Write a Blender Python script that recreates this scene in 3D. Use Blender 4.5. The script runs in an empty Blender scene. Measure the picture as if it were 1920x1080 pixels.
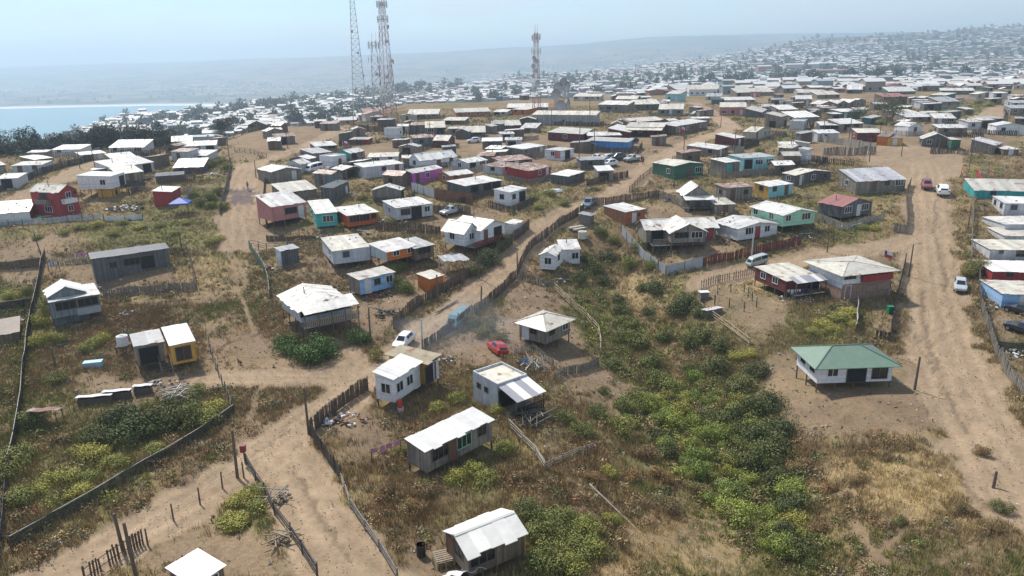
import bpy, bmesh, math, random
import numpy as np
from mathutils import Vector, Matrix
random.seed(7); RNG = np.random.default_rng(7)
S = bpy.context.scene; COL = S.collection

# ------------------------------------------------------------------ camera
CAMZ = 34.0; F = 1371.0; PITCH = math.radians(17.4); ROLL = math.radians(1.0)
fw = Vector((0, math.cos(PITCH), -math.sin(PITCH))); u0 = Vector((0, math.sin(PITCH), math.cos(PITCH))); r0 = Vector((1, 0, 0))
rt = r0*math.cos(ROLL) - u0*math.sin(ROLL); up = r0*math.sin(ROLL) + u0*math.cos(ROLL)
CAM = Vector((0, 0, CAMZ))
cam = bpy.data.cameras.new('camera'); cam.sensor_width = 36; cam.lens = 36*F/1920; cam.clip_start = .5; cam.clip_end = 60000
co = bpy.data.objects.new('camera', cam); COL.objects.link(co)
co.matrix_world = Matrix(((rt.x, up.x, -fw.x, 0), (rt.y, up.y, -fw.y, 0), (rt.z, up.z, -fw.z, CAMZ), (0, 0, 0, 1)))
S.camera = co

# ------------------------------------------------------------------ light
SUN_EL = math.radians(52); SUN_AZ = math.radians(-38)            # ahead of the camera, to the left, high
w = bpy.data.worlds.new('World'); S.world = w; w.use_nodes = True
nt = w.node_tree; nt.nodes.clear()
sky = nt.nodes.new('ShaderNodeTexSky'); sky.sky_type = 'NISHITA'; sky.sun_disc = False
sky.sun_elevation = SUN_EL; sky.sun_rotation = SUN_AZ; sky.altitude = 150; sky.air_density = 1.0; sky.dust_density = 0.0; sky.ozone_density = 2.0
bg = nt.nodes.new('ShaderNodeBackground'); bg.inputs[1].default_value = .125
wo = nt.nodes.new('ShaderNodeOutputWorld'); nt.links.new(bg.outputs[0], wo.inputs[0])
# thin bright cloud drawn by direction in the sky itself
tc = nt.nodes.new('ShaderNodeTexCoord'); mp = nt.nodes.new('ShaderNodeMapping'); mp.inputs['Scale'].default_value = (1.6, 1.6, 7)
nz = nt.nodes.new('ShaderNodeTexNoise'); nz.inputs['Scale'].default_value = 2.2; nz.inputs['Detail'].default_value = 6; nz.inputs['Roughness'].default_value = .55
cr = nt.nodes.new('ShaderNodeValToRGB'); cr.color_ramp.elements[0].position = .36; cr.color_ramp.elements[1].position = .60
mx = nt.nodes.new('ShaderNodeMix'); mx.data_type = 'RGBA'; mx.inputs['B'].default_value = (4.3, 4.6, 4.9, 1)
ml = nt.nodes.new('ShaderNodeMath'); ml.operation = 'MULTIPLY'; ml.inputs[1].default_value = .75
nt.links.new(tc.outputs['Generated'], mp.inputs['Vector']); nt.links.new(mp.outputs[0], nz.inputs['Vector'])
nt.links.new(nz.outputs[0], cr.inputs[0]); nt.links.new(cr.outputs[0], ml.inputs[0]); nt.links.new(ml.outputs[0], mx.inputs['Factor'])
tn = nt.nodes.new('ShaderNodeMix'); tn.data_type = 'RGBA'; tn.blend_type = 'MULTIPLY'; tn.inputs['Factor'].default_value = 1; tn.inputs['B'].default_value = (.545, .65, .735, 1); nt.links.new(sky.outputs[0], tn.inputs['A']); nt.links.new(tn.outputs['Result'], mx.inputs['A']); nt.links.new(mx.outputs['Result'], bg.inputs[0])
sl = bpy.data.lights.new('sun', 'SUN'); sl.energy = 3.7; sl.angle = math.radians(4); sl.color = (1, .94, .84)
so = bpy.data.objects.new('sun', sl); COL.objects.link(so)
sd = Vector((math.sin(SUN_AZ)*math.cos(SUN_EL), math.cos(SUN_AZ)*math.cos(SUN_EL), math.sin(SUN_EL)))
so.rotation_euler = sd.to_track_quat('Z', 'Y').to_euler(); so.location = sd*300
S.view_settings.view_transform = 'Standard'; S.view_settings.look = 'None'; S.view_settings.gamma = 1; S.view_settings.use_curve_mapping = False
S.view_settings.exposure = 0.62
S.cycles.max_bounces = 5; S.cycles.diffuse_bounces = 2; S.cycles.glossy_bounces = 2; S.cycles.transparent_max_bounces = 6; S.cycles.volume_bounces = 1
S.cycles.use_denoising = True; S.cycles.caustics_reflective = False; S.cycles.caustics_refractive = False

# figures are grown first, while the scene is still empty
def skin_mesh(name, verts, edges, radii, mats, sub=1):
    me = bpy.data.meshes.new(name); me.from_pydata(verts, edges, []); o = bpy.data.objects.new(name, me); COL.objects.link(o)
    sk = o.modifiers.new('skin', 'SKIN'); sv = me.skin_vertices[0].data
    for i, r in enumerate(radii): sv[i].radius = (r, r) if not isinstance(r, tuple) else r
    sv[0].use_root = True
    ss = o.modifiers.new('sub', 'SUBSURF'); ss.levels = sub; ss.render_levels = sub
    dg = bpy.context.evaluated_depsgraph_get(); m2 = bpy.data.meshes.new_from_object(o.evaluated_get(dg)); bpy.data.objects.remove(o); m2.materials.clear()
    for m_ in (mats if isinstance(mats, list) else [mats]): m2.materials.append(m_)
    m2.polygons.foreach_set('use_smooth', [True]*len(m2.polygons)); return m2
step = .22
v = [(0, 0, .95), (0, 0, 1.15), (0, 0, 1.38), (0, .01, 1.50), (0, .02, 1.62), (0, .02, 1.72), (.17, 0, 1.40), (.22, -.02, 1.14), (.23, .08, .92), (.235, .11, .82), (-.17, 0, 1.40), (-.22, .06, 1.14), (-.23, -.04, .92), (-.235, -.05, .82), (.09, 0, .90), (.10, step*.6, .50), (.10, step*.7, .08), (.10, step*.7+.16, .04), (-.09, 0, .90), (-.10, -step*.3, .50), (-.10, -step*1.2, .10), (-.10, -step*1.2+.15, .05)]
e = [(0, 1), (1, 2), (2, 3), (3, 4), (4, 5), (2, 6), (6, 7), (7, 8), (8, 9), (2, 10), (10, 11), (11, 12), (12, 13), (0, 14), (14, 15), (15, 16), (16, 17), (0, 18), (18, 19), (19, 20), (20, 21)]
r = [.14, .13, .15, .055, .09, .085, .065, .05, .035, .03, .065, .05, .035, .03, .085, .06, .04, .035, .085, .06, .04, .035]
BODY_ME = skin_mesh('body', v, e, r, [], 1)
HAIR_ME = skin_mesh('hair', [(0, -.01, 1.70), (0, .0, 1.76), (0, -.05, 1.62)], [(0, 1), (0, 2)], [.10, .075, .07], [], 1)
v = [(0, 0, .46), (-.28, 0, .45), (.22, 0, .46), (.36, 0, .58), (.46, 0, .68), (.58, 0, .64), (.2, .09, .26), (.2, .09, .02), (.2, -.09, .26), (.22, -.09, .02), (-.3, .09, .28), (-.36, .09, .18), (-.33, .09, .02), (-.3, -.09, .28), (-.36, -.09, .18), (-.32, -.09, .02), (-.44, 0, .5), (-.58, 0, .6)]
e = [(0, 1), (0, 2), (2, 3), (3, 4), (4, 5), (2, 6), (6, 7), (2, 8), (8, 9), (1, 10), (10, 11), (11, 12), (1, 13), (13, 14), (14, 15), (1, 16), (16, 17)]
DOG_ME = skin_mesh('dog_body', v, e, [.13, .11, .14, .085, .085, .045, .05, .035, .05, .035, .06, .035, .03, .06, .035, .03, .03, .02], [], 2)
# ------------------------------------------------------------------ noise + terrain
_P = RNG.random((257, 257)).astype(np.float64)
def vnoise(x, y):
    x = np.asarray(x, float); y = np.asarray(y, float)
    xi = np.floor(x).astype(int); yi = np.floor(y).astype(int); fx = x-xi; fy = y-yi
    fx = fx*fx*(3-2*fx); fy = fy*fy*(3-2*fy); a = xi & 255; b = yi & 255; c = (xi+1) & 255; d = (yi+1) & 255
    return (_P[a, b]*(1-fx)+_P[c, b]*fx)*(1-fy)+(_P[a, d]*(1-fx)+_P[c, d]*fx)*fy
def fbm(x, y, n=4):
    s = 0; t = 0; a = 1.0
    for i in range(n):
        s = s+a*vnoise(x+17.3*i, y-9.1*i); t += a; a *= .5; x = x*2.03; y = y*2.03
    return s/t
HPX = 110.0                                                        # image row of the horizon at the middle
NEAR = [(8, -29), (30, -30), (60, -32), (80, -32.4), (100, -31), (120, -28.2), (140, -25.6), (160, -23.6), (200, -21.6), (260, -20.6), (350, -20.3), (450, -21.5), (600, -23)]
# far profile per direction: (column px, last near distance, [(distance, image row)...], [(distance, height below camera)...])
FARP = [
 (-500, 190, [(600, 350), (900, 310)], [(1150, -147), (1300, -156), (2600, -156), (2850, -149), (4500, -130), (7500, -30), (12000, -10)]),
 (0, 195, [(300, 332), (600, 306), (900, 288)], [(1180, -146), (1300, -156), (2650, -156), (2850, -149), (4500, -130), (7500, -20), (12000, 0)]),
 (330, 205, [(320, 300), (600, 262), (900, 232), (1250, 209)], [(1500, -146), (1700, -156), (2700, -156), (2900, -149), (4500, -125), (7500, 10), (12000, 40)]),
 (560, 260, [(350, 276), (600, 236), (1000, 204), (1500, 183)], [(1900, -130), (2400, -147), (3000, -146), (4500, -120), (7500, 40), (12000, 60)]),
 (800, 390, [(480, 246), (700, 214), (1100, 188), (1700, 160)], [(2200, -120), (3000, -140), (4500, -110), (7500, 70), (12000, 90)]),
 (1000, 430, [(520, 226), (800, 198), (1300, 170), (2000, 143)], [(2600, -120), (3300, -130), (4500, -90), (7500, 110), (12000, 120)]),
 (1250, 520, [(640, 184), (900, 168), (1500, 144), (2600, 112)], [(3300, -60), (4500, -30), (7500, 190), (12000, 200)]),
 (1500, 600, [(800, 158), (1200, 140), (1900, 112), (3000, 73)], [(3800, 60), (5000, 60), (7500, 190), (12000, 200)]),
 (1920, 600, [(800, 154), (1200, 134), (1900, 98), (3500, 46)], [(4500, 120), (6000, 140), (9000, 180), (12000, 200)]),
 (2500, 600, [(800, 150), (1200, 130), (1900, 92), (3500, 36)], [(4500, 140), (6000, 150), (9000, 190), (12000, 200)]),
]
LGY = np.linspace(math.log(8), math.log(14000), 420)
_cols = []; _ca = []
for cx, edge, rows, hts in FARP:
    pts = [p for p in NEAR if p[0] < edge*.97]
    pts.append((edge, float(np.interp(edge, [p[0] for p in NEAR], [p[1] for p in NEAR]))))
    tana = (cx-960)/F
    hz = HPX-(cx-960)*math.tan(ROLL)
    for d, r in rows: pts.append((d, -d*math.tan((r-hz)/1505.0)))
    pts += hts
    z = np.interp(LGY, [math.log(p[0]) for p in pts], [p[1] for p in pts])
    k = np.array([1, 2, 3, 4, 3, 2, 1.]); k /= k.sum()
    zp = np.pad(z, 3, mode='edge'); _cols.append(np.convolve(zp, k, 'valid')); _ca.append(tana/math.cos(PITCH))
_cols = np.array(_cols); _ca = np.array(_ca)
GULLY = []                                                         # world polyline of the ravine, filled below
def seg_dist(X, Y, pl):
    d = np.full(np.shape(X), 1e9)
    for (ax, ay), (bx, by) in zip(pl[:-1], pl[1:]):
        vx, vy = bx-ax, by-ay; l2 = vx*vx+vy*vy+1e-9
        t = np.clip(((X-ax)*vx+(Y-ay)*vy)/l2, 0, 1)
        d = np.minimum(d, np.hypot(X-ax-t*vx, Y-ay-t*vy))
    return d
FLATS = []
def T(X, Y):
    X = np.asarray(X, float); Y = np.asarray(Y, float)
    Yc = np.clip(Y, 8.01, 13990); a = np.clip(X/Yc, _ca[0], _ca[-1]-1e-6)
    i = np.clip(np.searchsorted(_ca, a, side='right')-1, 0, len(_ca)-2); f = (a-_ca[i])/(_ca[i+1]-_ca[i]); f = f*f*(3-2*f)
    g = (np.log(Yc)-LGY[0])/(LGY[1]-LGY[0]); j = np.clip(np.floor(g).astype(int), 0, len(LGY)-2); h = g-j
    z = (_cols[i, j]*(1-h)+_cols[i, j+1]*h)*(1-f)+(_cols[i+1, j]*(1-h)+_cols[i+1, j+1]*h)*f
    if GULLY:
        d = seg_dist(X, Y, GULLY); z = z-3.6*np.exp(-(d/9.0)**2)
    far = np.clip((Yc-700)/1500, 0, 1)
    z = z+far*(fbm(X/420., Y/420., 3)-.5)*24*np.clip((Yc-1000)/2500, 0, 1)*(z > -140)
    near = np.clip((420-Yc)/300, 0, 1)
    z = z+near*((fbm(X/9., Y/9., 3)-.5)*.9)
    return z+CAMZ
def ray(px, py):
    d = fw*F + rt*(px-960) + up*(540-py)
    return d.normalized()
_ts = np.exp(np.linspace(math.log(22), math.log(16000), 900))
def at(px, py, h=0.0):
    d = ray(px, py)
    X = d.x*_ts; Y = d.y*_ts; Z = CAMZ+d.z*_ts
    g = Z-(T(X, Y)+h)
    k = np.argmax(g < 0)
    if g[k] >= 0: k = len(_ts)-1
    if k == 0: k = 1
    lo, hi = _ts[k-1], _ts[k]
    for _ in range(14):
        m = .5*(lo+hi)
        if CAMZ+d.z*m-(float(T(d.x*m, d.y*m))+h) < 0: hi = m
        else: lo = m
    m = .5*(lo+hi); return Vector((d.x*m, d.y*m, CAMZ+d.z*m))
def proj(p):
    v = Vector(p)-CAM; z = v.dot(fw); return 960+F*v.dot(rt)/z, 540-F*v.dot(up)/z
def plane_at(px, py, z):
    d = ray(px, py); t = (z-CAMZ)/d.z if abs(d.z) > 1e-6 else 1e5
    return CAM+d*t
def height_to(p, py):
    lo, hi = 0.0, 90.0
    for _ in range(40):
        m = .5*(lo+hi)
        if proj((p[0], p[1], p[2]+m))[1] > py: lo = m
        else: hi = m
    return .5*(lo+hi)
def gz(x, y): return float(T(x, y))
GULLY = [(lambda q: (q.x, q.y))(at(*q)) for q in [(1125, 455), (1180, 560), (1255, 680), (1330, 800), (1420, 920), (1520, 1075)]]
GULLY.append((GULLY[-1][0]+14, GULLY[-1][1]-25))

# ------------------------------------------------------------------ materials
def srgb(r, g, b):
    f = lambda c: ((c/255+.055)/1.055)**2.4 if c/255 > .04045 else c/255/12.92
    return (f(r), f(g), f(b))
M = {}
def newmat(name):
    m = bpy.data.materials.new(name); m.use_nodes = True; n = m.node_tree.nodes; b = n['Principled BSDF']; return m, m.node_tree, n, b
def rampnode(nt, p0, c0, p1, c1):
    r = nt.nodes.new('ShaderNodeValToRGB'); e = r.color_ramp.elements
    e[0].position = p0; e[0].color = (*c0, 1); e[1].position = p1; e[1].color = (*c1, 1); return r
def mult(nt, a, b, fac=1.0, mode='MULTIPLY'):
    x = nt.nodes.new('ShaderNodeMix'); x.data_type = 'RGBA'; x.blend_type = mode; x.inputs['Factor'].default_value = fac
    for s, v in (('A', a), ('B', b)):
        if isinstance(v, tuple): x.inputs[s].default_value = (*v, 1)
        else: nt.links.new(v, x.inputs[s])
    return x.outputs['Result']
def noise(nt, vec, scale, detail=4, rough=.6):
    n = nt.nodes.new('ShaderNodeTexNoise'); n.inputs['Scale'].default_value = scale; n.inputs['Detail'].default_value = detail; n.inputs['Roughness'].default_value = rough
    if vec is not None: nt.links.new(vec, n.inputs['Vector'])
    return n.outputs[0]
def math_(nt, op, a, b=None):
    m = nt.nodes.new('ShaderNodeMath'); m.operation = op
    for i, v in enumerate((a, b)):
        if v is None: continue
        if isinstance(v, (int, float)): m.inputs[i].default_value = v
        else: nt.links.new(v, m.inputs[i])
    return m.outputs[0]
def bump(nt, b, h, strength, dist):
    bn = nt.nodes.new('ShaderNodeBump'); bn.inputs['Strength'].default_value = strength; bn.inputs['Distance'].default_value = dist
    nt.links.new(h, bn.inputs['Height']); nt.links.new(bn.outputs[0], b.inputs['Normal'])
def wall_mat(key, c, kind='board', pitch=.16, wear=.35, rough=.75):
    """painted or bare timber walls: boards along x+y of the house (or laps along z), each its own tone, with dirt and wear"""
    if key in M: return M[key]
    m, t, n, b = newmat('wall_'+key); b.inputs['Roughness'].default_value = rough
    tcn = n.new('ShaderNodeTexCoord'); sp = n.new('ShaderNodeSeparateXYZ'); t.links.new(tcn.outputs['Object'], sp.inputs[0])
    q = sp.outputs['Z'] if kind == 'lap' else math_(t, 'ADD', sp.outputs['X'], sp.outputs['Y'])
    u = math_(t, 'DIVIDE', q, pitch); fl = math_(t, 'FLOOR', u); fr = math_(t, 'FRACT', u)
    wn = n.new('ShaderNodeTexWhiteNoise'); wn.noise_dimensions = '1D'; oi = n.new('ShaderNodeObjectInfo')
    t.links.new(math_(t, 'ADD', fl, math_(t, 'MULTIPLY', oi.outputs['Random'], 97.)), wn.inputs['W'])
    tone = rampnode(t, 0, tuple(1-wear for _ in range(3)), 1, (1.12, 1.12, 1.1)); t.links.new(wn.outputs['Value'], tone.inputs[0])
    nd = noise(t, tcn.outputs['Object'], 1.7, 6); dirt = rampnode(t, .32, (.62, .58, .52), .62, (1.05, 1.05, 1.05)); t.links.new(nd, dirt.inputs[0])
    ed = n.new('ShaderNodeMath'); ed.operation = 'LESS_THAN'; ed.inputs[1].default_value = .09; t.links.new(fr, ed.inputs[0])
    c1 = mult(t, c, tone.outputs[0]); c2 = mult(t, c1, dirt.outputs[0], min(1, .35+wear))
    gap = n.new('ShaderNodeMix'); gap.data_type = 'RGBA'; gap.blend_type = 'MULTIPLY'; gap.inputs['B'].default_value = (.45, .43, .42, 1)
    t.links.new(ed.outputs[0], gap.inputs['Factor']); t.links.new(c2, gap.inputs['A']); t.links.new(gap.outputs['Result'], b.inputs['Base Color'])
    M[key] = m; return m
def roof_mat(key, c, dirt=.4, rust=0.0, rough=.45, metal=.0, spread=.25):
    """corrugated metal sheets: every sheet its own tone, streaks of dirt and rust down the slope"""
    if key in M: return M[key]
    m, t, n, b = newmat('roof_'+key); b.inputs['Roughness'].default_value = rough; b.inputs['Metallic'].default_value = metal
    tcn = n.new('ShaderNodeTexCoord'); at_ = n.new('ShaderNodeAttribute'); at_.attribute_name = 'sheet'
    oi = n.new('ShaderNodeObjectInfo'); v3 = n.new('ShaderNodeVectorMath'); v3.operation = 'ADD'
    cb = n.new('ShaderNodeCombineXYZ'); t.links.new(math_(t, 'MULTIPLY', oi.outputs['Random'], 50.), cb.inputs[0]); t.links.new(math_(t, 'MULTIPLY', oi.outputs['Random'], 31.), cb.inputs[1])
    t.links.new(tcn.outputs['Object'], v3.inputs[0]); t.links.new(cb.outputs[0], v3.inputs[1])
    r1 = rampnode(t, 0, (1-spread, 1-spread, 1-spread*.9), 1, (1.06, 1.05, 1.03)); t.links.new(at_.outputs['Fac'], r1.inputs[0])
    tone = rampnode(t, 0, (.82, .83, .85), 1, (1.04, 1.03, 1.0)); t.links.new(oi.outputs['Random'], tone.inputs[0])
    d1 = rampnode(t, .35, (.55, .52, .48), .66, (1.04, 1.04, 1.04)); t.links.new(noise(t, v3.outputs[0], 1.1, 7, .68), d1.inputs[0])
    col = mult(t, mult(t, mult(t, c, r1.outputs[0]), tone.outputs[0]), d1.outputs[0], dirt)
    if rust > 0:
        rr = rampnode(t, .62-rust*.4, (0, 0, 0), .70-rust*.3, (1, 1, 1)); t.links.new(noise(t, v3.outputs[0], .8, 6, .7), rr.inputs[0])
        x = n.new('ShaderNodeMix'); x.data_type = 'RGBA'; x.inputs['B'].default_value = (.20, .085, .045, 1); t.links.new(rr.outputs[0], x.inputs['Factor']); t.links.new(col, x.inputs['A']); col = x.outputs['Result']
    t.links.new(col, b.inputs['Base Color'])
    M[key] = m; return m
def plain(key, c, rough=.6, metal=0., var=.25, scale=4.):
    if key in M: return M[key]
    m, t, n, b = newmat(key); b.inputs['Roughness'].default_value = rough; b.inputs['Metallic'].default_value = metal
    tcn = n.new('ShaderNodeTexCoord'); r = rampnode(t, .3, (1-var,)*3, .7, (1+var*.3,)*3); t.links.new(noise(t, tcn.outputs['Object'], scale, 5), r.inputs[0])
    t.links.new(mult(t, c, r.outputs[0]), b.inputs['Base Color']); M[key] = m; return m
def leaf_mat(key, c, var=.45, trans=.25):
    if key in M: return M[key]
    m, t, n, b = newmat('leaf_'+key); b.inputs['Roughness'].default_value = .7; b.inputs['Specular IOR Level'].default_value = .2
    a = n.new('ShaderNodeAttribute'); a.attribute_name = 'tone'; oi = n.new('ShaderNodeObjectInfo')
    r = rampnode(t, 0, (1-var, 1-var*.9, 1-var), 1, (1+var, 1+var*.95, 1+var*.6)); t.links.new(a.outputs['Fac'], r.inputs[0])
    r2 = rampnode(t, 0, (.75, .8, .8), 1, (1.25, 1.15, 1.0)); t.links.new(oi.outputs['Random'], r2.inputs[0])
    t.links.new(mult(t, mult(t, c, r.outputs[0]), r2.outputs[0]), b.inputs['Base Color']); M[key] = m; return m
# ------------------------------------------------------------------ object helpers
def tag(o, label=None, cat=None, group=None, kind=None):
    if label: o['label'] = label
    if cat: o['category'] = cat
    if group: o['group'] = group
    if kind: o['kind'] = kind
    return o
def empty(name, loc, rz=0., label=None, cat=None, group=None):
    o = bpy.data.objects.new(name, None); COL.objects.link(o); o.location = loc; o.rotation_euler = (0, 0, rz); o.empty_display_size = .3
    return tag(o, label, cat, group)
def link(name, me, parent=None, loc=(0, 0, 0), rot=(0, 0, 0), sc=(1, 1, 1)):
    o = bpy.data.objects.new(name, me); COL.objects.link(o); o.location = loc; o.rotation_euler = rot; o.scale = sc
    if parent is not None: o.parent = parent
    return o
class MB:
    """collects quads, boxes and bars into one mesh"""
    def __init__(s): s.v = []; s.f = []; s.mi = []; s.at = []
    def face(s, pts, mi=0, a=.5):
        i = len(s.v); s.v += [tuple(p) for p in pts]; s.f.append(tuple(range(i, i+len(pts)))); s.mi.append(mi); s.at.append(a)
    def hexa(s, p, mi=0, a=.5):
        i = len(s.v); s.v += [tuple(q) for q in p]
        for q in ((0, 3, 2, 1), (4, 5, 6, 7), (0, 1, 5, 4), (1, 2, 6, 5), (2, 3, 7, 6), (3, 0, 4, 7)):
            s.f.append(tuple(i+k for k in q)); s.mi.append(mi); s.at.append(a)
    def box(s, x0, x1, y0, y1, z0, z1, mi=0, a=.5):
        s.hexa([(x0, y0, z0), (x1, y0, z0), (x1, y1, z0), (x0, y1, z0), (x0, y0, z1), (x1, y0, z1), (x1, y1, z1), (x0, y1, z1)], mi, a)
    def bar(s, p, q, r=.05, mi=0, r2=None, n=4, a=.5):
        p = Vector(p); q = Vector(q); d = (q-p)
        if d.length < 1e-6: return
        d.normalize(); e = d.cross(Vector((0, 0, 1)) if abs(d.z) < .9 else Vector((1, 0, 0))).normalized(); g = d.cross(e); r2 = r if r2 is None else r2
        i = len(s.v)
        for c, rr in ((p, r), (q, r2)):
            for k in range(n):
                t = 2*math.pi*(k+.5)/n; s.v.append(tuple(c+e*math.cos(t)*rr+g*math.sin(t)*rr))
        for k in range(n):
            s.f.append((i+k, i+(k+1) % n, i+n+(k+1) % n, i+n+k)); s.mi.append(mi); s.at.append(a)
        s.f.append(tuple(i+k for k in reversed(range(n)))); s.f.append(tuple(i+n+k for k in range(n))); s.mi += [mi, mi]; s.at += [a, a]
    def mesh(s, name, mats, smooth=False, attr=None):
        me = bpy.data.meshes.new(name); me.from_pydata(s.v, [], s.f)
        for m in (mats if isinstance(mats, (list, tuple)) else [mats]): me.materials.append(m)
        if s.f: me.polygons.foreach_set('material_index', s.mi)
        if smooth and s.f: me.polygons.foreach_set('use_smooth', [True]*len(s.f))
        if attr and s.f:
            a = me.attributes.new(attr, 'FLOAT', 'FACE'); a.data.foreach_set('value', s.at)
        me.update(); return me
    def build(s, name, mats, parent=None, smooth=False, attr=None, loc=(0, 0, 0), rot=(0, 0, 0)):
        return link(name, s.mesh(name, mats, smooth, attr), parent, loc, rot)
def np_mesh(name, V, Fc, mats, tone=None, vcol=None, smooth=False):
    """V (n,3) array, Fc (m,k) array of equal-size faces"""
    me = bpy.data.meshes.new(name); n, k = Fc.shape
    me.vertices.add(len(V)); me.vertices.foreach_set('co', np.ascontiguousarray(V, np.float32).ravel())
    me.loops.add(n*k); me.loops.foreach_set('vertex_index', np.ascontiguousarray(Fc, np.int32).ravel())
    me.polygons.add(n); me.polygons.foreach_set('loop_start', np.arange(0, n*k, k, dtype=np.int32))
    me.polygons.foreach_set('use_smooth', np.full(n, smooth))
    for m in mats: me.materials.append(m)
    if tone is not None:
        a = me.attributes.new('tone', 'FLOAT', 'FACE'); a.data.foreach_set('value', np.ascontiguousarray(tone, np.float32))
    if vcol is not None:
        a = me.attributes.new('Col', 'FLOAT_COLOR', 'POINT'); c = np.ones((len(V), 4), np.float32); c[:, :3] = vcol; a.data.foreach_set('color', c.ravel())
    me.update(); me.validate(); return me

# ------------------------------------------------------------------ roads and ground zones (traced, then laid on the terrain)
def W(pts): return [(lambda q: (q.x, q.y))(at(*p)) for p in pts]
ROADS = [
 (W([(690, 1110), (640, 1060), (585, 960), (540, 880), (505, 838)]), 2.9),
 (W([(60, 1100), (130, 1065), (240, 1010), (350, 945), (440, 890), (510, 838), (560, 800), (625, 755), (672, 715), (720, 680), (770, 645), (830, 600), (890, 556), (940, 515), (978, 470), (1010, 430), (1060, 400), (1110, 382), (1150, 366), (1185, 342), (1205, 322), (1235, 296), (1290, 270), (1345, 252), (1372, 240), (1352, 224), (1325, 206), (1300, 192)]), 2.8),
 (W([(400, 708), (470, 705), (560, 706), (640, 708), (690, 705)]), 2.6),
 (W([(690, 715), (668, 690), (650, 668), (640, 650)]), 2.4),
 (W([(1960, 960), (1890, 880), (1835, 790), (1795, 710), (1765, 640), (1750, 560), (1742, 490), (1738, 430), (1736, 385), (1736, 350), (1733, 310)]), 4.0),
 (W([(1745, 440), (1690, 455), (1620, 466), (1540, 478), (1460, 496), (1370, 512), (1320, 528)]), 2.5),
 (W([(-30, 398), (40, 372), (100, 342), (150, 318), (185, 298)]), 3.0),
 (W([(470, 310), (455, 345), (448, 385), (445, 425), (450, 455)]), 3.6),
 (W([(1125, 382), (1170, 372), (1230, 362), (1290, 356)]), 1.6),
 (W([(1830, 232), (1862, 214), (1880, 200)]), 4.5),
 (W([(1640, 205), (1655, 185), (1665, 172)]), 3.0),
 (W([(640, 243), (600, 262), (575, 275), (540, 285), (500, 300), (465, 312)]), 2.6),
 (W([(640, 243), (605, 236), (560, 232)]), 2.0),
]
TRAILS = [
 (W([(425, 470), (440, 505), (445, 540), (460, 575), (470, 610), (490, 645), (510, 680), (520, 702)]), .28),
 (W([(432, 470), (452, 500), (462, 525), (456, 545)]), .28), (W([(445, 545), (400, 556), (330, 560), (240, 570)]), .3),
 (W([(1460, 870), (1480, 910), (1490, 940)]), .25), (W([(1480, 945), (1540, 930), (1600, 920)]), .25),
 (W([(1600, 1080), (1640, 1040), (1690, 1000), (1700, 960)]), .22), (W([(1760, 1055), (1800, 1040), (1830, 1020)]), .22), (W([(1600, 980), (1630, 1030), (1660, 1055)]), .3),
 (W([(470, 790), (480, 740), (500, 715)]), .35),
]
CRACKS = [W(q) for q in [[(1752, 375), (1755, 400), (1752, 425), (1756, 450), (1759, 475), (1768, 495), (1775, 520), (1772, 545)], [(1768, 720), (1790, 760), (1800, 785), (1812, 810)], [(1735, 545), (1728, 590), (1742, 640), (1760, 690)], [(1720, 620), (1730, 660), (1752, 700)], [(555, 880), (575, 920), (600, 960), (635, 1010), (660, 1050)], [(1700, 560), (1698, 600), (1712, 640)], [(470, 850), (510, 825), (545, 800)], [(1790, 880), (1850, 950)], [(940, 540), (900, 570), (860, 596)]]]
Z_BARE = [W(p) for p in [
 [(690, 692), (640, 735), (596, 800), (620, 850), (690, 860), (745, 820), (740, 775), (700, 755)],
 [(945, 560), (985, 525), (1040, 545), (1118, 650), (1118, 690), (1050, 700), (960, 650), (925, 600)],
 [(830, 650), (880, 620), (930, 600), (965, 660), (940, 690), (880, 690), (840, 680)],
 [(1310, 560), (1420, 545), (1500, 570), (1510, 610), (1430, 650), (1390, 640), (1320, 600)],
 [(1400, 690), (1480, 660), (1700, 660), (1790, 720), (1830, 800), (1700, 815), (1560, 820), (1480, 790), (1390, 720)],
 [(170, 690), (300, 690), (400, 690), (410, 735), (330, 745), (250, 750), (130, 765), (120, 700)],
 [(90, 490), (180, 480), (340, 495), (360, 525), (230, 540), (110, 540)],
 [(400, 630), (470, 610), (530, 650), (620, 680), (650, 690), (610, 700), (500, 700), (400, 690)],
 [(720, 1050), (790, 1000), (850, 985), (870, 1090), (720, 1090)],
 [(300, 1000), (400, 975), (470, 985), (540, 1020), (570, 1090), (240, 1090)],
 [(1640, 275), (1700, 268), (1812, 285), (1810, 330), (1765, 345), (1700, 345), (1650, 310)],
 [(425, 305), (485, 305), (500, 360), (500, 470), (420, 470), (425, 400)],
 [(660, 570), (760, 545), (830, 530), (790, 590), (700, 640), (660, 610)],
 [(1205, 455), (1330, 470), (1430, 470), (1350, 515), (1270, 505)],
 [(1855, 560), (1930, 560), (1930, 740), (1890, 690)],
 [(430, 245), (560, 225), (640, 235), (655, 255), (570, 290), (470, 300), (430, 290)],
 [(1590, 470), (1700, 450), (1700, 640), (1660, 650), (1640, 560)],
 [(0, 455), (80, 445), (80, 520), (0, 520)], [(70, 440), (130, 430), (100, 470), (0, 470)],
 [(1060, 690), (1150, 690), (1200, 720), (1120, 760), (1050, 740)],
 [(780, 400), (900, 390), (940, 410), (840, 430)], [(1190, 390), (1300, 380), (1310, 420), (1210, 440)],
 [(820, 250), (1000, 250), (1300, 250), (1250, 310), (1100, 310), (950, 330), (700, 330), (520, 320), (640, 280)],
 [(1100, 300), (1210, 290), (1230, 330), (1180, 345), (1110, 330)],
 [(1500, 230), (1900, 235), (1900, 280), (1500, 300)],
]]
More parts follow.
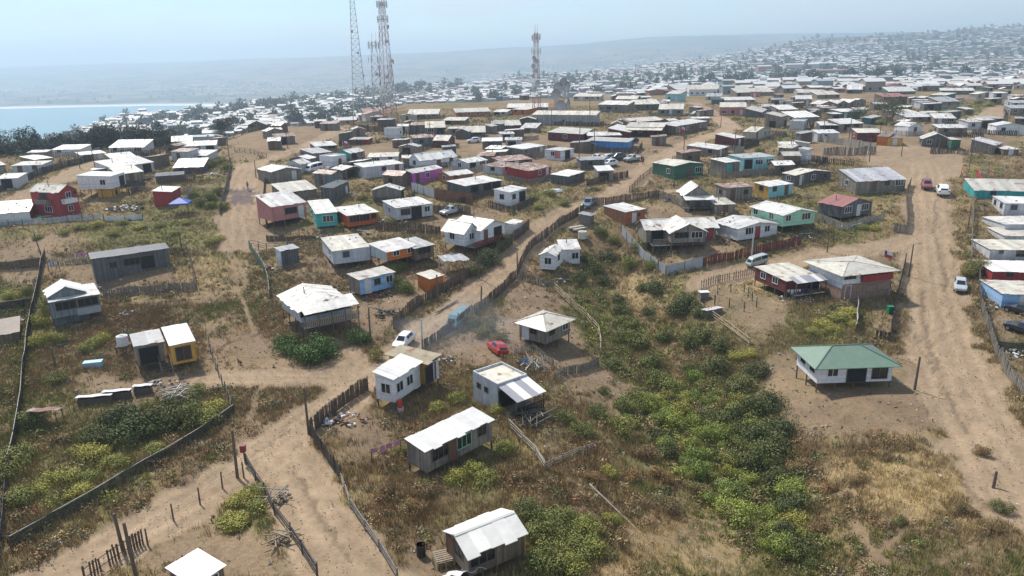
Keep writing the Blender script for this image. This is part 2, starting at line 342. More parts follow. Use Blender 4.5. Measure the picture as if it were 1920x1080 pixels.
Z_GREEN = [W(p) for p in [
 [(1150, 760), (1300, 710), (1420, 770), (1490, 920), (1540, 1090), (1420, 1030), (1260, 880)],
 [(1490, 610), (1560, 575), (1610, 570), (1610, 645), (1500, 645)],
 [(30, 880), (200, 800), (320, 830), (200, 940), (60, 960)], [(130, 425), (400, 395), (430, 460), (200, 465)],
 [(410, 930), (490, 905), (500, 985), (420, 1000)], [(350, 340), (440, 325), (425, 385), (360, 390)],
 [(985, 365), (1085, 345), (1060, 390), (980, 405)], [(10, 540), (90, 540), (70, 720), (20, 700)],
 [(840, 870), (930, 840), (960, 900), (860, 930)], [(1600, 420), (1660, 425), (1660, 440), (1600, 450)],
 [(850, 300), (920, 290), (940, 310), (880, 320)], [(1120, 530), (1160, 580), (1250, 720), (1150, 720), (1060, 520)], [(1540, 260), (1640, 240), (1700, 255), (1600, 265)],
 [(970, 960), (1120, 960), (1110, 1090), (960, 1090)], [(1700, 215), (1860, 190), (1880, 215), (1800, 230)],
]]
Z_STRAW = [W(p) for p in [
 [(1580, 880), (1700, 860), (1830, 875), (1830, 930), (1790, 990), (1690, 960), (1610, 930)], [(1150, 500), (1230, 520), (1290, 650), (1200, 640)],
 [(1290, 540), (1440, 510), (1420, 540), (1320, 560)], [(370, 600), (420, 560), (470, 600), (440, 625), (370, 625)], [(360, 480), (430, 480), (445, 550), (370, 550)],
 [(1180, 950), (1330, 900), (1420, 1000), (1430, 1090), (1120, 1090)], [(430, 250), (520, 235), (560, 250), (500, 280), (430, 285)],
]]
Z_RED = [W(p) for p in [[(900, 880), (1100, 830), (1250, 880), (1330, 960), (1200, 1000), (1000, 940)], [(640, 880), (760, 900), (850, 960), (740, 1020), (690, 960)], [(330, 880), (460, 800), (470, 850), (340, 960), (180, 1010)], [(1450, 820), (1560, 830), (1520, 960), (1480, 920)], [(90, 580), (330, 570), (380, 620), (240, 640), (90, 640)]]]
def inside(X, Y, poly):
    r = np.zeros(np.shape(X), bool); n = len(poly)
    for i in range(n):
        (x0, y0), (x1, y1) = poly[i], poly[(i+1) % n]
        c = ((y0 > Y) != (y1 > Y)); xx = (x1-x0)*(Y-y0)/((y1-y0) if abs(y1-y0) > 1e-9 else 1e-9)+x0
        r ^= c & (X < xx)
    return r
def zones(X, Y):
    """masks of road, bare soil, green, straw and reddish scrub at world points"""
    k = np.clip(Y/60., 1, 3)
    jx = X+(fbm(X/3./k, Y/3./k, 3)-.5)*5*k; jy = Y+(fbm(X/3./k+40, Y/3./k+9, 3)-.5)*5*k
    road = np.zeros(X.shape)
    wob = 1+(fbm(X/2.5, Y/2.5, 3)-.5)*.9
    for pl, wd in ROADS:
        d = seg_dist(X, Y, pl); road = np.maximum(road, np.clip((wd*wob-d)/.5+.5, 0, 1))
    tr = np.zeros(X.shape)
    for pl, wd in TRAILS: tr = np.maximum(tr, np.clip((wd*wob-seg_dist(X, Y, pl))/.3+.5, 0, 1))
    plaza = inside(jx, jy, Z_BARE[10]) | inside(jx, jy, Z_BARE[11])
    road = np.maximum(road, plaza)
    rj = np.random.default_rng(1); sx, sy = rj.normal(0, .8, X.shape)*k, rj.normal(0, .8, X.shape)*k
    f = lambda zs: np.any([inside(jx+sx, jy+sy, z) for z in zs], axis=0)
    return road, tr, f(Z_BARE), f(Z_GREEN), f(Z_STRAW), f(Z_RED)

na, ny = 760, 760
A = np.tan(np.linspace(-1, 1, na)*math.radians(46)); Yg = np.exp(np.linspace(math.log(14), math.log(13500), ny))
# denser rows close by
YY, AA = np.meshgrid(Yg, A, indexing='ij'); XX = AA*YY
ZZ = T(XX, YY)
nm = YY < 640
zr = [np.zeros(XX.shape) for _ in range(6)]
for k, v in enumerate(zones(XX[nm], YY[nm])): zr[k][nm] = v
ROAD, TRAIL, BARE, GREEN, STRAW, RED = zr
nz1 = fbm(XX/7., YY/7., 4); nz2 = fbm(XX/1.7+50, YY/1.7, 3); nz3 = fbm(XX/31.+5, YY/31., 3); nz4 = fbm(XX/.7, YY/.7, 2)
C_DIRT = np.array([.248, .182, .128]); C_ROAD = np.array([.322, .240, .163]); C_DRY = np.array([.25, .195, .105]); C_BROWN = np.array([.170, .128, .076]); C_GREEN = np.array([.135, .140, .052]); C_STRAW = np.array([.40, .30, .165]); C_RED = np.array([.135, .085, .052])
def lerp(a, b, t): return a+(b-a)*np.clip(t, 0, 1)[..., None]
col = lerp(C_BROWN, C_DRY, (nz1-.33)*3.2+(nz2-.5)*1.5)
col = lerp(col, C_RED, (RED > 0)*(nz2*1.3-.1)); col = lerp(col, C_STRAW, (STRAW > 0)*(nz1*.6+nz2*.8-.1))
col = lerp(col, C_DIRT, np.clip((nz3-.52)*5+(nz2-.5)*2, 0, .8)*(GREEN < .5))
col = lerp(col, C_GREEN, (GREEN > 0)*(nz1*1.3)+np.clip((fbm(XX/14.+9, YY/14., 4)-.55)*4.5, 0, .7)*(STRAW < .5))
col = lerp(col, C_DIRT*(.72+.5*nz1[..., None]), (BARE > 0)*(.75+.6*(nz2-.5)))
plat = np.clip((YY-150)/100, 0, 1)*np.clip((470-YY)/120, 0, 1); col = lerp(col, C_DIRT*.9, plat*np.clip(nz1*2.2-.85, 0, .7)*(GREEN < .5))
col = lerp(col, C_DIRT*.95, TRAIL*.8)
rut = np.zeros(XX.shape); sub_ = YY < 260
for pl, wd in ROADS:
    d_ = seg_dist(XX[sub_], YY[sub_], pl)+(fbm(XX[sub_]/6., YY[sub_]/6., 2)-.5)*1.1; rut[sub_] = np.where(d_ < wd, np.maximum(rut[sub_], .5+.5*np.cos((d_-.85)*2*np.pi/1.7)), rut[sub_])
crk = np.zeros(XX.shape)
for pl in CRACKS: crk[sub_] = np.maximum(crk[sub_], np.clip(1.5-seg_dist(XX[sub_]+(nz4[sub_]-.5)*.9, YY[sub_]+(nz2[sub_]-.5)*1.6, pl)/.20, 0, 1))
col = lerp(col, C_ROAD*(.74+.36*nz1[..., None]+.34*(nz4[..., None]-.5)+.22*rut[..., None]*(nz2[..., None]+.3)), ROAD)
col = lerp(col, C_DIRT*.5, crk*.55); damp = np.zeros(XX.shape); damp[sub_] = inside(XX[sub_]+(nz2[sub_]-.5)*4, YY[sub_]+(nz4[sub_]-.5)*4, W([(432, 355), (480, 352), (482, 380), (432, 382)])); col = lerp(col, np.array([.13, .105, .11]), damp*(.4+.8*nz2))
farm = np.clip((YY-420)/150, 0, 1); fcol = lerp(np.array([.20, .17, .135]), np.array([.05, .065, .05]), (fbm(XX/120., YY/120., 4)-.42)*6)
hill = np.clip((ZZ-60)/60, 0, 1)*(YY > 1800); fcol = lerp(fcol, np.array([.035, .05, .04]), hill*np.clip((fbm(XX/260., YY/260., 3)-.40)*7, 0, 1))
col = lerp(col, fcol, farm)
col = lerp(col, np.array([.85, .86, .86]), np.clip(1-np.abs(ZZ+114.5)/2.2, 0, 1)*(YY > 2300))
ZZ = ZZ + (np.maximum(BARE, 0) < .5)*(ROAD < .5)*(nz2-.5)*.35*np.clip((260-YY)/120, 0, 1) - ROAD*.10*np.clip((260-YY)/120, 0, 1) + ROAD*((nz4-.5)*.10-.07*rut)*(YY < 200) - crk*.07
V = np.stack([XX, YY, ZZ], -1).reshape(-1, 3); Cv = col.reshape(-1, 3)
idx = np.arange(na*ny).reshape(ny, na)
Q = np.stack([idx[:-1, :-1], idx[:-1, 1:], idx[1:, 1:], idx[1:, :-1]], -1).reshape(-1, 4)
isroad = (ROAD.reshape(-1)[Q] > .5).sum(1) >= 2
gm, t, n, b = newmat('ground_soil'); b.inputs['Roughness'].default_value = .95; b.inputs['Specular IOR Level'].default_value = .1
a_ = n.new('ShaderNodeAttribute'); a_.attribute_name = 'Col'; tcn = n.new('ShaderNodeTexCoord'); ob = tcn.outputs['Object']
ra = rampnode(t, .28, (.62, .60, .58), .72, (1.3, 1.28, 1.24)); n1 = noise(t, ob, 3.2, 9, .75); t.links.new(n1, ra.inputs[0])
rb = rampnode(t, .25, (.80, .80, .80), .7, (1.14, 1.13, 1.1)); t.links.new(noise(t, ob, .31, 4, .55), rb.inputs[0])
t.links.new(mult(t, mult(t, a_.outputs['Color'], ra.outputs[0]), rb.outputs[0]), b.inputs['Base Color']); bump(t, b, n1, .55, .25)
rm, t, n, b = newmat('road_dirt'); b.inputs['Roughness'].default_value = .95; b.inputs['Specular IOR Level'].default_value = .1
a_ = n.new('ShaderNodeAttribute'); a_.attribute_name = 'Col'; tcn = n.new('ShaderNodeTexCoord'); ob = tcn.outputs['Object']
ra = rampnode(t, .3, (.70, .68, .66), .7, (1.16, 1.15, 1.13)); n1 = noise(t, ob, 2.6, 12, .82); t.links.new(n1, ra.inputs[0])
t.links.new(mult(t, a_.outputs['Color'], ra.outputs[0]), b.inputs['Base Color']); bump(t, b, n1, .6, .2)
def sub(name, faces, mat):
    used = np.unique(faces); mp_ = np.full(na*ny, -1); mp_[used] = np.arange(len(used))
    o = link(name, np_mesh(name, V[used], mp_[faces], [mat], vcol=Cv[used], smooth=True)); tag(o, kind='structure'); return o
sub('ground', Q[~isroad], gm); sub('dirt_road', Q[isroad], rm)

# sea with a line of surf along the far beach
sea = MB(); sz = -156+CAMZ+6.5
xs = np.linspace(-6000, 800, 60); 
sea.face([(-7000, 700, sz), (1200, 700, sz), (1200, 3400, sz), (-7000, 3400, sz)])
sm, t, n, b = newmat('sea_water'); b.inputs['Roughness'].default_value = .25; b.inputs['Specular IOR Level'].default_value = .25
tcn = n.new('ShaderNodeTexCoord'); r = rampnode(t, .35, (.07, .20, .23), .7, (.10, .26, .29)); mpn = n.new('ShaderNodeMapping'); mpn.inputs['Scale'].default_value = (.002, .008, 1)
t.links.new(tcn.outputs['Object'], mpn.inputs[0]); t.links.new(noise(t, mpn.outputs[0], 1., 6), r.inputs[0]); t.links.new(r.outputs[0], b.inputs['Base Color'])
tag(sea.build('sea', sm), kind='structure')
# ------------------------------------------------------------------ houses
WALL = dict(gw=((.275, .242, .21), 'board'), bw=((.19, .145, .11), 'board'), dg=((.135, .134, .14), 'board'), wh=((.72, .74, .78), 'lap'), lg=((.52, .54, .58), 'board'),
 rd=((.33, .035, .035), 'board'), mar=((.14, .03, .035), 'lap'), pk=((.50, .21, .20), 'board'), te=((.055, .42, .40), 'lap'), aq=((.28, .60, .64), 'board'), mi=((.36, .66, .48), 'lap'),
 bl=((.30, .50, .78), 'lap'), bb=((.06, .26, .62), 'board'), og=((.55, .17, .035), 'lap'), orr=((.50, .105, .035), 'lap'), ob=((.36, .16, .08), 'board'), pu=((.52, .12, .48), 'lap'), ye=((.62, .36, .07), 'board'),
 gr=((.045, .14, .085), 'lap'), br=((.36, .12, .06), 'board'), cr=((.48, .44, .36), 'board'), dt=((.03, .16, .16), 'board'), co=((.42, .42, .42), 'board'), tl=((.03, .33, .35), 'board'), sl=((.20, .24, .26), 'board'))
for k, (c, kd) in WALL.items(): wall_mat(k, c, kd, pitch=.18 if kd == 'board' else .16, wear=.42 if k in ('gw', 'bw', 'dg', 'co', 'sl') else .16)
ROOF = dict(z=((.74, .73, .70), .5, .16), zo=((.66, .63, .55), .55, .16), zg=((.44, .445, .45), .5, .1), zr=((.62, .56, .50), .5, .55), red=((.38, .15, .13), .3, 0), grn=((.175, .265, .205), .3, 0), bro=((.27, .20, .15), .6, .15), wht=((.82, .81, .775), .34, .0), dkg=((.085, .092, .105), .5, .05), mos=((.40, .34, .22), .7, .25), pat=((.60, .61, .63), .55, .12))
for k, (c, d, ru) in ROOF.items(): roof_mat(k, c, d, ru, spread=.32 if k in ('pat', 'zr', 'zg', 'mos') else .24)
M_FRAME = plain('frame_white', (.72, .73, .74), .5); M_FRD = plain('frame_dark', (.12, .10, .09), .6); M_FRG = plain('frame_green', (.25, .55, .35), .5)
M_GLASS, t, n, b = newmat('window_glass'); b.inputs['Base Color'].default_value = (.018, .021, .026, 1); b.inputs['Roughness'].default_value = .12; b.inputs['Specular IOR Level'].default_value = .6
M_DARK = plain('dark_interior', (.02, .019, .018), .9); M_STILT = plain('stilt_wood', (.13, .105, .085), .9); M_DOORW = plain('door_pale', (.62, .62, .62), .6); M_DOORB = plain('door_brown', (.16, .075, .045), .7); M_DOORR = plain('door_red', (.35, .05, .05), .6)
M_FLUE = plain('flue_pipe', (.16, .15, .145), .5, .4); M_STONES = plain('roof_stones', (.20, .17, .15), .9, var=.5)
M_TIMB = plain('raw_timber', (.30, .24, .17), .85, var=.4); M_GREYT = plain('grey_timber', (.20, .18, .16), .9, var=.4)
M['M_FRAME'] = M_FRAME
OPEN = {  # kind: (w, h, sill, frame, pane, name, bars)
 'w': (1.0, .95, .85, M_FRAME, M_GLASS, 'window', 1), 'W': (1.75, 1.05, .8, M_FRAME, M_GLASS, 'window', 2), 'k': (.9, .8, .95, M_FRD, M_GLASS, 'window', 1), 'K': (1.7, 1.0, .8, M_FRD, M_GLASS, 'window', 2), 'g': (1.5, 1.1, .75, M_FRG, M_GLASS, 'window', 2),
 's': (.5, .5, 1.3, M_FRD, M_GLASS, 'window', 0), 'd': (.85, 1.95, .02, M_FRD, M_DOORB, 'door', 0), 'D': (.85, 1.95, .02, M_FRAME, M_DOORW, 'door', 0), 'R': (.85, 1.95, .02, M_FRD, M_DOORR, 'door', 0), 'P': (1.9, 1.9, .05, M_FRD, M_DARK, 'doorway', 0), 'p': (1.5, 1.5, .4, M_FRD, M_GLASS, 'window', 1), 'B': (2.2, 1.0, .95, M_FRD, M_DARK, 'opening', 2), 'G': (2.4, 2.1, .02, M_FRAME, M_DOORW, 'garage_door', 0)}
_OC = {}
def opening(root, kind, side, x, y, z, hmax=2.4):
    w_, h_, sill, fm, pm, nm_, bars = OPEN[kind]
    k = (kind, side)
    if k not in _OC:
        f = MB(); p = MB(); e = .07
        def bx(m, u0, u1, z0, z1, d0, d1):
            if side == 'a': m.box(u0, u1, -d1, -d0, z0, z1)
            else: m.box(-d1, -d0, u0, u1, z0, z1)
        bx(f, -w_/2-e, -w_/2, 0, h_, 0, .06); bx(f, w_/2, w_/2+e, 0, h_, 0, .06); bx(f, -w_/2-e, w_/2+e, h_, h_+e, 0, .065); bx(f, -w_/2-e, w_/2+e, -e, 0, 0, .075)
        for i in range(bars):
            u = -w_/2+w_*(i+1)/(bars+1); bx(f, u-.03, u+.03, 0, h_, .025, .05)
        bx(p, -w_/2, w_/2, 0, h_, .004, .022)
        if nm_ == 'door': bx(p, w_/2-.14, w_/2-.08, .9, 1.0, .022, .05)
        _OC[k] = (f.mesh(nm_+'_frame', fm), p.mesh(nm_+'_pane', pm))
    fme, pme = _OC[k]
    sc = min(1.0, (hmax-.12)/(sill+h_)) if hmax < sill+h_+.12 else 1.0
    o = link(nm_, fme, root, (x, y, z+sill*sc), sc=(1, 1, sc)); link('pane' if nm_ == 'window' else 'panel', pme, o)
    return o
_SM = MB(); _SM.box(-.055, .055, -.055, .055, -1, 0); STILT_ME = _SM.mesh('stilt', M_STILT)
def roofz(rt_, la, lb, rise, x, y):
    """height of the roof above the eave level at the house's own x, y"""
    if rt_ == 'A': return rise*(1-abs(2*y/lb-1))
    if rt_ == 'B': return rise*(1-abs(2*x/la-1))
    if rt_ == 'sA': return rise*y/lb
    if rt_ == 'sa': return -rise*y/lb
    if rt_ == 'sB': return rise*x/la
    if rt_ == 'sb': return -rise*x/la
    if rt_ == 'H': m = min(la, lb)/2; return rise*min(x, la-x, y, lb-y)/m
    return 0.
def slab(mb, p, th=.045, a=.5, mi=0):
    p = [Vector(q) for q in p]; nrm = (p[1]-p[0]).cross(p[-1]-p[0]); nrm.normalize()
    if nrm.z < 0: p.reverse(); nrm = -nrm
    up_ = Vector((0, 0, th))
    if len(p) == 4: mb.hexa(p+[q+up_ for q in p], mi, a)
    else:
        mb.face([q+up_ for q in p], mi, a); mb.face(list(reversed(p)), mi, a)
        for i in range(len(p)): j = (i+1) % len(p); mb.face([p[i], p[j], p[j]+up_, p[i]+up_], mi, a)
def roof_mesh(rt_, la, lb, rise, h, oh, rnd, sheet=.86):
    mb = MB(); rz = lambda x, y: h+roofz(rt_, la, lb, rise, x, y)
    j = lambda s: rnd.uniform(-s, s)
    if rt_ in ('A', 'sA', 'sa'):
        n_ = max(2, int(round((la+2*oh)/sheet))); dx = (la+2*oh)/n_
        spans = [(-1, lb/2), (1, lb/2)] if rt_ == 'A' else [(0, lb)]
        for sgn, ln in spans:
            for i in range(n_):
                x0 = -oh+i*dx; x1 = x0+dx+.02; zj = (i % 2)*.012+j(.008); e1 = oh+j(.13); e2 = j(.08)
                if rt_ == 'A':
                    s = rise/(lb/2); y_e, y_r = (-e1, lb/2) if sgn < 0 else (lb+e1, lb/2)
                    ze = h-e1*s; zr_ = h+rise
                    slab(mb, [(x0, y_e, ze+zj), (x1, y_e, ze+zj), (x1, y_r, zr_+zj), (x0, y_r, zr_+zj)] if sgn < 0 else [(x1, y_e, ze+zj), (x0, y_e, ze+zj), (x0, y_r, zr_+zj), (x1, y_r, zr_+zj)], a=rnd.random())
                else:
                    s = rise/lb*(1 if rt_ == 'sA' else -1); ya, yb = -e1, lb+oh+e2
                    slab(mb, [(x0, ya, h+s*ya+zj), (x1, ya, h+s*ya+zj), (x1, yb, h+s*yb+zj), (x0, yb, h+s*yb+zj)], a=rnd.random())
        if rt_ == 'A': mb.hexa([(-oh, lb/2-.16, h+rise+.02), (la+oh, lb/2-.16, h+rise+.02), (la+oh, lb/2+.16, h+rise+.02), (-oh, lb/2+.16, h+rise+.02), (-oh, lb/2-.02, h+rise+.09), (la+oh, lb/2-.02, h+rise+.09), (la+oh, lb/2+.02, h+rise+.09), (-oh, lb/2+.02, h+rise+.09)], 0, .3)
    elif rt_ in ('B', 'sB', 'sb'):
        m2 = roof_mesh({'B': 'A', 'sB': 'sA', 'sb': 'sa'}[rt_], lb, la, rise, h, oh, rnd, sheet)
        for v in range(len(m2.v)): x, y, z = m2.v[v]; m2.v[v] = (y, x, z)
        m2.f = [tuple(reversed(f)) for f in m2.f]; return m2
    elif rt_ == 'H':
        x0, x1, y0, y1 = -oh, la+oh, -oh, lb+oh; wd = min(la, lb)/2+oh; hz_ = h; zt = h+rise
        if la >= lb: r1, r2 = Vector((x0+wd, (y0+y1)/2, zt)), Vector((x1-wd, (y0+y1)/2, zt))
        else: r1, r2 = Vector(((x0+x1)/2, y0+wd, zt)), Vector(((x0+x1)/2, y1-wd, zt))
        c = [Vector((x0, y0, hz_)), Vector((x1, y0, hz_)), Vector((x1, y1, hz_)), Vector((x0, y1, hz_))]
        fs = [[c[0], c[1], r2, r1], [c[1], c[2], r2], [c[2], c[3], r1, r2], [c[3], c[0], r1]] if la >= lb else [[c[0], c[1], r1], [c[1], c[2], r2, r1], [c[2], c[3], r2], [c[3], c[0], r1, r2]]
        for q in fs:
            q = [p for i, p in enumerate(q) if i == 0 or (p-q[i-1]).length > .05]
            slab(mb, q, .06, rnd.random())
        rr = [(c[0], r1), (c[1], r2 if la >= lb else r1), (c[2], r2), (c[3], r1 if la >= lb else r2), (r1, r2)]
        for p, q in rr: mb.bar(p+Vector((0, 0, .07)), q+Vector((0, 0, .07)), .07, 0, a=.1)
    else:
        mb.box(.12, la-.12, .12, lb-.12, h-.32, h-.24, 0, .8)
    return mb
def wall_mesh(rt_, la, lb, rise, h, zb, mi_b=0, gap=.0):
    mb = MB(); e = .02; rz = lambda x, y: h+roofz(rt_, la, lb, rise, x, y)-e
    sides = [((0, 0), (la, 0), 0), ((la, 0), (la, lb), mi_b), ((la, lb), (0, lb), 0), ((0, lb), (0, 0), mi_b)]
    for (xa, ya), (xb, yb), mi in sides:
        pts = [(xa, ya, zb), (xb, yb, zb)]
        for f in (1, .5, 0):
            x, y = xa+(xb-xa)*f, ya+(yb-ya)*f; pts.append((x, y, rz(x, y)))
        mb.face(pts, mi)
    mb.face([(0, lb, zb), (la, lb, zb), (la, 0, zb), (0, 0, zb)], 0)
    if rt_ == 'F':
        for (x0, x1, y0, y1) in ((0, la, 0, .12), (0, la, lb-.12, lb), (0, .12, .12, lb-.12), (la-.12, la, .12, lb-.12)): mb.box(x0, x1, y0, y1, h-.02, h, 0)
        for (x0, x1, y0, y1) in ((.12, la-.12, .12, .121), (.12, la-.12, lb-.121, lb-.12), (.12, .121, .12, lb-.12), (la-.121, la-.12, .12, lb-.12)): mb.box(x0, x1, y0, y1, h-.3, h-.02, 0)
    return mb
SKEW = []
def solve(C, L, R, s, depth, hmax=9):
    cx, ct, cb = C
    P = at(cx, cb, s); h = min(hmax, max(1.2, height_to(P, ct)))
    ze = P.z+h; a = b = None
    if R: q = plane_at(*R, ze); a = Vector((q.x-P.x, q.y-P.y))
    if L: q = plane_at(*L, ze); b = Vector((q.x-P.x, q.y-P.y))
    if a and b:
        ta = math.atan2(a.y, a.x); tb = math.atan2(b.y, b.x)-math.pi/2
        d = (tb-ta+math.pi) % (2*math.pi)-math.pi; wt = b.length/(a.length+b.length)
        # the longer side fixes the heading; a badly skewed corner is squared towards it
        SKEW.append((round(math.degrees(d)), cx, ct, round(a.length, 1), round(b.length, 1)))
        th = ta+d*wt; la, lb = a.length*max(.6, math.cos(d*wt)), b.length*max(.6, math.cos(d*(1-wt)))
    elif b: th = math.atan2(b.y, b.x)-math.pi/2+(math.pi/2*0); lb = b.length; la = depth
    else: th = math.atan2(a.y, a.x); la = a.length; lb = depth
    if b and not a:                              # the one facade seen runs left from C: make it the a side, starting from its left end
        P = Vector((P.x+b.x, P.y+b.y, P.z)); th = math.atan2(-b.y, -b.x); la, lb = lb, depth
    return P, th, min(max(la, 1.8), 26), min(max(lb, 1.8), 26), h
def volume(root, P, th, la, lb, h, rt_, rise, wall, roofk, s, wins, rnd, oh=.16, yt=None, wallb=None, off=None, skirt=True):
    """walls, roof, openings and stilts of one block of a house, in the house's own frame"""
    cs, sn = math.cos(th), math.sin(th)
    if yt is not None and rt_ != 'F':
        fx, fy = {'A': (la/2, lb/2), 'B': (la/2, lb/2), 'H': (la/2, lb/2)}.get(rt_, (la/2, lb+oh))
        best = None
        for i in range(26):
            r_ = i*.08; p = (P.x+cs*fx-sn*fy, P.y+sn*fx+cs*fy, P.z+h+r_); e = abs(proj(p)[1]-yt)
            if best is None or e < best[0]: best = (e, r_)
        rise = best[1]
    if rt_ in 'AB': h += .8*oh*rise/((lb if rt_ == 'A' else la)/2)
    elif rt_[0] == 's': h += .8*oh*rise/(lb if rt_ in ('sA', 'sa') else la)
    zg = min(gz(P.x+cs*x-sn*y, P.y+sn*x+cs*y) for x in (0, la/2, la) for y in (0, lb/2, lb))
    zroot = root.location.z; z0 = P.z-zroot
    zb = z0 if s >= .45 else min(z0, zg-zroot)-.15
    rel = Matrix.Rotation(-root.rotation_euler.z, 3, 'Z') @ Vector((P.x-root.location.x, P.y-root.location.y, 0)); dth = th-root.rotation_euler.z
    mats = [M[wall], M[wallb or wall]]
    wm = wall_mesh(rt_, la, lb, rise, z0+h, zb, 1 if wallb else 0).build('wall', mats, root, loc=(rel.x, rel.y, 0), rot=(0, 0, dth))
    rm_ = roof_mesh(rt_, la, lb, rise, z0+h, oh, rnd).build('roof', M[roofk], root, attr='sheet', loc=(rel.x, rel.y, 0), rot=(0, 0, dth))
    c2, s2 = math.cos(dth), math.sin(dth)
    def on_roof(x, y, z=0.): return (rel.x+c2*x-s2*y, rel.y+s2*x+c2*y, z0+h+roofz(rt_, la, lb, rise, x, y)+.05+z)
    if rt_ != 'F' and la*lb > 9 and (P.y > 105 or 'front porch' in root.get('label', '')):
        if rnd.random() < .34:
            m = MB(); q = Vector(on_roof(la*rnd.uniform(.2, .8), lb*rnd.uniform(.55, .85), -.1)); m.bar(q, q+Vector((0, 0, .85)), .07, 0, .07, 7); m.bar(q+Vector((0, 0, .87)), q+Vector((0, 0, .95)), .13, 0, .05, 7); m.build('flue_pipe', M_FLUE, root)
        if rnd.random() < .35 and roofk not in ('red', 'grn'):
            m = MB()
            for _ in range(rnd.randint(2, 6)):
                q = on_roof(rnd.uniform(.1, .9)*la, rnd.uniform(.05, .95)*lb); a_ = rnd.uniform(.07, .16); b2 = rnd.uniform(.06, .13); m.box(q[0]-a_, q[0]+a_, q[1]-b2, q[1]+b2, q[2]-.02, q[2]+rnd.uniform(.06, .16))
            m.build('roof_weights', M_STONES, root)
    for side, u, kind in wins:
        z = z0 if side in 'ab' else z0+2.5
        sd_ = side.lower()
        x, y = (u*la, -.001) if sd_ == 'a' else (-.001, u*lb)
        o = opening(root, kind, sd_, 0, 0, z, h if side in 'ab' else h-2.5)
        o.location.x = rel.x+c2*x-s2*y; o.location.y = rel.y+s2*x+c2*y; o.rotation_euler = (0, 0, dth)
    if s >= .45:
        nx = max(2, int(la/1.7)+1); ny_ = max(2, int(lb/2.0)+1); pts = [(la*i/(nx-1), 0) for i in range(nx)]+[(0, lb*i/(ny_-1)) for i in range(1, ny_)]+[(la, lb*i/(ny_-1)) for i in range(1, ny_)]
        for x, y in pts:
            x = min(max(x, .08), la-.08); y = min(max(y, .08), lb-.08)
            wx, wy = P.x+cs*x-sn*y, P.y+sn*x+cs*y; ln = P.z-gz(wx, wy)+.35
            if ln > .4: link('stilt', STILT_ME, root, (rel.x+c2*x-s2*y, rel.y+s2*x+c2*y, z0), (0, 0, dth), (1, 1, ln))
    return rise
HOUSES = {}; SCR = []
def autowins(la, lb, h, rnd):
    o = []
    nA = int(la/2.6)
    if nA:
        dpos = rnd.randrange(nA)
        for i in range(nA):
            if i == dpos: o.append(('a', (i+.5)/nA, rnd.choice('dDPd')))
            elif rnd.random() < .75: o.append(('a', (i+.5)/nA, rnd.choice('wkWk') if la/nA > 2.2 else rnd.choice('wk')))
    nB = int(lb/3)
    for i in range(nB):
        if rnd.random() < .6: o.append(('b', (i+.5)/nB, rnd.choice('wk')))
    return o
def house(key, C, L, R, rt_, rise, wall, roofk, label, yt=None, s=.15, d=6., wins=None, wallb=None, oh=.16, name='house', group=None, hmax=9, cat='house', fixb=False):
    rnd = random.Random(hash(key) & 0xffff if not isinstance(key, int) else key*131+7)
    P, th, la, lb, h = solve(C, L, R, s, d, hmax)
    if fixb: q = plane_at(*L, P.z+h); th = math.atan2(q.y-P.y, q.x-P.x)-math.pi/2; lb = math.hypot(q.x-P.x, q.y-P.y)
    root = empty(name, (P.x, P.y, gz(P.x, P.y)), th, label, cat, group)
    if wins is None: wins = autowins(la, lb, h, rnd)
    r_ = volume(root, P, th, la, lb, h, rt_, rise, wall, roofk, s, wins, rnd, oh, yt, wallb)
    xs3 = [q[0] for q in (C, L, R) if q]; SCR.append((min(xs3), max(xs3), C[1]-2, C[2]+10, P.y))
    HOUSES[key] = dict(root=root, P=P, th=th, la=la, lb=lb, h=h, rise=r_, rnd=rnd, s=s)
    return root
def wing(key, C, L, R, rt_, rise, wall, roofk, yt=None, s=.15, d=5., wins=(), wallb=None, oh=.15, hmax=9):
    H_ = HOUSES[key]; P, th, la, lb, h = solve(C, L, R, s, d, hmax)
    if abs(((th-H_['th']+math.pi) % (2*math.pi))-math.pi) < .5: th = H_['th']
    volume(H_['root'], P, th, la, lb, h, rt_, rise, wall, roofk, s, list(wins), H_['rnd'], oh, yt, wallb)
    return P, th, la, lb, h
def hw(key, x, y, z=0):
    """house-frame point (floor level) to its root's frame = same axes; z from the root"""
    H_ = HOUSES[key]; return (x, y, H_['P'].z-H_['root'].location.z+z)
# near houses: C = (x, eave row, floor row) of the nearest corner, L and R = eave ends of its two facades, all traced from the photograph
house('bottom', (880, 1044, 1082), (832, 998), (985, 1003), 'A', .62, 'bw', 'wht', 'brown timber house with gently arched white roof beside the pallets, nearest of all', s=.5, wins=[('a', .24, 'K'), ('b', .8, 'd'), ('b', .42, 'k')], oh=.2)
house('long', (801, 848, 887), (755, 832), (929, 790), 'sA', .25, 'gw', 'wht', 'long weathered grey board house on short stilts with white roof and a green framed window', s=.55, wins=[('a', .2, 'K'), ('a', .38, 'd'), ('a', .55, 'g'), ('a', .83, 'k')], oh=.14)
house('white', (741, 711, 755), (693, 710), (800, 682), 'sA', .35, 'wh', 'wht', 'white clad stilt house with brown unfinished end beside the road bend', s=.9, wins=[('b', .45, 'w'), ('a', .2, 'w'), ('a', .58, 'w'), ('a', .87, 'D')], oh=.25)
wing('white', (801, 681, 722), None, (831, 669), 'sA', .2, 'bw', 'mos', s=.9, d=4.5, wins=[('a', .3, 'P'), ('a', .75, 'D')], wallb='ye', oh=.35)
house('concrete', (934, 720, 770), (881, 697), (992, 703), 'F', 0, 'lg', 'zo', 'pale grey flat roofed house with a parapet and striped porch roof over dark deck', s=.1, wins=[('b', .75, 's'), ('b', .45, 's'), ('a', .3, 'P'), ('a', .7, 'B')])
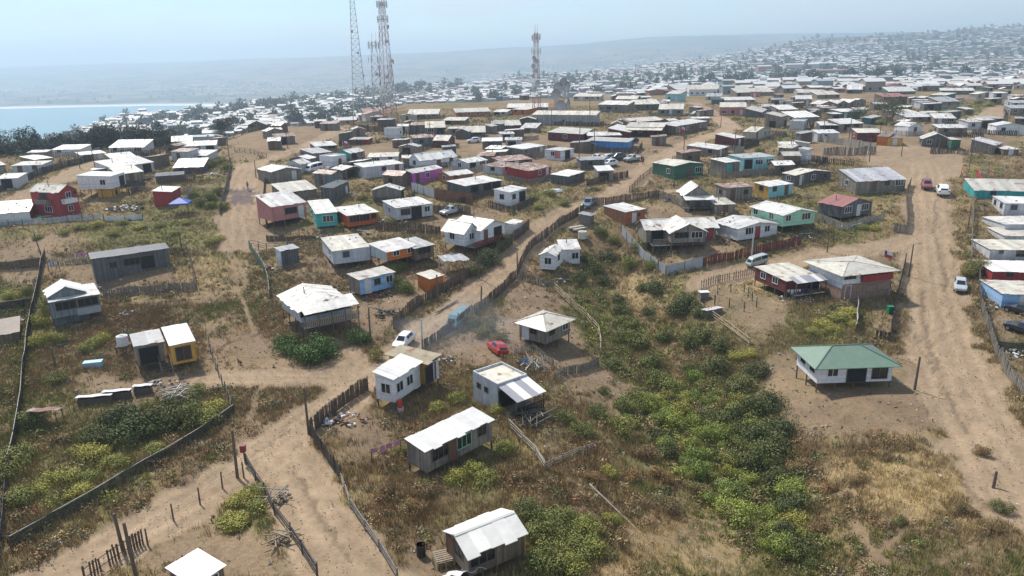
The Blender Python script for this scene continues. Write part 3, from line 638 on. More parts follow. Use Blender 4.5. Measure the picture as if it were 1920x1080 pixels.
house('hip', (1023, 619, 646), (968, 607), (1075, 601), 'H', .95, 'gw', 'zo', 'square grey board house on stilts with four sided pale roof inside a curved fence', s=.85, wins=[('a', .25, 'k'), ('a', .8, 'w'), ('b', .75, 'D'), ('b', .45, 'k')], oh=.55)
house('green', (1531, 689, 719), (1492, 655), (1678, 686), 'H', 1.25, 'wh', 'grn', 'white stilt house with broad dull green hip roof standing alone beside the right road', s=1.0, wins=[('a', .2, 'w'), ('a', .52, 'P'), ('a', .83, 'p'), ('b', .7, 'k'), ('b', .25, 'k')], oh=.6)
house('porch', (565, 584, 606), (524, 556), (656, 566), 'B', .9, 'lg', 'z', 'high stilt house with white roofs and long railed front porch behind two dense round bushes', s=2.0, wins=[('b', .8, 's'), ('a', .18, 'B'), ('a', .5, 'B'), ('a', .82, 'B')], oh=.5)
house('blue', (676, 525, 553), (657, 516), (736, 509), 'sA', .2, 'bl', 'zo', 'small light blue cabin with one grey side wall and pale shed roof', s=.6, wins=[('a', .23, 'D'), ('a', .5, 'k'), ('a', .85, 'w')], wallb='gw')
house('greywhite', (626, 471, 496), (602, 449), (693, 463), 'sA', .25, 'lg', 'zo', 'pale grey stilt house with cream shed roof left of the orange house', s=1.3, wins=[('a', .35, 'k'), ('b', .3, 'w')])
house('orange', (726, 473, 490), (702, 460), (776, 459), 'sA', .4, 'og', 'z', 'orange stilt house with ragged white roof and two white framed windows', s=1.9, wins=[('a', .3, 'w'), ('a', .76, 'w')], wallb='lg')
wing('orange', (778, 466, 489), None, (817, 460), 'sA', .3, 'bw', 'zg', s=1.0, d=5, wins=[('a', .5, 'B')])
house('orangeshed', (807, 523, 548), (779, 517), (834, 517), 'sA', .2, 'og', 'zo', 'small orange shed with two pale lean-to roofs against the road fence', s=.1, wins=[], name='shed', cat='shed')
house('ell', (871, 438, 462), (828, 433), (900, 432), 'B', 1.2, 'wh', 'z', 'white cottage with two pointed gables and a red railed deck on thin stilts', s=1.3, wins=[('b', .6, 'w'), ('a', .55, 'w')], oh=.4)
wing('ell', (902, 432, 457), None, (937, 418), 'B', 1.0, 'wh', 'z', s=1.4, d=6, wins=[('a', .2, 'd'), ('a', .7, 'P')], oh=.4)
house('whiteshed', (965, 421, 441), (948, 422), (990, 415), 'sA', .1, 'wh', 'z', 'little white shed behind the road fence right of the two gabled cottage', s=.1, wins=[], name='shed', cat='shed')
house('ravine', (1040, 480, 506), (1010, 480), (1062, 466), 'A', .5, 'wh', 'z', 'white board clad house of two wings on the edge of the overgrown ravine', s=.8, wins=[('b', .45, 'w'), ('a', .5, 'k')])
wing('ravine', (1087, 467, 494), (1052, 468), None, 'sA', .35, 'wh', 'z', s=.6, d=5, wins=[('a', .75, 'w'), ('a', .3, 'D')])
house('brick', (1172, 398, 423), (1137, 388), (1205, 391), 'sA', .25, 'br', 'z', 'tall narrow brick orange house with grey door panel and flat white roof', s=.1, wins=[('a', .45, 'D'), ('a', .7, 's')], wallb='ob')
house('deck', (1211, 431, 455), (1200, 419), (1342, 425), 'A', 1.0, 'gw', 'z', 'large weathered wooden house on many stilts with front gable, deck and stair', s=1.9, wins=[('a', .16, 'P'), ('a', .62, 'W'), ('a', .78, 'W'), ('a', .92, 'R')], oh=.4)
wing('deck', (1258, 437, 456), None, (1318, 432), 'B', 1.25, 'gw', 'z', s=1.9, d=6, wins=[('a', .3, 'B'), ('a', .75, 'W')], oh=.4)
house('whitegable', (1382, 429, 451), (1350, 415), (1449, 417), 'B', .65, 'wh', 'z', 'white house with low front gable and red door above the maroon fence', s=.5, wins=[('a', .3, 'W'), ('a', .5, 'R'), ('a', .74, 'w')], oh=.35)
house('mint', (1467, 404, 425), (1414, 388), (1524, 396), 'B', .7, 'mi', 'z', 'mint green stilt house with pale low gable roof', s=1.3, wins=[('a', .16, 'w'), ('a', .72, 'W'), ('b', .35, 'w'), ('b', .85, 'w')], oh=.35)
house('redroof', (1577, 388, 409), (1540, 379), (1630, 378), 'B', 1.05, 'dg', 'red', 'dark grey board house with faded red gable roof', s=.7, wins=[('a', .2, 'W'), ('a', .55, 'D'), ('a', .76, 'W')])
house('maroon', (1472, 527, 549), (1421, 503), (1534, 517), 'sA', .25, 'mar', 'zo', 'maroon clad stilt house with white framed windows and laundry hung on its porch', s=.9, wins=[('b', .72, 'w'), ('b', .33, 'w'), ('a', .5, 'B'), ('a', .8, 'P')])
house('two', (1576, 516, 564), (1518, 491), (1674, 506), 'H', .55, 'wh', 'zo', 'two storey white house with brick lower floor, red balcony and broad patched pale roof', s=.1, wins=[('A', .14, 'K'), ('A', .5, 'B'), ('A', .78, 'B'), ('a', .12, 'D'), ('a', .36, 'd'), ('a', .6, 'K'), ('a', .85, 'B')], oh=.7)
house('smallgrey', (529, 471, 497), (513, 470), (562, 466), 'sA', .2, 'dg', 'zg', 'small dark grey shed with one white side beside the green net fence', s=.3, wins=[], wallb='wh', name='shed', cat='shed')
house('roofcorner', (372, 1100, 1128), (303, 1076), (428, 1068), 'sA', .1, 'bw', 'wht', 'house cut by the lower picture edge showing only its plain white roof', s=.2, wins=[('a', .5, 'w')])
house('darklong', (320, 466, 497), (172, 486), None, 'sA', .2, 'dg', 'dkg', 'long low charcoal house of patched metal sheets in the fenced left yard', s=.1, d=3.2, wins=[('a', .25, 'k'), ('a', .5, 'B'), ('a', .7, 'P')])
house('twogable', (191, 551, 581), (93, 567), None, 'sA', .22, 'sl', 'z', 'dark corrugated stilt house with bright white front gable and lower roof strip', s=1.1, d=5.0, wins=[('a', .3, 'B'), ('a', .75, 'B')])
H_ = HOUSES['twogable']; c_, s_ = math.cos(H_['th']), math.sin(H_['th']); volume(H_['root'], H_['P']+Vector((-s_*1.1, c_*1.1, 0)), H_['th'], H_['la']*.74, 3.9, H_['h']+.35, 'B', 1.0, 'sl', 'wht', .1, [], H_['rnd'], .2)
zb = H_['P'].z-H_['root'].location.z; m = MB(); [m.box(H_['la']*.5+i*.3, H_['la']*.5+i*.3+.28, -.12, -.06, zb-.15, zb+.75) for i in range(int(H_['la']*.5/.3))]; m.build('balustrade', M['tin'] if 'tin' in M else plain('tin_pale', (.36, .38, .41), .5), H_['root'])
house('yellowgrey', (311, 640, 676), (253, 650), None, 'sA', .3, 'gw', 'zg', 'grey board cabin joined to a yellow room above a wooden stair and rubble terrace', s=.9, d=3.4, wins=[('a', .45, 'P')])
wing('yellowgrey', (368, 638, 674), (319, 648), None, 'sA', .5, 'ye', 'wht', s=.9, d=5, wins=[('a', .5, 'p')])
house('leftslab', (38, 625, 640), (-20, 632), None, 'sA', .1, 'bw', 'bro', 'low brown roofed shack at the left picture edge with junk on its roof', s=.1, d=6.5, wins=[])
# right column by the road
house('rA', (1990, 384, 406), (1885, 381), None, 'sA', .3, 'lg', 'wht', 'pale blue grey house with white roof, upper of the row along the right edge', yt=369, s=.3)
house('rB', (1990, 424, 432), (1886, 421), None, 'sA', .2, 'lg', 'z', 'low white roofed shed under the pale blue grey house at the right edge', yt=405, s=.1, wins=[], name='shed', cat='shed')
house('rC', (1990, 446, 458), (1884, 442), None, 'sA', .2, 'lg', 'zo', 'low cream roofed shed above the two tier grey house at the right edge', yt=427, s=.1, wins=[], name='shed', cat='shed')
house('rD', (1990, 470, 490), (1858, 468), None, 'sA', .2, 'lg', 'zo', 'light grey walled house with cream roof, second tier of the right edge row', yt=450, s=.1, wins=[('a', .45, 'K'), ('a', .15, 's')])
house('rE', (1990, 512, 530), (1862, 509), None, 'sA', .2, 'rd', 'wht', 'dark red walled house with bright white roof at the right edge', yt=489, s=.1, wins=[('a', .25, 'k')])
house('rF', (1990, 554, 584), (1881, 551), None, 'sA', .2, 'bl', 'zo', 'sky blue walled shack with cream roof at the right edge', yt=527, s=.1, wins=[('a', .35, 'D')])
house('tealshop', (2005, 361, 378), (1828, 357), None, 'sA', .2, 'tl', 'zo', 'long teal building with cream metal roof beside the dirt square', yt=337, s=.2, wins=[('a', .2, 'k')])
# middle slope
rows = r'''
pink|575,379,405|509,389|-|sA|yt362|pk|z|.7|pinkish red house with pale roof left of the turquoise house
rowroof|595,354,366|530,362|-|sA|yt342|gw|zo|.1|cream roofed grey house directly behind the pinkish red one
darkshed|625,353,380|596,355|666,340|sA|.2|dg|dkg|.1|tall dark grey metal shed behind the turquoise house
turq|595,401,426|576,381|632,398|sA|.4|te|z|.5|turquoise house with white roof and one front window
orangered|653,405,426|634,393|705,396|sA|.4|orr|z|.5|orange red house with a wide strip of windows beside the turquoise one
gablegrey|752,357,377|693,360|772,352|A|.8|gw|z|.1|grey brown gabled house with white roof behind the white boarded one
whiteb|744,390,413|721,380|809,381|sA|.35|lg|z|.5|white boarded house with dark doorway, left of the parked old pickup
browng|511,323,343|489,316|561,316|B|.6|gw|z|.3|brown grey gabled house beside the wide dirt trail
whiteblock|626,293,316|599,291|648,289|F|0|wh|z|.1|plain white block shaped house above the heap of junk
tealgable|658,288,303|625,288|691,283|A|.7|gw|z|.1|brown house with teal gable end behind the white block
brownw|588,288,304|561,282|622,285|sA|.3|gw|zg|.1|brown board house left of the teal gable
backroof|632,274,281|591,275|-|sA|yt266|bw|z|.1|low white roofed house in front of the long red shed
redlong|690,262,270|655,262|-|sA|yt257|rd|zg|.1|long dark red shed below the tall lattice masts
porchwhite|683,314,332|669,309|754,306|sA|.3|lg|z|.4|long light grey house with white roof directly left of the purple house
behindw|746,295,303|690,295|-|sA|yt286|wh|zo|.1|low white house behind the long light grey one
biggable|788,302,318|755,300|865,295|A|1.3|wh|wht|.1|large white gabled house with broad bright roof behind the purple house
purple|774,325,345|745,323|833,316|A|.5|pu|z|.3|purple house with white roof
orangebr|845,330,348|821,325|887,325|A|.5|ob|z|.1|orange brown house with white roof right of the purple one
greyw|878,306,322|846,303|913,300|A|.6|lg|z|.1|light grey house with white roof behind the orange brown one
openshed|940,338,352|872,349|-|sA|.35|dg|z|.1|dark lean-to with long white roof above a rusty fence
smallwhite|956,361,384|921,359|994,354|sA|.25|wh|z|.4|small clean white house with flat white roof above the road junction
darkbox|1065,331,347|1031,329|1099,322|sA|.2|dg|wht|.1|dark grey windowless house with bright white roof beside the dirt road
rusty|991,321,340|944,318|1040,313|sA|.5|rd|zr|.2|red house under a large rust stained roof
rustsmall|942,314,328|912,310|962,306|sA|.2|lg|zr|.1|small grey house with rust stained roof left of the red one
rustback|998,303,308|940,303|-|sA|yt292|bw|zr|.1|rust brown roofed shack behind the red house
grey980|980,280,296|958,276|1009,272|sA|.3|gw|wht|.1|grey board house with white roof in the weedy plot
hipwhite|1052,283,300|1019,281|1079,279|H|.5|wh|z|.2|white house with low hip roof and a pink wall patch near the junked cars
rowdark|1092,252,265|1028,251|1111,242|sA|.5|mar|zo|.1|long dark walled row house with cream roof behind the white hip roofed house
bluehall|1177,267,284|1099,266|1193,260|sA|.3|bb|zo|.2|bright blue walled house with long pale roof by the dirt road
hallA|1165,256,262|1103,255|-|sA|yt247|mar|z|.1|pale roofed section directly behind the bright blue house
hallB|1180,248,259|1141,247|1193,240|sA|yt237|mar|z|.1|dark red gabled section of the pale roofed hall behind the blue house
hallC|1243,239,255|1174,238|-|sA|yt230|mar|zo|.2|long verandah hall with pale roof and flag beside the dirt road
hallD|1248,229,232|1177,230|-|sA|yt221|bw|zo|.1|rear cream roof behind the long verandah hall
hallE|1266,237,253|1250,233|1296,226|sA|.5|bw|z|.1|end block of the long verandah hall beside the flag
c52|977,236,242|929,236|-|sA|yt226|mar|zo|.1|maroon house with cream roof left of the long concrete wall
c53|1005,241,248|976,240|-|sA|yt231|gw|z|.1|small house with bright white roof in front of the long concrete wall
c54|910,248,256|865,249|-|sA|yt237|dg|zo|.1|dark grey house with cream roof below the first plateau row
c55|840,264,276|809,265|863,259|B|yt254|mar|zo|.1|dark maroon gabled house with cream roof above a weedy slope
c56|835,239,252|798,240|-|sA|yt228|bw|zo|.1|brown house with cream roof right of the white cube
c57|871,226,233|830,226|-|sA|yt220|bw|zo|.1|low brown house with cream roof behind the one beside the white cube
whitecube|747,240,259|719,240|757,238|F|0|wh|zo|.1|small white cube house in front of the masts
moundhouse|500,234,241|464,235|-|B|yt226|bw|z|.1|lone brown house on the bare mound at the plateau rim
c60|822,214,222|764,215|-|sA|yt205|gw|zo|.1|long pale roofed house right of the red and white masts
c61|920,209,218|855,211|-|sA|yt203|ob|zo|.1|orange brown house with cream roof on the plateau rim
c62|1027,201,209|951,202|-|sA|yt194|bw|z|.1|wide white roofed house behind the slim antenna mast
c63|950,210,217|925,210|-|sA|yt205|cr|z|.1|tiny cream house left of the orange shack on the rim
c64|987,206,215|960,205|-|sA|yt201|og|zo|.1|small orange shack left of the slim antenna mast
longwall|1117,216,236|998,215|-|sA|yt208|co|zo|.1|very long grey concrete building below the slim antenna mast
c66|1176,197,211|1122,196|-|sA|yt189|gw|z|.1|grey house with white roof right of the dish mast
c67|1237,195,206|1191,196|-|sA|yt187|dg|zo|.1|dark grey house with cream roof, third right of the dish mast
c68|1280,205,217|1235,205|-|sA|yt195|sl|zo|.1|slate coloured house with cream roof beside the upper dirt road
c69|1194,186,191|1154,186|-|sA|yt180|gw|zo|.1|low cream roof behind the grey house near the dish mast
c70|1274,176,190|1249,176|-|sA|yt170|aq|zo|.1|small aqua house with cream roof at the plateau's back edge
c71|1230,166,176|1215,166|-|F|0|wh|zo|.1|small white block house at the plateau's back edge
c72|1345,167,179|1292,168|-|sA|yt159|wh|zo|.1|wide white house at the plateau's back edge where the upper dirt road ends
c73|1126,181,189|1075,181|-|sA|yt176|cr|zo|.1|cream low house right behind the dish mast
d2|1352,181,187|1323,181|-|sA|yt175|lg|zg|.1|grey awning roof in front of the wide white house
d2b|1355,186,196|1334,186|-|F|0|dt|zg|.1|dark teal box shed at the top of the dirt road
d3|1416,187,194|1359,188|-|sA|yt182|cr|z|.1|wide cream house with white roof right of the dark teal shed
d4|1398,201,217|1350,201|-|sA|yt192|pk|zo|.1|pinkish board house with cream roof where the dirt road bends
d5|1427,211,220|1397,211|1444,205|sA|yt201|dg|zo|.1|dark carport house with cream roof right of the pinkish house
d6|1496,205,213|1462,206|-|sA|yt197|gw|z|.1|grey house with bright white roof behind the long grey wall
d7|1462,219,240|1432,219|1489,216|sA|yt211|gw|zo|.1|weathered grey board house with black doorway left of the white metal wall
d8|1507,227,243|1479,228|1536,223|F|0|lg|zg|.1|whitewashed metal walled house with flat top beside the grey boards
d9|1535,219,226|1490,221|-|sA|yt209|gw|wht|.1|bright white roof standing above the whitewashed metal wall
d10|1451,172,179|1382,174|-|sA|yt165|gw|zo|.1|long cream roofed house far back on the plateau
d10b|1423,172,182|1407,172|-|sA|yt168|pk|zo|.1|small pink house far back on the plateau
d11|1470,161,168|1428,162|-|B|yt153|bw|zo|.1|large cream gable roof at the far back of the plateau
d12|1537,174,179|1495,174|-|sA|yt168|cr|zo|.1|cream roofed house far back, behind the pale grey one
d13|1521,186,198|1492,186|-|sA|yt179|gw|z|.1|pale grey house with white roof in the middle of the far plateau
d14|1568,195,204|1539,196|-|B|yt189|gw|z|.1|left gable of a row of three small grey gables
d14b|1591,194,203|1570,195|-|B|yt188|gw|z|.1|middle gable of a row of three small grey gables
d14c|1614,192,201|1592,193|-|B|yt186|gw|z|.1|right gable of a row of three small grey gables
d15|1415,248,263|1393,247|1448,242|B|yt238|cr|zo|.1|beige gabled house standing where two dirt roads meet
d16|1377,260,278|1339,258|1400,257|sA|yt250|mar|z|.1|maroon house with white roof beside the wide dirt road
d17|1346,281,294|1284,279|1376,275|sA|yt270|gw|z|.1|long pinkish grey board house with wavy white roof
greenh|1263,312,335|1233,304|1311,305|B|.5|gr|zo|.3|dark green house with cream roof beside the fork in the road
tealgrey|1360,305,326|1328,301|1392,303|sA|.3|gw|z|.1|grey house with one round cornered teal panel behind a picket fence
aqua|1452,293,313|1394,297|-|sA|yt288|aq|zg|.1|light aqua house right of the grey one with teal panel
twinroof|1333,367,386|1282,368|-|B|yt345|gw|z|.4|grey brown house with peaked roof and white verandah roof above the brick house
greyflat|1361,353,376|1343,347|1410,349|sA|.2|gw|zr|.3|grey board house with partly red roof between the peaked house and the yellow one
yellowaq|1440,350,369|1413,345|1488,345|sA|.25|aq|z|.4|house with aqua front and yellow side
darkgable|1490,329,348|1466,325|1560,322|B|.6|dg|zo|.2|dark grey gabled house with cream roof left of the patched silver roof
sheds8|1377,383,399|1343,384|-|sA|.15|gw|zo|.1|little grey shed above the large stilt house with deck
tower2|1511,281,309|1498,281|1531,279|sA|.2|wh|zo|.1|narrow two storey white house rising above its grey neighbours
d100|1515,269,279|1486,269|1531,268|sA|yt264|lg|zo|.1|pale grey house just behind the narrow two storey one
e2|1612,209,222|1577,210|-|sA|yt204|dt|z|.1|dark teal house with white roof among grey sheds
e3|1632,222,233|1618,221|1648,217|sA|.2|dt|zo|.1|smaller dark teal shed right of the dark teal house
e4|1575,235,246|1538,235|-|sA|yt228|dg|z|.1|dark open shed with white roof behind the long picket fence
e4b|1617,231,244|1576,233|-|sA|yt223|gw|z|.1|grey open shed with tilted white roof behind the long picket fence
e5|1700,181,195|1657,182|-|sA|yt175|bw|red|.1|brown shack with reddish roof on the back slope
e6|1716,171,176|1666,172|-|sA|yt161|gr|z|.1|wide white roof behind the reddish roofed shack
e7|1760,161,171|1730,161|-|sA|yt158|bw|zg|.1|brown block right of the wide white roof at the back
e8|1826,170,177|1764,170|-|sA|yt165|dg|z|.1|long white roofed house at the back right
e9|1822,163,168|1768,163|-|sA|yt159|gw|zg|.1|long grey roof behind the long white roofed house
e10|1770,179,193|1744,178|-|sA|yt174|dt|zo|.1|deep green house with small cream roof on the right back slope
e11|1798,190,202|1763,191|-|sA|yt182|gw|zg|.1|grey house with light grey roof below the deep green one
e13|1720,211,217|1674,211|-|sA|yt205|bw|zo|.1|cream roofed house right of the round green tree
e14|1750,219,228|1700,220|-|sA|yt211|gw|z|.1|white roofed house in front of the cream roof by the round tree
e15|1791,222,232|1753,222|-|sA|yt213|gw|z|.1|grey house with white hipped roof, right of its white roofed neighbour
e16|1728,237,252|1704,238|-|B|yt229|wh|z|.1|white upper storey house above the red shop
e17|1812,240,254|1761,240|-|sA|yt233|gw|z|.1|wide grey walled house with white roof right of the white upper storey
e18|1664,257,272|1645,256|-|sA|yt247|og|bro|.1|orange red shop front facing the dirt square
e18b|1692,259,272|1665,259|-|sA|yt251|ye|bro|.1|yellow shop front facing the dirt square
e19|1653,249,264|1608,249|-|sA|yt241|mar|zo|.1|maroon house with white roof left of the orange red shop
e20|1781,262,277|1730,261|-|B|yt249|dg|zo|.1|dark grey gabled house with patched roof at the rim of the dirt square
e21|1799,262,280|1785,262|-|sA|yt258|gr|zo|.1|narrow green house at the rim of the dirt square
e22|1862,273,289|1822,270|1874,268|sA|yt259|gw|z|.1|grey brown house with large white roof and red doorway right of the square
e23|1909,280,291|1882,280|-|sA|yt274|bw|z|.1|small white roofed shed right of the house with red doorway
e24|1921,236,252|1869,236|-|B|yt229|wh|z|.1|clean white house near the right edge on the back slope
e25|1945,203,216|1896,203|-|sA|yt197|gw|zg|.1|grey house at the right edge below the end of the back road
e26|1881,222,235|1848,223|-|sA|yt218|dg|zg|.1|dark grey shed at the foot of the back road
e27|1945,193,199|1897,193|-|sA|yt188|lg|zg|.1|pale roof at the right edge behind the grey house
e28|1605,161,166|1549,162|-|sA|yt154|gw|z|.1|long white roof at the far back right of the wide hut row
e28b|1616,168,175|1588,168|-|sA|yt161|dg|z|.1|dark hut with white roof left of the far dirt track
e28c|1645,159,164|1623,160|-|sA|yt153|gw|z|.1|small white roof beside the far end of the dirt track
e29|1574,177,184|1533,178|-|sA|yt171|gw|zo|.1|cream roofed house in the far middle right
silver|1696,336,354|1606,341|-|sA|yt316|gw|pat|.3|ramshackle house under a wide patched silver roof beside the road
redtwo|118,362,407|56,359|152,356|B|1.1|rd|zo|.1|red two storey house with pale roof and two small balconies
redlow|57,397,412|-16,402|-|sA|yt376|rd|zo|.1|low red annex with white garage doors left of the red two storey house
stiltwhite|210,331,354|145,332|232,323|sA|.3|wh|wht|1.9|white upper house raised on stilts above a yellow room
redwhite|325,360,385|282,364|352,350|sA|.3|rd|wht|.1|red fronted house with white roof beside the blue canopy
a6|382,313,324|325,315|-|sA|yt297|dg|wht|.1|white roofed dark house beside the trail's hedge
a7|388,292,302|337,292|-|sA|yt281|lg|z|.1|pale grey house with white roof above the hedge, middle of three
a8|406,272,284|338,275|-|sA|yt264|lg|z|.1|long white roofed house in front of the dark trees
a9|362,264,276|322,266|-|sA|yt255|bw|z|.1|small house with tilted white roof against the dark trees
a11|271,276,288|204,277|-|sA|yt262|lg|wht|.1|white house with big bright roof touching the dark trees
a12|257,297,303|209,298|-|sA|yt287|gw|z|.1|white roofed shed between the big bright roof and its lower neighbour
a13|290,304,322|208,315|-|sA|yt298|lg|z|.1|long pale house with white roof beside the left dirt road
a14|271,322,340|222,327|-|sA|yt313|gw|zo|.1|olive grey house with cream roof right of the raised white house
a15|152,280,291|97,281|-|sA|yt271|wh|wht|.1|white block house with flat bright roof under the dark trees
a16|100,298,305|65,300|-|sA|yt292|gw|z|.1|low white roofed shed left of the white block house
a17|81,309,325|22,311|-|sA|yt302|lg|zo|.1|light grey house with flat roof left of the upper dirt road
a18|36,334,352|-10,336|-|sA|yt325|lg|z|.1|white house at the left edge beside the upper dirt road
a19|12,309,320|-12,311|-|sA|yt304|gw|z|.1|white roofed hut at the left edge
a20|200,288,296|152,291|-|sA|yt284|cr|z|.1|cream shed with white roof beside the end of the upper dirt road
a21|345,330,338|291,331|-|B|yt327|dg|dkg|.1|black roofed hut behind the red fronted house
'''
for i, ln in enumerate(rows.strip().splitlines()):
    k, C, L, R, rt_, ri, wl, rf, s, lab = ln.split('|')
    C = tuple(map(float, C.split(','))); L = tuple(map(float, L.split(','))); R = None if R == '-' else tuple(map(float, R.split(',')))
    yt = float(ri[2:]) if ri.startswith('yt') else None; s = float(s)
    big = k in ('redtwo', 'stiltwhite', 'tower2')
    wins = None
    if k == 'redtwo': wins = [('A', .5, 'w'), ('A', .85, 's'), ('a', .5, 'w'), ('B', .55, 'K'), ('b', .45, 'W')]
    if k == 'redlow': wins = [('a', .35, 'G'), ('a', .8, 'G')]
    if k == 'orangered': wins = [('a', .22, 'K'), ('a', .55, 'K'), ('a', .85, 'k')]
    if k in ('darkbox', 'longwall', 'whitecube'): wins = [('a', .5, 's')]
    wins = {'e22': [('a', .5, 'R'), ('a', .8, 'k')], 'd7': [('a', .7, 'P'), ('b', .5, 'P')], 'e4': [('a', .3, 'P'), ('a', .7, 'P')], 'e4b': [('a', .3, 'P'), ('a', .7, 'P')], 'openshed': [('a', .25, 'P'), ('a', .6, 'P'), ('a', .85, 'P')], 'c54': [('a', .3, 'P'), ('a', .7, 'B')], 'whiteb': [('a', .25, 'K'), ('a', .55, 'P'), ('a', .85, 'w'), ('b', .5, 'w')], 'turq': [('a', .55, 'W'), ('b', .3, 'w'), ('b', .65, 'w')], 'pink': [('a', .55, 'B'), ('a', .85, 'D')]}.get(k, wins)
    house(k, C, L, R, rt_, .3 if yt else float(ri), wl, rf, lab, yt=yt, s=s, d=5.5 if C[2] > 230 else 7., wins=wins, wallb={'yellowaq': 'ye', 'tealgable': 'te'}.get(k), hmax=5.4 if big else 3.3, name='house', fixb=k == 'redtwo')
# ------------------------------------------------------------------ ground cover, shrubs, trees
def col_mat(key, rough=.85):
    if key in M: return M[key]
    m, t, n, b = newmat(key); b.inputs['Roughness'].default_value = rough; b.inputs['Specular IOR Level'].default_value = .15
    a = n.new('ShaderNodeAttribute'); a.attribute_name = 'Col'; t.links.new(a.outputs['Color'], b.inputs['Base Color']); M[key] = m; return m
FOOT = []                                                       # house footprints, kept clear of growth
for H_ in HOUSES.values(): FOOT.append((H_['P'].x, H_['P'].y, math.cos(H_['th']), math.sin(H_['th']), H_['la'], H_['lb']))
def clear(X, Y, pad=.2):
    ok = np.ones(X.shape, bool)
    for px, py, c, s, la, lb in FOOT:
        x = (X-px)*c+(Y-py)*s; y = -(X-px)*s+(Y-py)*c
        ok &= ~((x > -pad) & (x < la+pad) & (y > -pad) & (y < lb+pad))
    return ok
def scatter(n, y0, y1, rng):
    Y = np.sqrt(rng.random(n)*(y1*y1-y0*y0)+y0*y0); return (rng.random(n)*2-1)*(.80*Y+6), Y
def cover(name, n, y0, y1, hmin, hmax, blades, width, pick, seed, lean=.45):
    rng = np.random.default_rng(seed); X, Y = scatter(n, y0, y1, rng)
    ok = clear(X, Y); X, Y = X[ok], Y[ok]
    rd, tr, ba, gr, st, re = zones(X, Y); keep, colr, hs = pick(rng, X, Y, rd, tr, ba, gr, st, re)
    X, Y, colr, hs = X[keep], Y[keep], colr[keep], hs[keep]; m = len(X)
    Z = T(X, Y)-.05; h = (hmin+(hmax-hmin)*rng.random(m)**1.5)*hs
    k = blades; az = rng.random((m, k))*2*np.pi; r = rng.random((m, k))*.32*h[:, None]+.03; ln = rng.random((m, k))*lean+.08
    bh = h[:, None]*(.55+.45*rng.random((m, k))); wv = width*(.6+.8*rng.random((m, k)))*(.6+h[:, None]*.5)
    bx, by = X[:, None]+np.cos(az)*r, Y[:, None]+np.sin(az)*r; a2 = az+rng.normal(0, .6, (m, k)); wx, wy = -np.sin(a2)*wv, np.cos(a2)*wv
    tx, ty = bx+np.cos(az)*ln*bh, by+np.sin(az)*ln*bh; zz = np.broadcast_to(Z[:, None], bx.shape)
    v = np.stack([np.stack([bx-wx, by-wy, zz], -1), np.stack([bx+wx, by+wy, zz], -1), np.stack([tx, ty, zz+bh], -1)], 2)
    cc = np.clip(colr[:, None, :]*(.62+.76*rng.random((m, k, 1))), 0, 1); cc = np.repeat(cc[:, :, None, :], 3, 2)
    o = link(name, np_mesh(name, v.reshape(-1, 3), np.arange(m*k*3).reshape(-1, 3), [col_mat('cover')], vcol=cc.reshape(-1, 3))); tag(o, kind='stuff'); return m
PAL = dict(dry=(.29, .225, .14), straw=(.42, .325, .19), brown=(.185, .135, .09), red=(.205, .128, .08), green=(.150, .165, .07), lime=(.24, .25, .075), grey=(.20, .18, .14), dark=(.075, .085, .045))
PAL = {k: np.array(v)*np.array([1.32, 1.28, 1.08]) for k, v in PAL.items()}
def mixpal(rng, m, names, wts):
    return np.array([PAL[k] for k in names])[rng.choice(len(names), m, p=np.array(wts)/sum(wts))]
def pick_dry(rng, X, Y, rd, tr, ba, gr, st, re):
    n1 = fbm(X/4., Y/4., 3); keep = (rd < .3) & (tr < .4) & (rng.random(len(X)) < np.where(ba, .10, np.clip((n1-.15)*3, .15, 1)))
    c = mixpal(rng, len(X), ['dry', 'straw', 'brown', 'red', 'grey'], [.4, .14, .24, .1, .12])
    c = np.where((st > 0)[:, None], mixpal(rng, len(X), ['straw', 'dry'], [.75, .25]), c); c = np.where(((re > 0) & (rng.random(len(X)) < .6))[:, None], mixpal(rng, len(X), ['red', 'brown'], [.6, .4]), c)
    g = ((gr > 0) & (rng.random(len(X)) < .55)) | (fbm(X/13.+3, Y/13., 3) > .60); c = np.where(g[:, None], mixpal(rng, len(X), ['green', 'lime', 'dry'], [.55, .2, .25]), c)
    return keep, c, np.where(ba, .35, 1.)*np.where(st > 0, .8, 1.)*np.where(Y > 120, .8, 1)
cover('dry_grass', 210000, 30, 95, .2, .85, 8, .021, pick_dry, 3)
cover('slope_grass', 140000, 92, 170, .25, .8, 6, .036, pick_dry, 4)
cover('plateau_grass', 65000, 165, 330, .3, .8, 5, .09, pick_dry, 5)
def pick_scrub(rng, X, Y, rd, tr, ba, gr, st, re):
    n1 = fbm(X/6.+31, Y/6., 3); keep = (rd < .15) & (tr < .2) & (~ba.astype(bool)) & (rng.random(len(X)) < np.clip((n1-.36)*3.5, 0, 1)*np.where(st > 0, .2, 1))
    c = mixpal(rng, len(X), ['brown', 'grey', 'red', 'dry', 'green', 'dark'], [.27, .18, .15, .15, .13, .12])
    g = (gr > 0); c = np.where(g[:, None], mixpal(rng, len(X), ['green', 'lime', 'dark', 'dry'], [.5, .2, .2, .1]), c)
    return keep, c, np.ones(len(X))
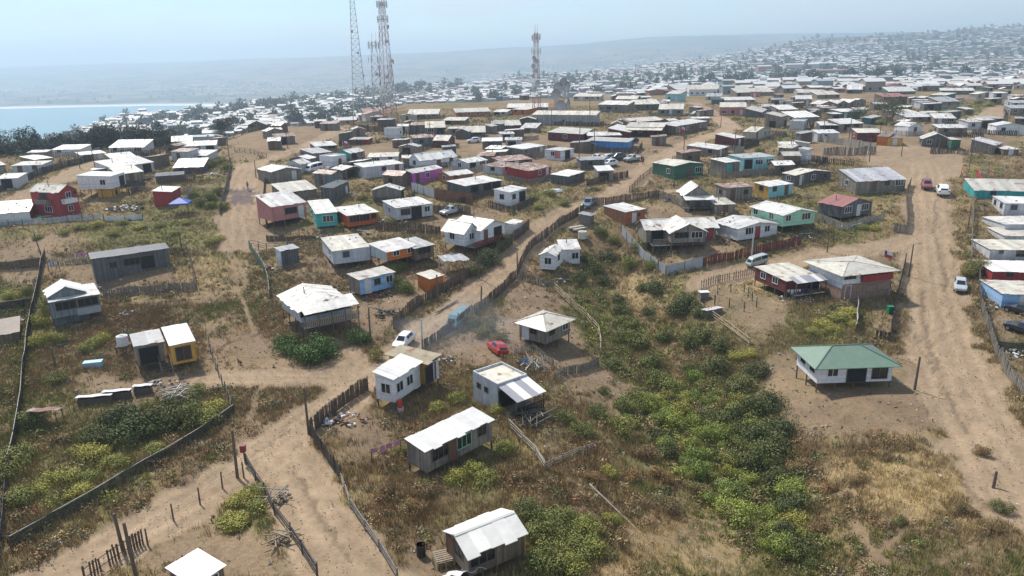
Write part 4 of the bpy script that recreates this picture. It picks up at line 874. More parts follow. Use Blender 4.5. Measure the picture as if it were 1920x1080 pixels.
def clumps(name, n, y0, y1, r0, r1, leaves, pick, seed, lsz):
    """low twiggy weeds: balls of small leaf faces"""
    rng = np.random.default_rng(seed); X, Y = scatter(n, y0, y1, rng); ok = clear(X, Y, .5); X, Y = X[ok], Y[ok]
    keep, c, _ = pick(rng, X, Y, *zones(X, Y)); X, Y, c = X[keep], Y[keep], c[keep]; m = len(X); Z = T(X, Y)
    r = r0+(r1-r0)*rng.random(m)**2; k = leaves
    d = rng.normal(size=(m, k, 3)); d /= np.linalg.norm(d, axis=2, keepdims=True); d[..., 2] = np.abs(d[..., 2]); rad = r[:, None, None]*(.45+.6*rng.random((m, k, 1)))
    p = d*rad*np.array([1, 1, .8])+np.stack([X, Y, Z], -1)[:, None, :]
    u = rng.normal(size=(m, k, 3)); u /= np.linalg.norm(u, axis=2, keepdims=True); w_ = np.cross(u, d+rng.normal(0, .5, d.shape)); w_ /= np.linalg.norm(w_, axis=2, keepdims=True)+1e-9
    s = (lsz*(.6+.8*rng.random((m, k, 1))))*(.5+.5*r[:, None, None]); v = np.stack([p-u*s-w_*s*.5, p+u*s-w_*s*.5, p+u*s+w_*s*.5, p-u*s+w_*s*.5], 2)
    cc = np.repeat((c[:, None, :]*(.55+.9*rng.random((m, k, 1))))[:, :, None, :], 4, 2)
    tag(link(name, np_mesh(name, v.reshape(-1, 3), np.arange(m*k*4).reshape(-1, 4), [col_mat('cover')], vcol=np.clip(cc, 0, 1).reshape(-1, 3))), kind='stuff')
clumps('scrub', 15000, 32, 120, .25, 1.05, 95, pick_scrub, 8, .072)
clumps('slope_scrub', 7500, 115, 300, .3, 1.2, 44, pick_scrub, 9, .14)
def pick_rav(rng, X, Y, rd, tr, ba, gr, st, re):
    keep = inside(X+rng.normal(0, 1.2, len(X)), Y+rng.normal(0, 1.2, len(X)), Z_GREEN[0]) | (inside(X+rng.normal(0, 1.5, len(X)), Y+rng.normal(0, 1.5, len(X)), Z_GREEN[11]) & (rng.random(len(X)) < .35)); c = mixpal(rng, len(X), ['green', 'lime', 'dark', 'dry', 'brown'], [.52, .1, .2, .09, .09]); return keep, c, np.ones(len(X))
clumps('ravine_undergrowth', 26000, 32, 120, .35, 1.2, 110, pick_rav, 19, .075)
# litter of stones, scraps and twigs on the bare ground
def pick_lit(rng, X, Y, rd, tr, ba, gr, st, re):
    keep = (rd < .8) & (rng.random(len(X)) < np.where(ba, .8, .25)*np.where(rd > .3, .4, 1)); pal = np.array([[.33, .27, .21], [.55, .54, .52], [.20, .16, .12], [.72, .72, .70], [.42, .36, .28]]); return keep, pal[rng.choice(5, len(X), p=[.46, .09, .32, .03, .10])], np.ones(len(X))
clumps('rubble', 9000, 30, 170, .10, .30, 6, pick_lit, 12, .16)

def pick_road(rng, X, Y, rd, tr, ba, gr, st, re):
    keep = rd > .4; pal = np.array([[.40, .32, .24], [.24, .19, .14], [.48, .43, .37], [.30, .22, .15]]); return keep, pal[rng.choice(4, len(X))], np.ones(len(X))
clumps('road_gravel', 30000, 30, 150, .04, .16, 4, pick_road, 23, .085)
def crown_mesh(name, r, n, seed, flat=.8, lobes=7, leaf=.16, mat=None, tall=1.0, hollow=.55):
    rng = np.random.default_rng(seed); L = rng.normal(0, .42, (lobes, 3))*r*np.array([1, 1, .55*tall]); L[:, 2] = np.abs(L[:, 2])*1.1+.45*r*flat*tall; lr = r*(.34+.30*rng.random(lobes))
    li = rng.choice(lobes, n, p=lr**2/np.sum(lr**2)); d = rng.normal(size=(n, 3)); d /= np.linalg.norm(d, axis=1, keepdims=True)
    p = L[li]+d*(lr[li]*(hollow+(1.12-hollow)*rng.random(n)**.6))[:, None]*np.array([1, 1, flat]); p[:, 2] = np.maximum(p[:, 2], .06*r*rng.random(n))
    u = rng.normal(size=(n, 3)); u -= d*(np.sum(u*d, 1, keepdims=True))*.6; u /= np.linalg.norm(u, axis=1, keepdims=True); w_ = np.cross(u, d+rng.normal(0, .35, d.shape)); w_ /= np.linalg.norm(w_, axis=1, keepdims=True)+1e-9
    s = (leaf*(.5+rng.random(n)))[:, None]; v = np.stack([p-u*s-w_*s*.45, p+u*s*.3-w_*s*.6, p+u*s+w_*s*.1, p-u*s*.2+w_*s*.6], 1)
    tone = np.clip(.25+.5*rng.random(lobes)[li]+.3*(rng.random(n)-.5), 0, 1)
    return np_mesh(name, v.reshape(-1, 3), np.arange(n*4).reshape(-1, 4), [mat], tone=tone)
def stem_mesh(name, h, n, seed, r=.05, spread=.5):
    rnd = random.Random(seed); mb = MB()
    for i in range(n):
        a = rnd.uniform(0, 6.28); q = (math.cos(a)*spread*rnd.random(), math.sin(a)*spread*rnd.random(), h*rnd.uniform(.7, 1)); m_ = (q[0]*.35, q[1]*.35, q[2]*.5)
        mb.bar((0, 0, -.3), m_, r, 0, r*.75, 5); mb.bar(m_, q, r*.75, 0, r*.35, 5)
    return mb.mesh(name, plain('bark', (.10, .075, .055), .9))
LC = dict(dark=(.066, .078, .040), mid=(.098, .112, .048), bright=(.145, .180, .060), lime=(.180, .185, .065), olive=(.120, .112, .055), brown=(.140, .100, .065), hedge=(.045, .082, .032))
for k, c in LC.items(): f_ = 1.55 if k == 'lime' else 1.75; LC[k] = (c[0]*f_, c[1]*f_*.95, c[2]*f_*.82); leaf_mat(k, LC[k])
BUSH = {}
for ci, k in enumerate(LC):
    BUSH[k] = [crown_mesh('shrub_crown', .88, 3000, 50+ci*7+j, .85, 10+3*j, .040, M[k]) for j in range(3)]
STEMS = [stem_mesh('shrub_stem', .8, 5, 3), stem_mesh('shrub_stem', .8, 6, 4)]
def bush(x, y, r, kind, label, group, hs=1.0, sink=.1, name='shrub', cat='shrub'):
    rt_ = empty(name, (x, y, gz(x, y)-sink), random.uniform(0, 6.28), label, cat, group); rt_.scale = (r, r, r*hs)
    link('crown', random.choice(BUSH[kind]), rt_); link('stem', random.choice(STEMS), rt_); return rt_
BL = {'dark': 'dark green rounded shrub growing in the overgrown ravine', 'mid': 'mid green leafy shrub growing in the overgrown ravine thicket', 'bright': 'bright green leafy shrub in the thickest part of the ravine', 'lime': 'yellow green flowering bush among the dry grass', 'olive': 'olive brown shrub among dry weeds', 'brown': 'dried brown bush among the weeds'}
def bpx(px, py, r, kind, label=None, group=None, hs=1.0):
    p = at(px, py); bush(p.x, p.y, r, kind, label or BL[kind], group or (kind+' shrubs on the slope'), hs)
for q in [(1110, 512, 3.0), (1142, 492, 2.5), (1085, 528, 2.2), (1130, 533, 2.0), (1100, 490, 2), (1228, 548, 2.7), (1205, 545, 1.9), (1165, 588, 2.0), (1160, 565, 1.7), (1265, 592, 3.0), (1290, 577, 2.7), (1310, 592, 2.2), (1295, 652, 2.7), (1322, 640, 2.6), (1345, 700, 2.8), (1385, 740, 3.0), (1402, 782, 3.0), (1372, 800, 2.7), (1412, 830, 2.8), (1442, 862, 2.8), (1452, 912, 2.4), (1350, 662, 2.4), (1420, 705, 2.2), (1440, 765, 2.6), (1465, 815, 2.4), (1455, 840, 2.2), (1300, 700, 2.0), (1130, 737, 1.1), (1415, 880, 2.3), (1480, 960, 2.2), (1690, 980, .8), (1880, 958, 1.1), (1470, 1010, 2.0), (1500, 1045, 2.0)]:
    bpx(q[0], q[1], q[2]*.74, 'dark')
for q in [(1222, 690, 1.9), (1200, 652, 2.0), (1170, 640, 1.7), (1185, 615, 1.5), (1245, 640, 1.6), (1150, 690, 1.4), (1215, 590, 1.3), (1230, 720, 1.8), (1260, 735, 1.8), (1195, 470, 1.6), (1180, 500, 1.7), (1220, 505, 1.5), (1150, 455, 1.4), (1125, 440, 1.5), (1060, 790, 1.2), (1095, 815, 1.3), (1160, 810, 1.7), (1185, 760, 1.7), (1120, 780, 1.3)]:
    bpx(*q, 'mid')
rng = np.random.default_rng(77); poly = Z_GREEN[0]; cnt = 0
xs_, ys_ = zip(*poly)
while cnt < 95:
    x = rng.uniform(min(xs_), max(xs_)); y = rng.uniform(min(ys_), max(ys_))
    if not inside(np.array([x]), np.array([y]), poly)[0]: continue
    k = ['bright', 'mid', 'lime', 'olive', 'dark'][rng.choice(5, p=[.50, .20, .18, .08, .04])]; cnt += 1
    bush(x, y, rng.uniform(.6, 1.6), k, BL[k], k+' shrubs on the slope', rng.uniform(.8, 1.25))
for q in [(540, 664, 1.7), (541, 648, 1.6)]: bpx(*q, 'hedge', 'tall dense green bush at the left end of the hedge below the porch house', 'hedge bushes, left end')
for q in [(575, 676, 2.1), (595, 674, 2.3), (612, 664, 2.0)]: bpx(*q, 'hedge', 'broad dense rounded bush below the long porch house', 'hedge bushes, broad part')
bpx(677, 642, 1.7, 'hedge', 'single dense bush between the porch house and the thin pole', 'hedge bush by pole'); bpx(705, 672, 1.2, 'olive', 'low dry bush on the bank left of the white car', 'bank bush')
for q in [(738, 512, 1.6), (748, 505, 1.4), (762, 548, 1.6), (748, 536, 1.5)]: bpx(*q, 'mid', 'leafy green bush between the blue cabin and the orange shed', 'bushes by the orange house', 1.0)
for q in [(300, 806, 2.3), (262, 822, 2.4), (205, 815, 2.2), (340, 805, 2.0), (235, 800, 2), (320, 780, 1.9), (180, 830, 1.7)]: bpx(*q, 'dark', 'dark shrub in the scrubby garden below the rubble terrace', 'garden shrubs below the terrace')
for q in [(385, 795, 2.3), (175, 855, 2.0), (395, 770, 2.0), (215, 875, 1.6), (290, 850, 1.5), (120, 900, 1.7), (145, 930, 1.5), (60, 930, 1.6), (165, 900, 1.5)]: bpx(q[0], q[1], q[2]*.8, 'lime', 'yellow green bush in the scrubby garden behind the long green net fence', 'yellow green garden bushes', .75)
for q in [(60, 795, 1.7), (110, 718, 1.3), (372, 742, 1.2), (30, 870, 1.8), (10, 900, 1.8), (40, 945, 1.5)]: bpx(*q, 'mid', 'green bush in the left gardens', 'green bushes in the left gardens')
for q in [(448, 945, 1.7), (472, 930, 1.6), (440, 988, 1.7), (425, 975, 1.1), (482, 950, 1.2)]: bpx(q[0], q[1], q[2]*.8, 'lime', 'bright yellow green bush in the fork between the two dirt roads', 'bright bushes in the road fork', .7)
for q in [(75, 610, 1.5), (65, 650, 1.6), (80, 640, 1.2), (110, 640, 1.3), (20, 560, 1.3), (50, 550, 1.2), (180, 650, 1.3), (160, 660, 1.2), (190, 645, 1.4)]: bpx(*q, 'lime', 'yellow green bush beside the dark two level hut', 'bushes by the dark hut')
for q in [(905, 500, 1.9), (918, 488, 1.9), (890, 515, 1.6), (932, 470, 1.6), (945, 460, 1.5)]: bpx(*q, 'dark', 'dark creeper clad bush on the road fence below the two gabled cottage', 'creeper bushes on the road fence')
for q in [(868, 606, 1.5), (890, 612, 1.5), (905, 630, 1.3), (918, 622, 1.2), (935, 640, 1.3)]: bpx(*q, 'olive', 'grey green bush around the yard with the red wreck', 'yard bushes by the red wreck')
for q in [(1012, 1012, 1.5), (1050, 982, 1.4), (1000, 970, 1.2), (1082, 1045, 1.4), (1042, 1065, 1.5), (1015, 1060, 1.4), (1060, 1020, 1.3)]: bpx(*q, 'mid', 'glossy green bush right of the arched roof house', 'bushes right of the arched roof house')
for q in [(1095, 1000, 1.3), (1110, 1040, 1.3), (1070, 1075, 1.3), (1150, 980, .9)]: bpx(*q, 'lime', 'yellow flecked bush right of the arched roof house', 'yellow bushes right of the arched roof house')
for q in [(890, 890, 1.2), (910, 905, 1.2), (850, 905, 1.1), (945, 850, 1.2), (760, 850, .9), (1145, 893, 1.0), (935, 770, .9), (820, 770, 1.1), (855, 755, 1.2), (905, 790, 1.0)]: bpx(*q, 'lime', 'yellow green weed bush around the long grey house', 'weed bushes around the long grey house')
for q in [(1825, 512, 1.8), (1838, 505, 1.6), (1815, 520, 1.3)]: bpx(*q, 'olive', 'olive yellow bush by the fence above the parked silver car', 'bushes above the silver car')
for q in [(1540, 612, 1.5), (1575, 600, 1.6), (1560, 622, 1.4), (1590, 590, 1.6), (1525, 625, 1.3), (1600, 610, 1.2), (1385, 672, 1.3), (1410, 665, 1.1)]: bpx(*q, 'lime', 'bright yellow green growth in the yard behind the green roofed house', 'bright growth behind the green roofed house', .7)
for q in [(395, 375, 1.7), (410, 365, 1.6), (375, 385, 1.5), (420, 390, 1.4), (365, 370, 1.3), (395, 390, 1.4)]: bpx(*q, 'mid', 'green bush beside the trail right of the blue canopy', 'bushes right of the blue canopy')
for q in [(400, 312, 1.8), (415, 308, 1.7), (425, 318, 1.6), (390, 316, 1.4)]: bpx(*q, 'mid', 'clipped green hedge bush at the corner of the trail', 'hedge bushes at the trail corner')
for q in [(150, 430, 1.6), (180, 425, 1.6), (210, 440, 1.3), (230, 420, 1.4), (260, 430, 1.3), (300, 425, 1.3), (330, 440, 1.2), (120, 440, 1.3), (70, 448, 1.3), (400, 455, 1.5), (410, 448, 1.2), (350, 420, 1.3)]: bpx(*q, 'lime', 'yellow green weed bush on the slope below the red two storey house', 'weed bushes below the red house', .7)
for q in [(1555, 920, .9), (1610, 905, .8), (1840, 850, .8), (1500, 880, 1.1), (1480, 1000, 1), (1530, 1000, .9), (1810, 965, .9), (1860, 1000, .9), (1660, 860, .7), (1260, 960, 1.1), (1310, 930, 1.2), (1180, 900, 1.0), (1210, 860, 1.2), (1240, 900, 1.2), (1110, 900, .9), (980, 900, .9), (780, 960, 1), (720, 930, 1), (810, 930, 1)]: bpx(*q, 'brown', BL['brown'], 'brown shrubs on the slope')
for px, py, r, k in [(1000, 375, 1.4, 'lime'), (1030, 365, 1.5, 'lime'), (1060, 385, 1.3, 'mid'), (1008, 392, 1.2, 'lime'), (860, 305, 1.3, 'lime'), (900, 300, 1.3, 'mid'), (1250, 325, 1.3, 'lime'), (1425, 285, 1.5, 'lime'), (1380, 225, 1.7, 'lime'), (1405, 228, 1.6, 'lime'), (1610, 262, 1.8, 'lime'), (1755, 250, 2.0, 'lime'), (1650, 234, 2.0, 'lime'), (1680, 236, 1.8, 'mid'), (1855, 200, 2.2, 'lime'), (1835, 195, 2.2, 'olive'), (1640, 432, 1.2, 'lime'), (1620, 430, 1.2, 'lime'), (790, 262, 1.6, 'lime'), (760, 268, 1.5, 'olive'), (680, 375, 1.5, 'olive'), (735, 420, 1.2, 'olive'), (640, 425, 1.0, 'lime'), (1480, 300, 1.4, 'dark'), (1460, 320, 1.3, 'dark'), (1400, 275, 1.4, 'dark'), (1370, 272, 1.2, 'dark')]:
    bpx(px, py, r, k, {'lime': 'yellow green bush in a plot among the plateau houses', 'mid': 'green bush in a plot among the plateau houses', 'olive': 'olive bush in a plot among the plateau houses', 'dark': 'dark bush in a plot among the plateau houses'}[k], k+' bushes among the plateau houses', .85)
# trees
TREE = {}
for k, (c, n_, lf) in dict(pine=((.034, .046, .034), 1300, .062), euc=((.088, .104, .076), 1000, .06)).items():
    leaf_mat('t'+k, c, .4); TREE[k] = [crown_mesh('tree_crown', 1.0, n_, 300+j*3+len(k), 1.0, 7+j, lf, M['t'+k], 1.5+.35*j, .45) for j in range(4)]
mb = MB(); mb.bar((0, 0, -.3), (.03, .02, .5), .07, 0, .05, 6); mb.bar((.03, .02, .5), (0, .05, 1.2), .05, 0, .025, 6); mb.bar((.03, .02, .5), (.35, 0, .9), .03, 0, .012, 5); mb.bar((.02, .03, .6), (-.3, -.1, 1.0), .03, 0, .012, 5)
TRUNK = mb.mesh('trunk', plain('bark', (.10, .075, .055), .9))
def tree(x, y, h, wd, kind, label, group, name='tree', parts=True):
    z = gz(x, y)
    if parts:
        rt_ = empty(name, (x, y, z-.2), random.uniform(0, 6.28), label, 'tree', group); rt_.scale = (wd/2, wd/2, h/2.3)
        link('crown', random.choice(TREE[kind]), rt_, (0, 0, .35)); link('trunk', TRUNK, rt_); return rt_
    o = link(name, random.choice(TREE[kind]), None, (x, y, z-.2), (0, 0, random.uniform(0, 6.28)), (wd/2, wd/2, h/2.0)); return tag(o, label, 'tree', group)
for i in range(78):
    px = -40+i*5.4+random.uniform(-4, 4); a = (px-960)/F/math.cos(PITCH)*1.0; Y = 232+random.uniform(-6, 34)+px*.06; tree(a*Y, Y, random.uniform(6, 9.2), random.uniform(6, 9), 'pine', 'dark tree in the dense belt behind the houses at the upper left', 'dark tree belt at the upper left')
for px, py, h, wd in [(418, 258, 7, 9), (424, 262, 6, 7), (411, 262, 6, 6)]:
    p = at(px, py); tree(p.x, p.y, h, wd, 'pine', 'dark tree left of the lone brown house on the mound', 'dark trees by the mound house')
for px, py, h, wd in [(1662, 236, 7, 7), (1672, 232, 6, 6)]:
    p = at(px, py); tree(p.x, p.y, h, wd, 'euc', 'round green tree among the huts left of the square', 'round trees left of the square')
p = at(1598, 228); tree(p.x, p.y, 5, 6, 'euc', 'grey green tree between the three small gables and the dark teal house', None)
# ------------------------------------------------------------------ fences and poles
FM = dict(brown=plain('fence_brown', (.13, .095, .07), .9, var=.5, scale=3), grey=plain('fence_grey', (.23, .205, .175), .9, var=.5, scale=3), dark=plain('fence_dark', (.075, .066, .058), .9, var=.5, scale=3), light=plain('fence_light', (.37, .34, .29), .9, var=.4, scale=3), blue=plain('fence_blue', (.40, .46, .52), .8, var=.3), mar=plain('fence_maroon', (.17, .05, .04), .85, var=.4), yel=plain('fence_pole', (.40, .32, .21), .85, var=.35),
 net=plain('net_green', (.060, .072, .050), .85, var=.4, scale=1.2), netl=plain('net_light_green', (.13, .27, .19), .8, var=.3, scale=1.2), netb=plain('net_black', (.022, .026, .024), .85, var=.4, scale=1.5), tin=plain('tin_grey', (.40, .42, .45), .45, .1, var=.25, scale=.6), tinw=plain('tin_white', (.60, .61, .60), .5, var=.3, scale=.7), rust=plain('tin_rust', (.22, .10, .06), .8, var=.5, scale=.7), wire=plain('wire', (.30, .30, .30), .5))
for k in ('net', 'netb', 'netl'):                                # knitted shade cloth lets part of the light through
    nt_ = FM[k].node_tree; o_ = nt_.nodes['Material Output']; b_ = nt_.nodes['Principled BSDF']; tr_ = nt_.nodes.new('ShaderNodeBsdfTransparent'); ms_ = nt_.nodes.new('ShaderNodeMixShader'); ms_.inputs[0].default_value = .62
    nt_.links.new(tr_.outputs[0], ms_.inputs[1]); nt_.links.new(b_.outputs[0], ms_.inputs[2]); nt_.links.new(ms_.outputs[0], o_.inputs['Surface'])
POST = MB(); POST.bar((0, 0, -.3), (0, 0, 1), .07, 0, .06, 6); POST_ME = {k: POST.mesh('post', FM[k]) for k in ('brown', 'grey', 'dark', 'light', 'yel')}
def resample(pts, step):
    out = []; 
    for a, b in zip(pts[:-1], pts[1:]):
        n_ = max(1, int(round((b-a).length/step)))
        out += [a+(b-a)*(i/n_) for i in range(n_)]
    return out+[pts[-1]]
_fi = [0]
def fence(px, h, kind, mat, label, post=2.4, pm=None, gap=.0, name=None, pts=None, group=None):
    _fi[0] += 1; rnd = random.Random(_fi[0]*17); raw = pts or [Vector((q.x, q.y, 0)) for q in (at(*p) for p in px)]
    root = empty(name or {'net': 'net_fence', 'tin': 'metal_sheet_fence', 'rail': 'rail_fence', 'wire': 'wire_fence'}.get(kind, 'paling_fence'), (raw[0].x, raw[0].y, gz(raw[0].x, raw[0].y)), 0, label, 'fence', group); o0 = root.location.copy()
    far = raw[0].y > 170; mb = MB(); G = lambda v: Vector((v.x-o0.x, v.y-o0.y, gz(v.x, v.y)-o0.z))
    posts = resample(raw, post)
    if kind == 'pale':
        st = (.13 if not far else .3) if gap == 0 else gap
        pp = resample(raw, st)
        for a, b in zip(pp[:-1], pp[1:]):
            if rnd.random() < .035: continue
            d = (b-a).normalized(); w_ = min(st*.92, .15 if not far else .32)*rnd.uniform(.75, 1.05); c = G(a); hh = h*rnd.uniform(.9, 1.05)*(1+.08*math.sin(a.x*.9+a.y*.7)); nn = Vector((-d.y, d.x, 0))*.013; t_ = Vector((d.x, d.y, 0))*w_/2; lean = Vector((rnd.gauss(0, .02), rnd.gauss(0, .02), 0))*hh; z0, z1 = Vector((0, 0, -.12)), Vector((0, 0, hh))
            mb.hexa([c-t_-nn+z0, c+t_-nn+z0, c+t_+nn+z0, c-t_+nn+z0, c-t_-nn+z1+lean, c+t_-nn+z1+lean+Vector((0, 0, rnd.uniform(-.05, .05))), c+t_+nn+z1+lean, c-t_+nn+z1+lean])
        if not far:
            for a, b in zip(posts[:-1], posts[1:]):
                for f in (.25, .8): mb.bar(G(a)+Vector((.03, .03, h*f)), G(b)+Vector((.03, .03, h*f)), .035)
        mb.build('paling', FM[mat], root)
    elif kind in ('net', 'tin'):
        pp = resample(raw, .55 if kind == 'net' else .85)
        for a, b in zip(pp[:-1], pp[1:]):
            d = (b-a).normalized(); nn = Vector((-d.y, d.x, 0))*.012; j = (rnd.uniform(-.06, .06) if kind == 'tin' else 0); w1 = .10*math.sin(a.x*1.3+a.y*.9) if kind == 'net' else 0; w2 = .10*math.sin(b.x*1.3+b.y*.9) if kind == 'net' else 0
            A_, B_ = G(a), G(b); s1, s2 = Vector((-d.y, d.x, 0))*w1, Vector((-d.y, d.x, 0))*w2; h1 = h*(1+.10*math.sin(a.x*.8+a.y*.5))+j if kind == 'net' else h+j; h2 = h*(1+.10*math.sin(b.x*.8+b.y*.5)) if kind == 'net' else h+j; dn = Vector((0, 0, -.15)); e = d*.02
            mb.hexa([A_-nn+dn, B_-nn+dn+e, B_+nn+dn+e, A_+nn+dn, A_-nn+s1+Vector((0, 0, h1)), B_-nn+s2+e+Vector((0, 0, h2)), B_+nn+s2+e+Vector((0, 0, h2)), A_+nn+s1+Vector((0, 0, h1))])
        mb.build('netting' if kind == 'net' else 'sheeting', FM[mat], root)
        if kind == 'net':
            r_ = MB()
            for a, b in zip(posts[:-1], posts[1:]): r_.bar(G(a)+Vector((0, 0, h*1.0)), G(b)+Vector((0, 0, h*1.0)), .04)
            r_.build('top_rail', FM[pm or 'light'], root)
    elif kind == 'rail':
        for a, b in zip(posts[:-1], posts[1:]):
            for f in (.3, .62, .94): mb.bar(G(a)+Vector((0, 0, h*f+rnd.uniform(-.08, .08))), G(b)+Vector((0, 0, h*f+rnd.uniform(-.08, .08))), .05, 0, .04, 5)
        mb.build('rail', FM[mat], root)
    else:
        for a, b in zip(posts[:-1], posts[1:]):
            for f in (.35, .65, .92): mb.bar(G(a)+Vector((0, 0, h*f)), G(b)+Vector((0, 0, h*f)), .008, 0, .008, 3)
        mb.build('strand', FM['wire'], root)
    pmat = pm or (mat if mat in POST_ME else 'brown')
    for q in posts:
        g = G(q); link('post', POST_ME[pmat], root, (g.x, g.y, g.z), (rnd.gauss(0, .03), rnd.gauss(0, .03), 0), (1, 1, h*rnd.uniform(.95, 1.12)))
    return root
fence([(1095, 398), (1055, 420), (1035, 435), (1005, 457), (987, 478), (976, 502), (969, 522), (957, 532), (934, 556), (905, 580)], 1.5, 'pale', 'brown', 'dark paling fence winding down the right side of the main dirt road')
fence([(992, 428), (960, 455), (915, 498), (880, 520), (845, 540), (812, 562), (787, 574), (765, 590), (738, 617)], 1.6, 'pale', 'brown', 'dark paling fence along the left side of the main dirt road')
fence([(586, 812), (597, 800), (628, 772), (660, 748), (690, 730)], 1.4, 'pale', 'brown', 'tight brown board fence between the road bend and the white stilt house', post=1.8)
fence([(583, 815), (605, 850), (628, 885), (640, 902)], 1.4, 'pale', 'dark', 'broken dark board fence on the right of the lower road, uphill part')
fence([(640, 902), (657, 950), (685, 992), (712, 1030), (745, 1085)], 0.8, 'rail', 'grey', 'crooked weathered rail fence on the right of the lower road, downhill part')
fence([(462, 868), (480, 900), (497, 925), (515, 962), (545, 1002), (567, 1035), (595, 1080)], .9, 'rail', 'dark', 'low dark rail fence along the left of the lower road')
fence([(22, 1030), (82, 996), (105, 982), (185, 936), (275, 881), (380, 819), (440, 776)], 1.0, 'net', 'net', 'long green shade net fence running up beside the lower left road')
fence([(437, 772), (424, 738), (405, 692), (388, 636)], 1.2, 'wire', 'brown', 'wire fence with crooked posts right of the rubble terrace', pm='dark')
fence([(20, 880), (38, 790), (45, 722), (52, 652), (60, 602), (70, 556), (79, 502), (85, 482)], 1.4, 'net', 'netb', 'dark net fence running uphill past the dark two level hut')
fence([(0, 1050), (8, 990), (14, 900), (22, 880)], 1.3, 'pale', 'dark', 'dark fence piece at the lower left edge', gap=.3)
fence([(195, 558), (260, 551), (320, 547), (368, 544), (362, 512), (355, 482), (350, 470)], 1.2, 'pale', 'grey', 'grey board fence around the yard of the charcoal house')
fence([(95, 497), (137, 495), (168, 492)], 1.1, 'pale', 'light', 'sparse pale picket fence with laundry left of the charcoal house', gap=.35)
fence([(320, 476), (347, 480)], 1.2, 'pale', 'brown', 'short reddish picket fence right of the charcoal house', gap=.3)
fence([(-10, 507), (40, 504), (78, 500)], 1.4, 'net', 'netb', 'black net fence at the upper left yard')
fence([(-10, 584), (30, 580), (63, 576)], 1.3, 'net', 'netb', 'black net fence behind the tyre heap at the left edge')
fence([(-10, 424), (70, 421), (155, 414), (196, 411)], 1.1, 'pale', 'blue', 'pale blue picket fence in front of the red two storey house', gap=.22)
fence([(196, 416), (235, 414), (268, 411)], 1.0, 'tin', 'tinw', 'whitish sheet fence right of the blue picket fence')
fence([(468, 466), (480, 484), (495, 508), (503, 533), (507, 562)], 1.5, 'net', 'netl', 'light green net fence beside the foot trail')
fence([(470, 464), (500, 471), (540, 469), (600, 463)], 1.3, 'rail', 'brown', 'thin rail fence above the small dark grey shed')
fence([(500, 451), (540, 453), (592, 451)], .9, 'pale', 'brown', 'low brown board border below the pinkish red house')
fence([(705, 431), (750, 434), (790, 437), (826, 441)], 1.6, 'pale', 'brown', 'brown paling fence behind the orange stilt house')
fence([(817, 374), (850, 378), (886, 383)], 2.0, 'tin', 'rust', 'rust brown sheet fence below the open dark lean-to')
fence([(772, 359), (795, 366), (815, 372)], 1.8, 'tin', 'tinw', 'whitish sheet fence left of the rust brown one')
fence([(810, 399), (845, 401), (882, 401)], 1.6, 'pale', 'brown', 'brown board fence behind the parked old pickup')
fence([(1165, 438), (1185, 463), (1207, 487), (1248, 517), (1283, 509), (1318, 501)], 1.6, 'tin', 'tin', 'grey sheet metal fence around the wooden house with deck')
fence([(1319, 501), (1380, 487), (1414, 478), (1460, 468), (1501, 460)], 1.5, 'pale', 'mar', 'maroon board fence below the white gabled house')
fence([(1524, 459), (1562, 454)], 1.4, 'rail', 'brown', 'braced wooden gate beside the maroon fence', name='gate', post=4)
fence([(1676, 434), (1698, 436), (1702, 410), (1699, 366), (1707, 346)], 1.3, 'pale', 'grey', 'grey fence along the left of the wide right road below the patched roof house')
fence([(1826, 376), (1823, 420), (1820, 492)], 1.3, 'pale', 'light', 'pale sheet and picket fence right of the wide road, upper part', gap=.3)
fence([(1835, 512), (1838, 576), (1850, 611), (1861, 651), (1870, 674), (1886, 702), (1925, 748)], 1.4, 'pale', 'grey', 'grey paling fence right of the wide road, lower part')
fence([(1870, 656), (1895, 659), (1925, 663)], 1.1, 'net', 'net', 'dark green net fence at the right edge')
fence([(1668, 642), (1674, 602), (1681, 560), (1698, 490)], 1.2, 'pale', 'dark', 'dark fence between the weedy yard and the wide right road')
fence([(1642, 634), (1668, 638)], 1.0, 'pale', 'dark', 'short dark fence behind the green hip roof')
fence([(1604, 627), (1606, 600), (1608, 572)], 1.3, 'net', 'tinw', 'leaning torn pale sheet fence in the weedy yard')
fence([(1312, 578), (1315, 540), (1380, 522), (1420, 512)], 1.1, 'pale', 'grey', 'thin stick fence of the yard left of the maroon house', gap=.4)
fence([(1312, 580), (1357, 612), (1405, 649)], 1.0, 'rail', 'yel', 'single pale pole fence sloping down from the chicken coop', post=6)
fence([(1340, 572), (1395, 584), (1418, 576), (1395, 547), (1345, 552), (1340, 572)], 1.3, 'wire', 'brown', 'wire pen of thin posts in the yard left of the maroon house', pm='dark')
fence([(1040, 545), (1070, 575), (1100, 600), (1122, 625), (1127, 650), (1125, 668)], 1.2, 'rail', 'yel', 'curved yellowish pole fence right of the square grey stilt house', post=2.0)
fence([(1122, 684), (1090, 698), (1057, 703)], 1.0, 'pale', 'grey', 'grey fence with stout posts below the square grey stilt house')
fence([(980, 526), (1010, 533), (1040, 542)], 1.1, 'pale', 'grey', 'grey stick fence between the ravine house and the bare yard', gap=.25)
fence([(792, 657), (830, 632), (862, 614)], 1.3, 'pale', 'dark', 'dark board fence right of the white car')
fence([(862, 616), (885, 596)], 1.9, 'tin', 'tin', 'grey sheet gate at the yard of the red wreck', name='gate')
fence([(885, 596), (905, 582)], 1.5, 'pale', 'brown', 'short paling piece joining the sheet gate to the road fence')
fence([(1040, 715), (1057, 705), (1000, 660), (965, 668)], 1.0, 'pale', 'grey', 'crooked stick fence between the concrete house and the square stilt house', gap=.3)
fence([(955, 800), (980, 826), (1005, 852), (1022, 880)], .7, 'rail', 'light', 'low pole border below the concrete house, steep part', post=3)
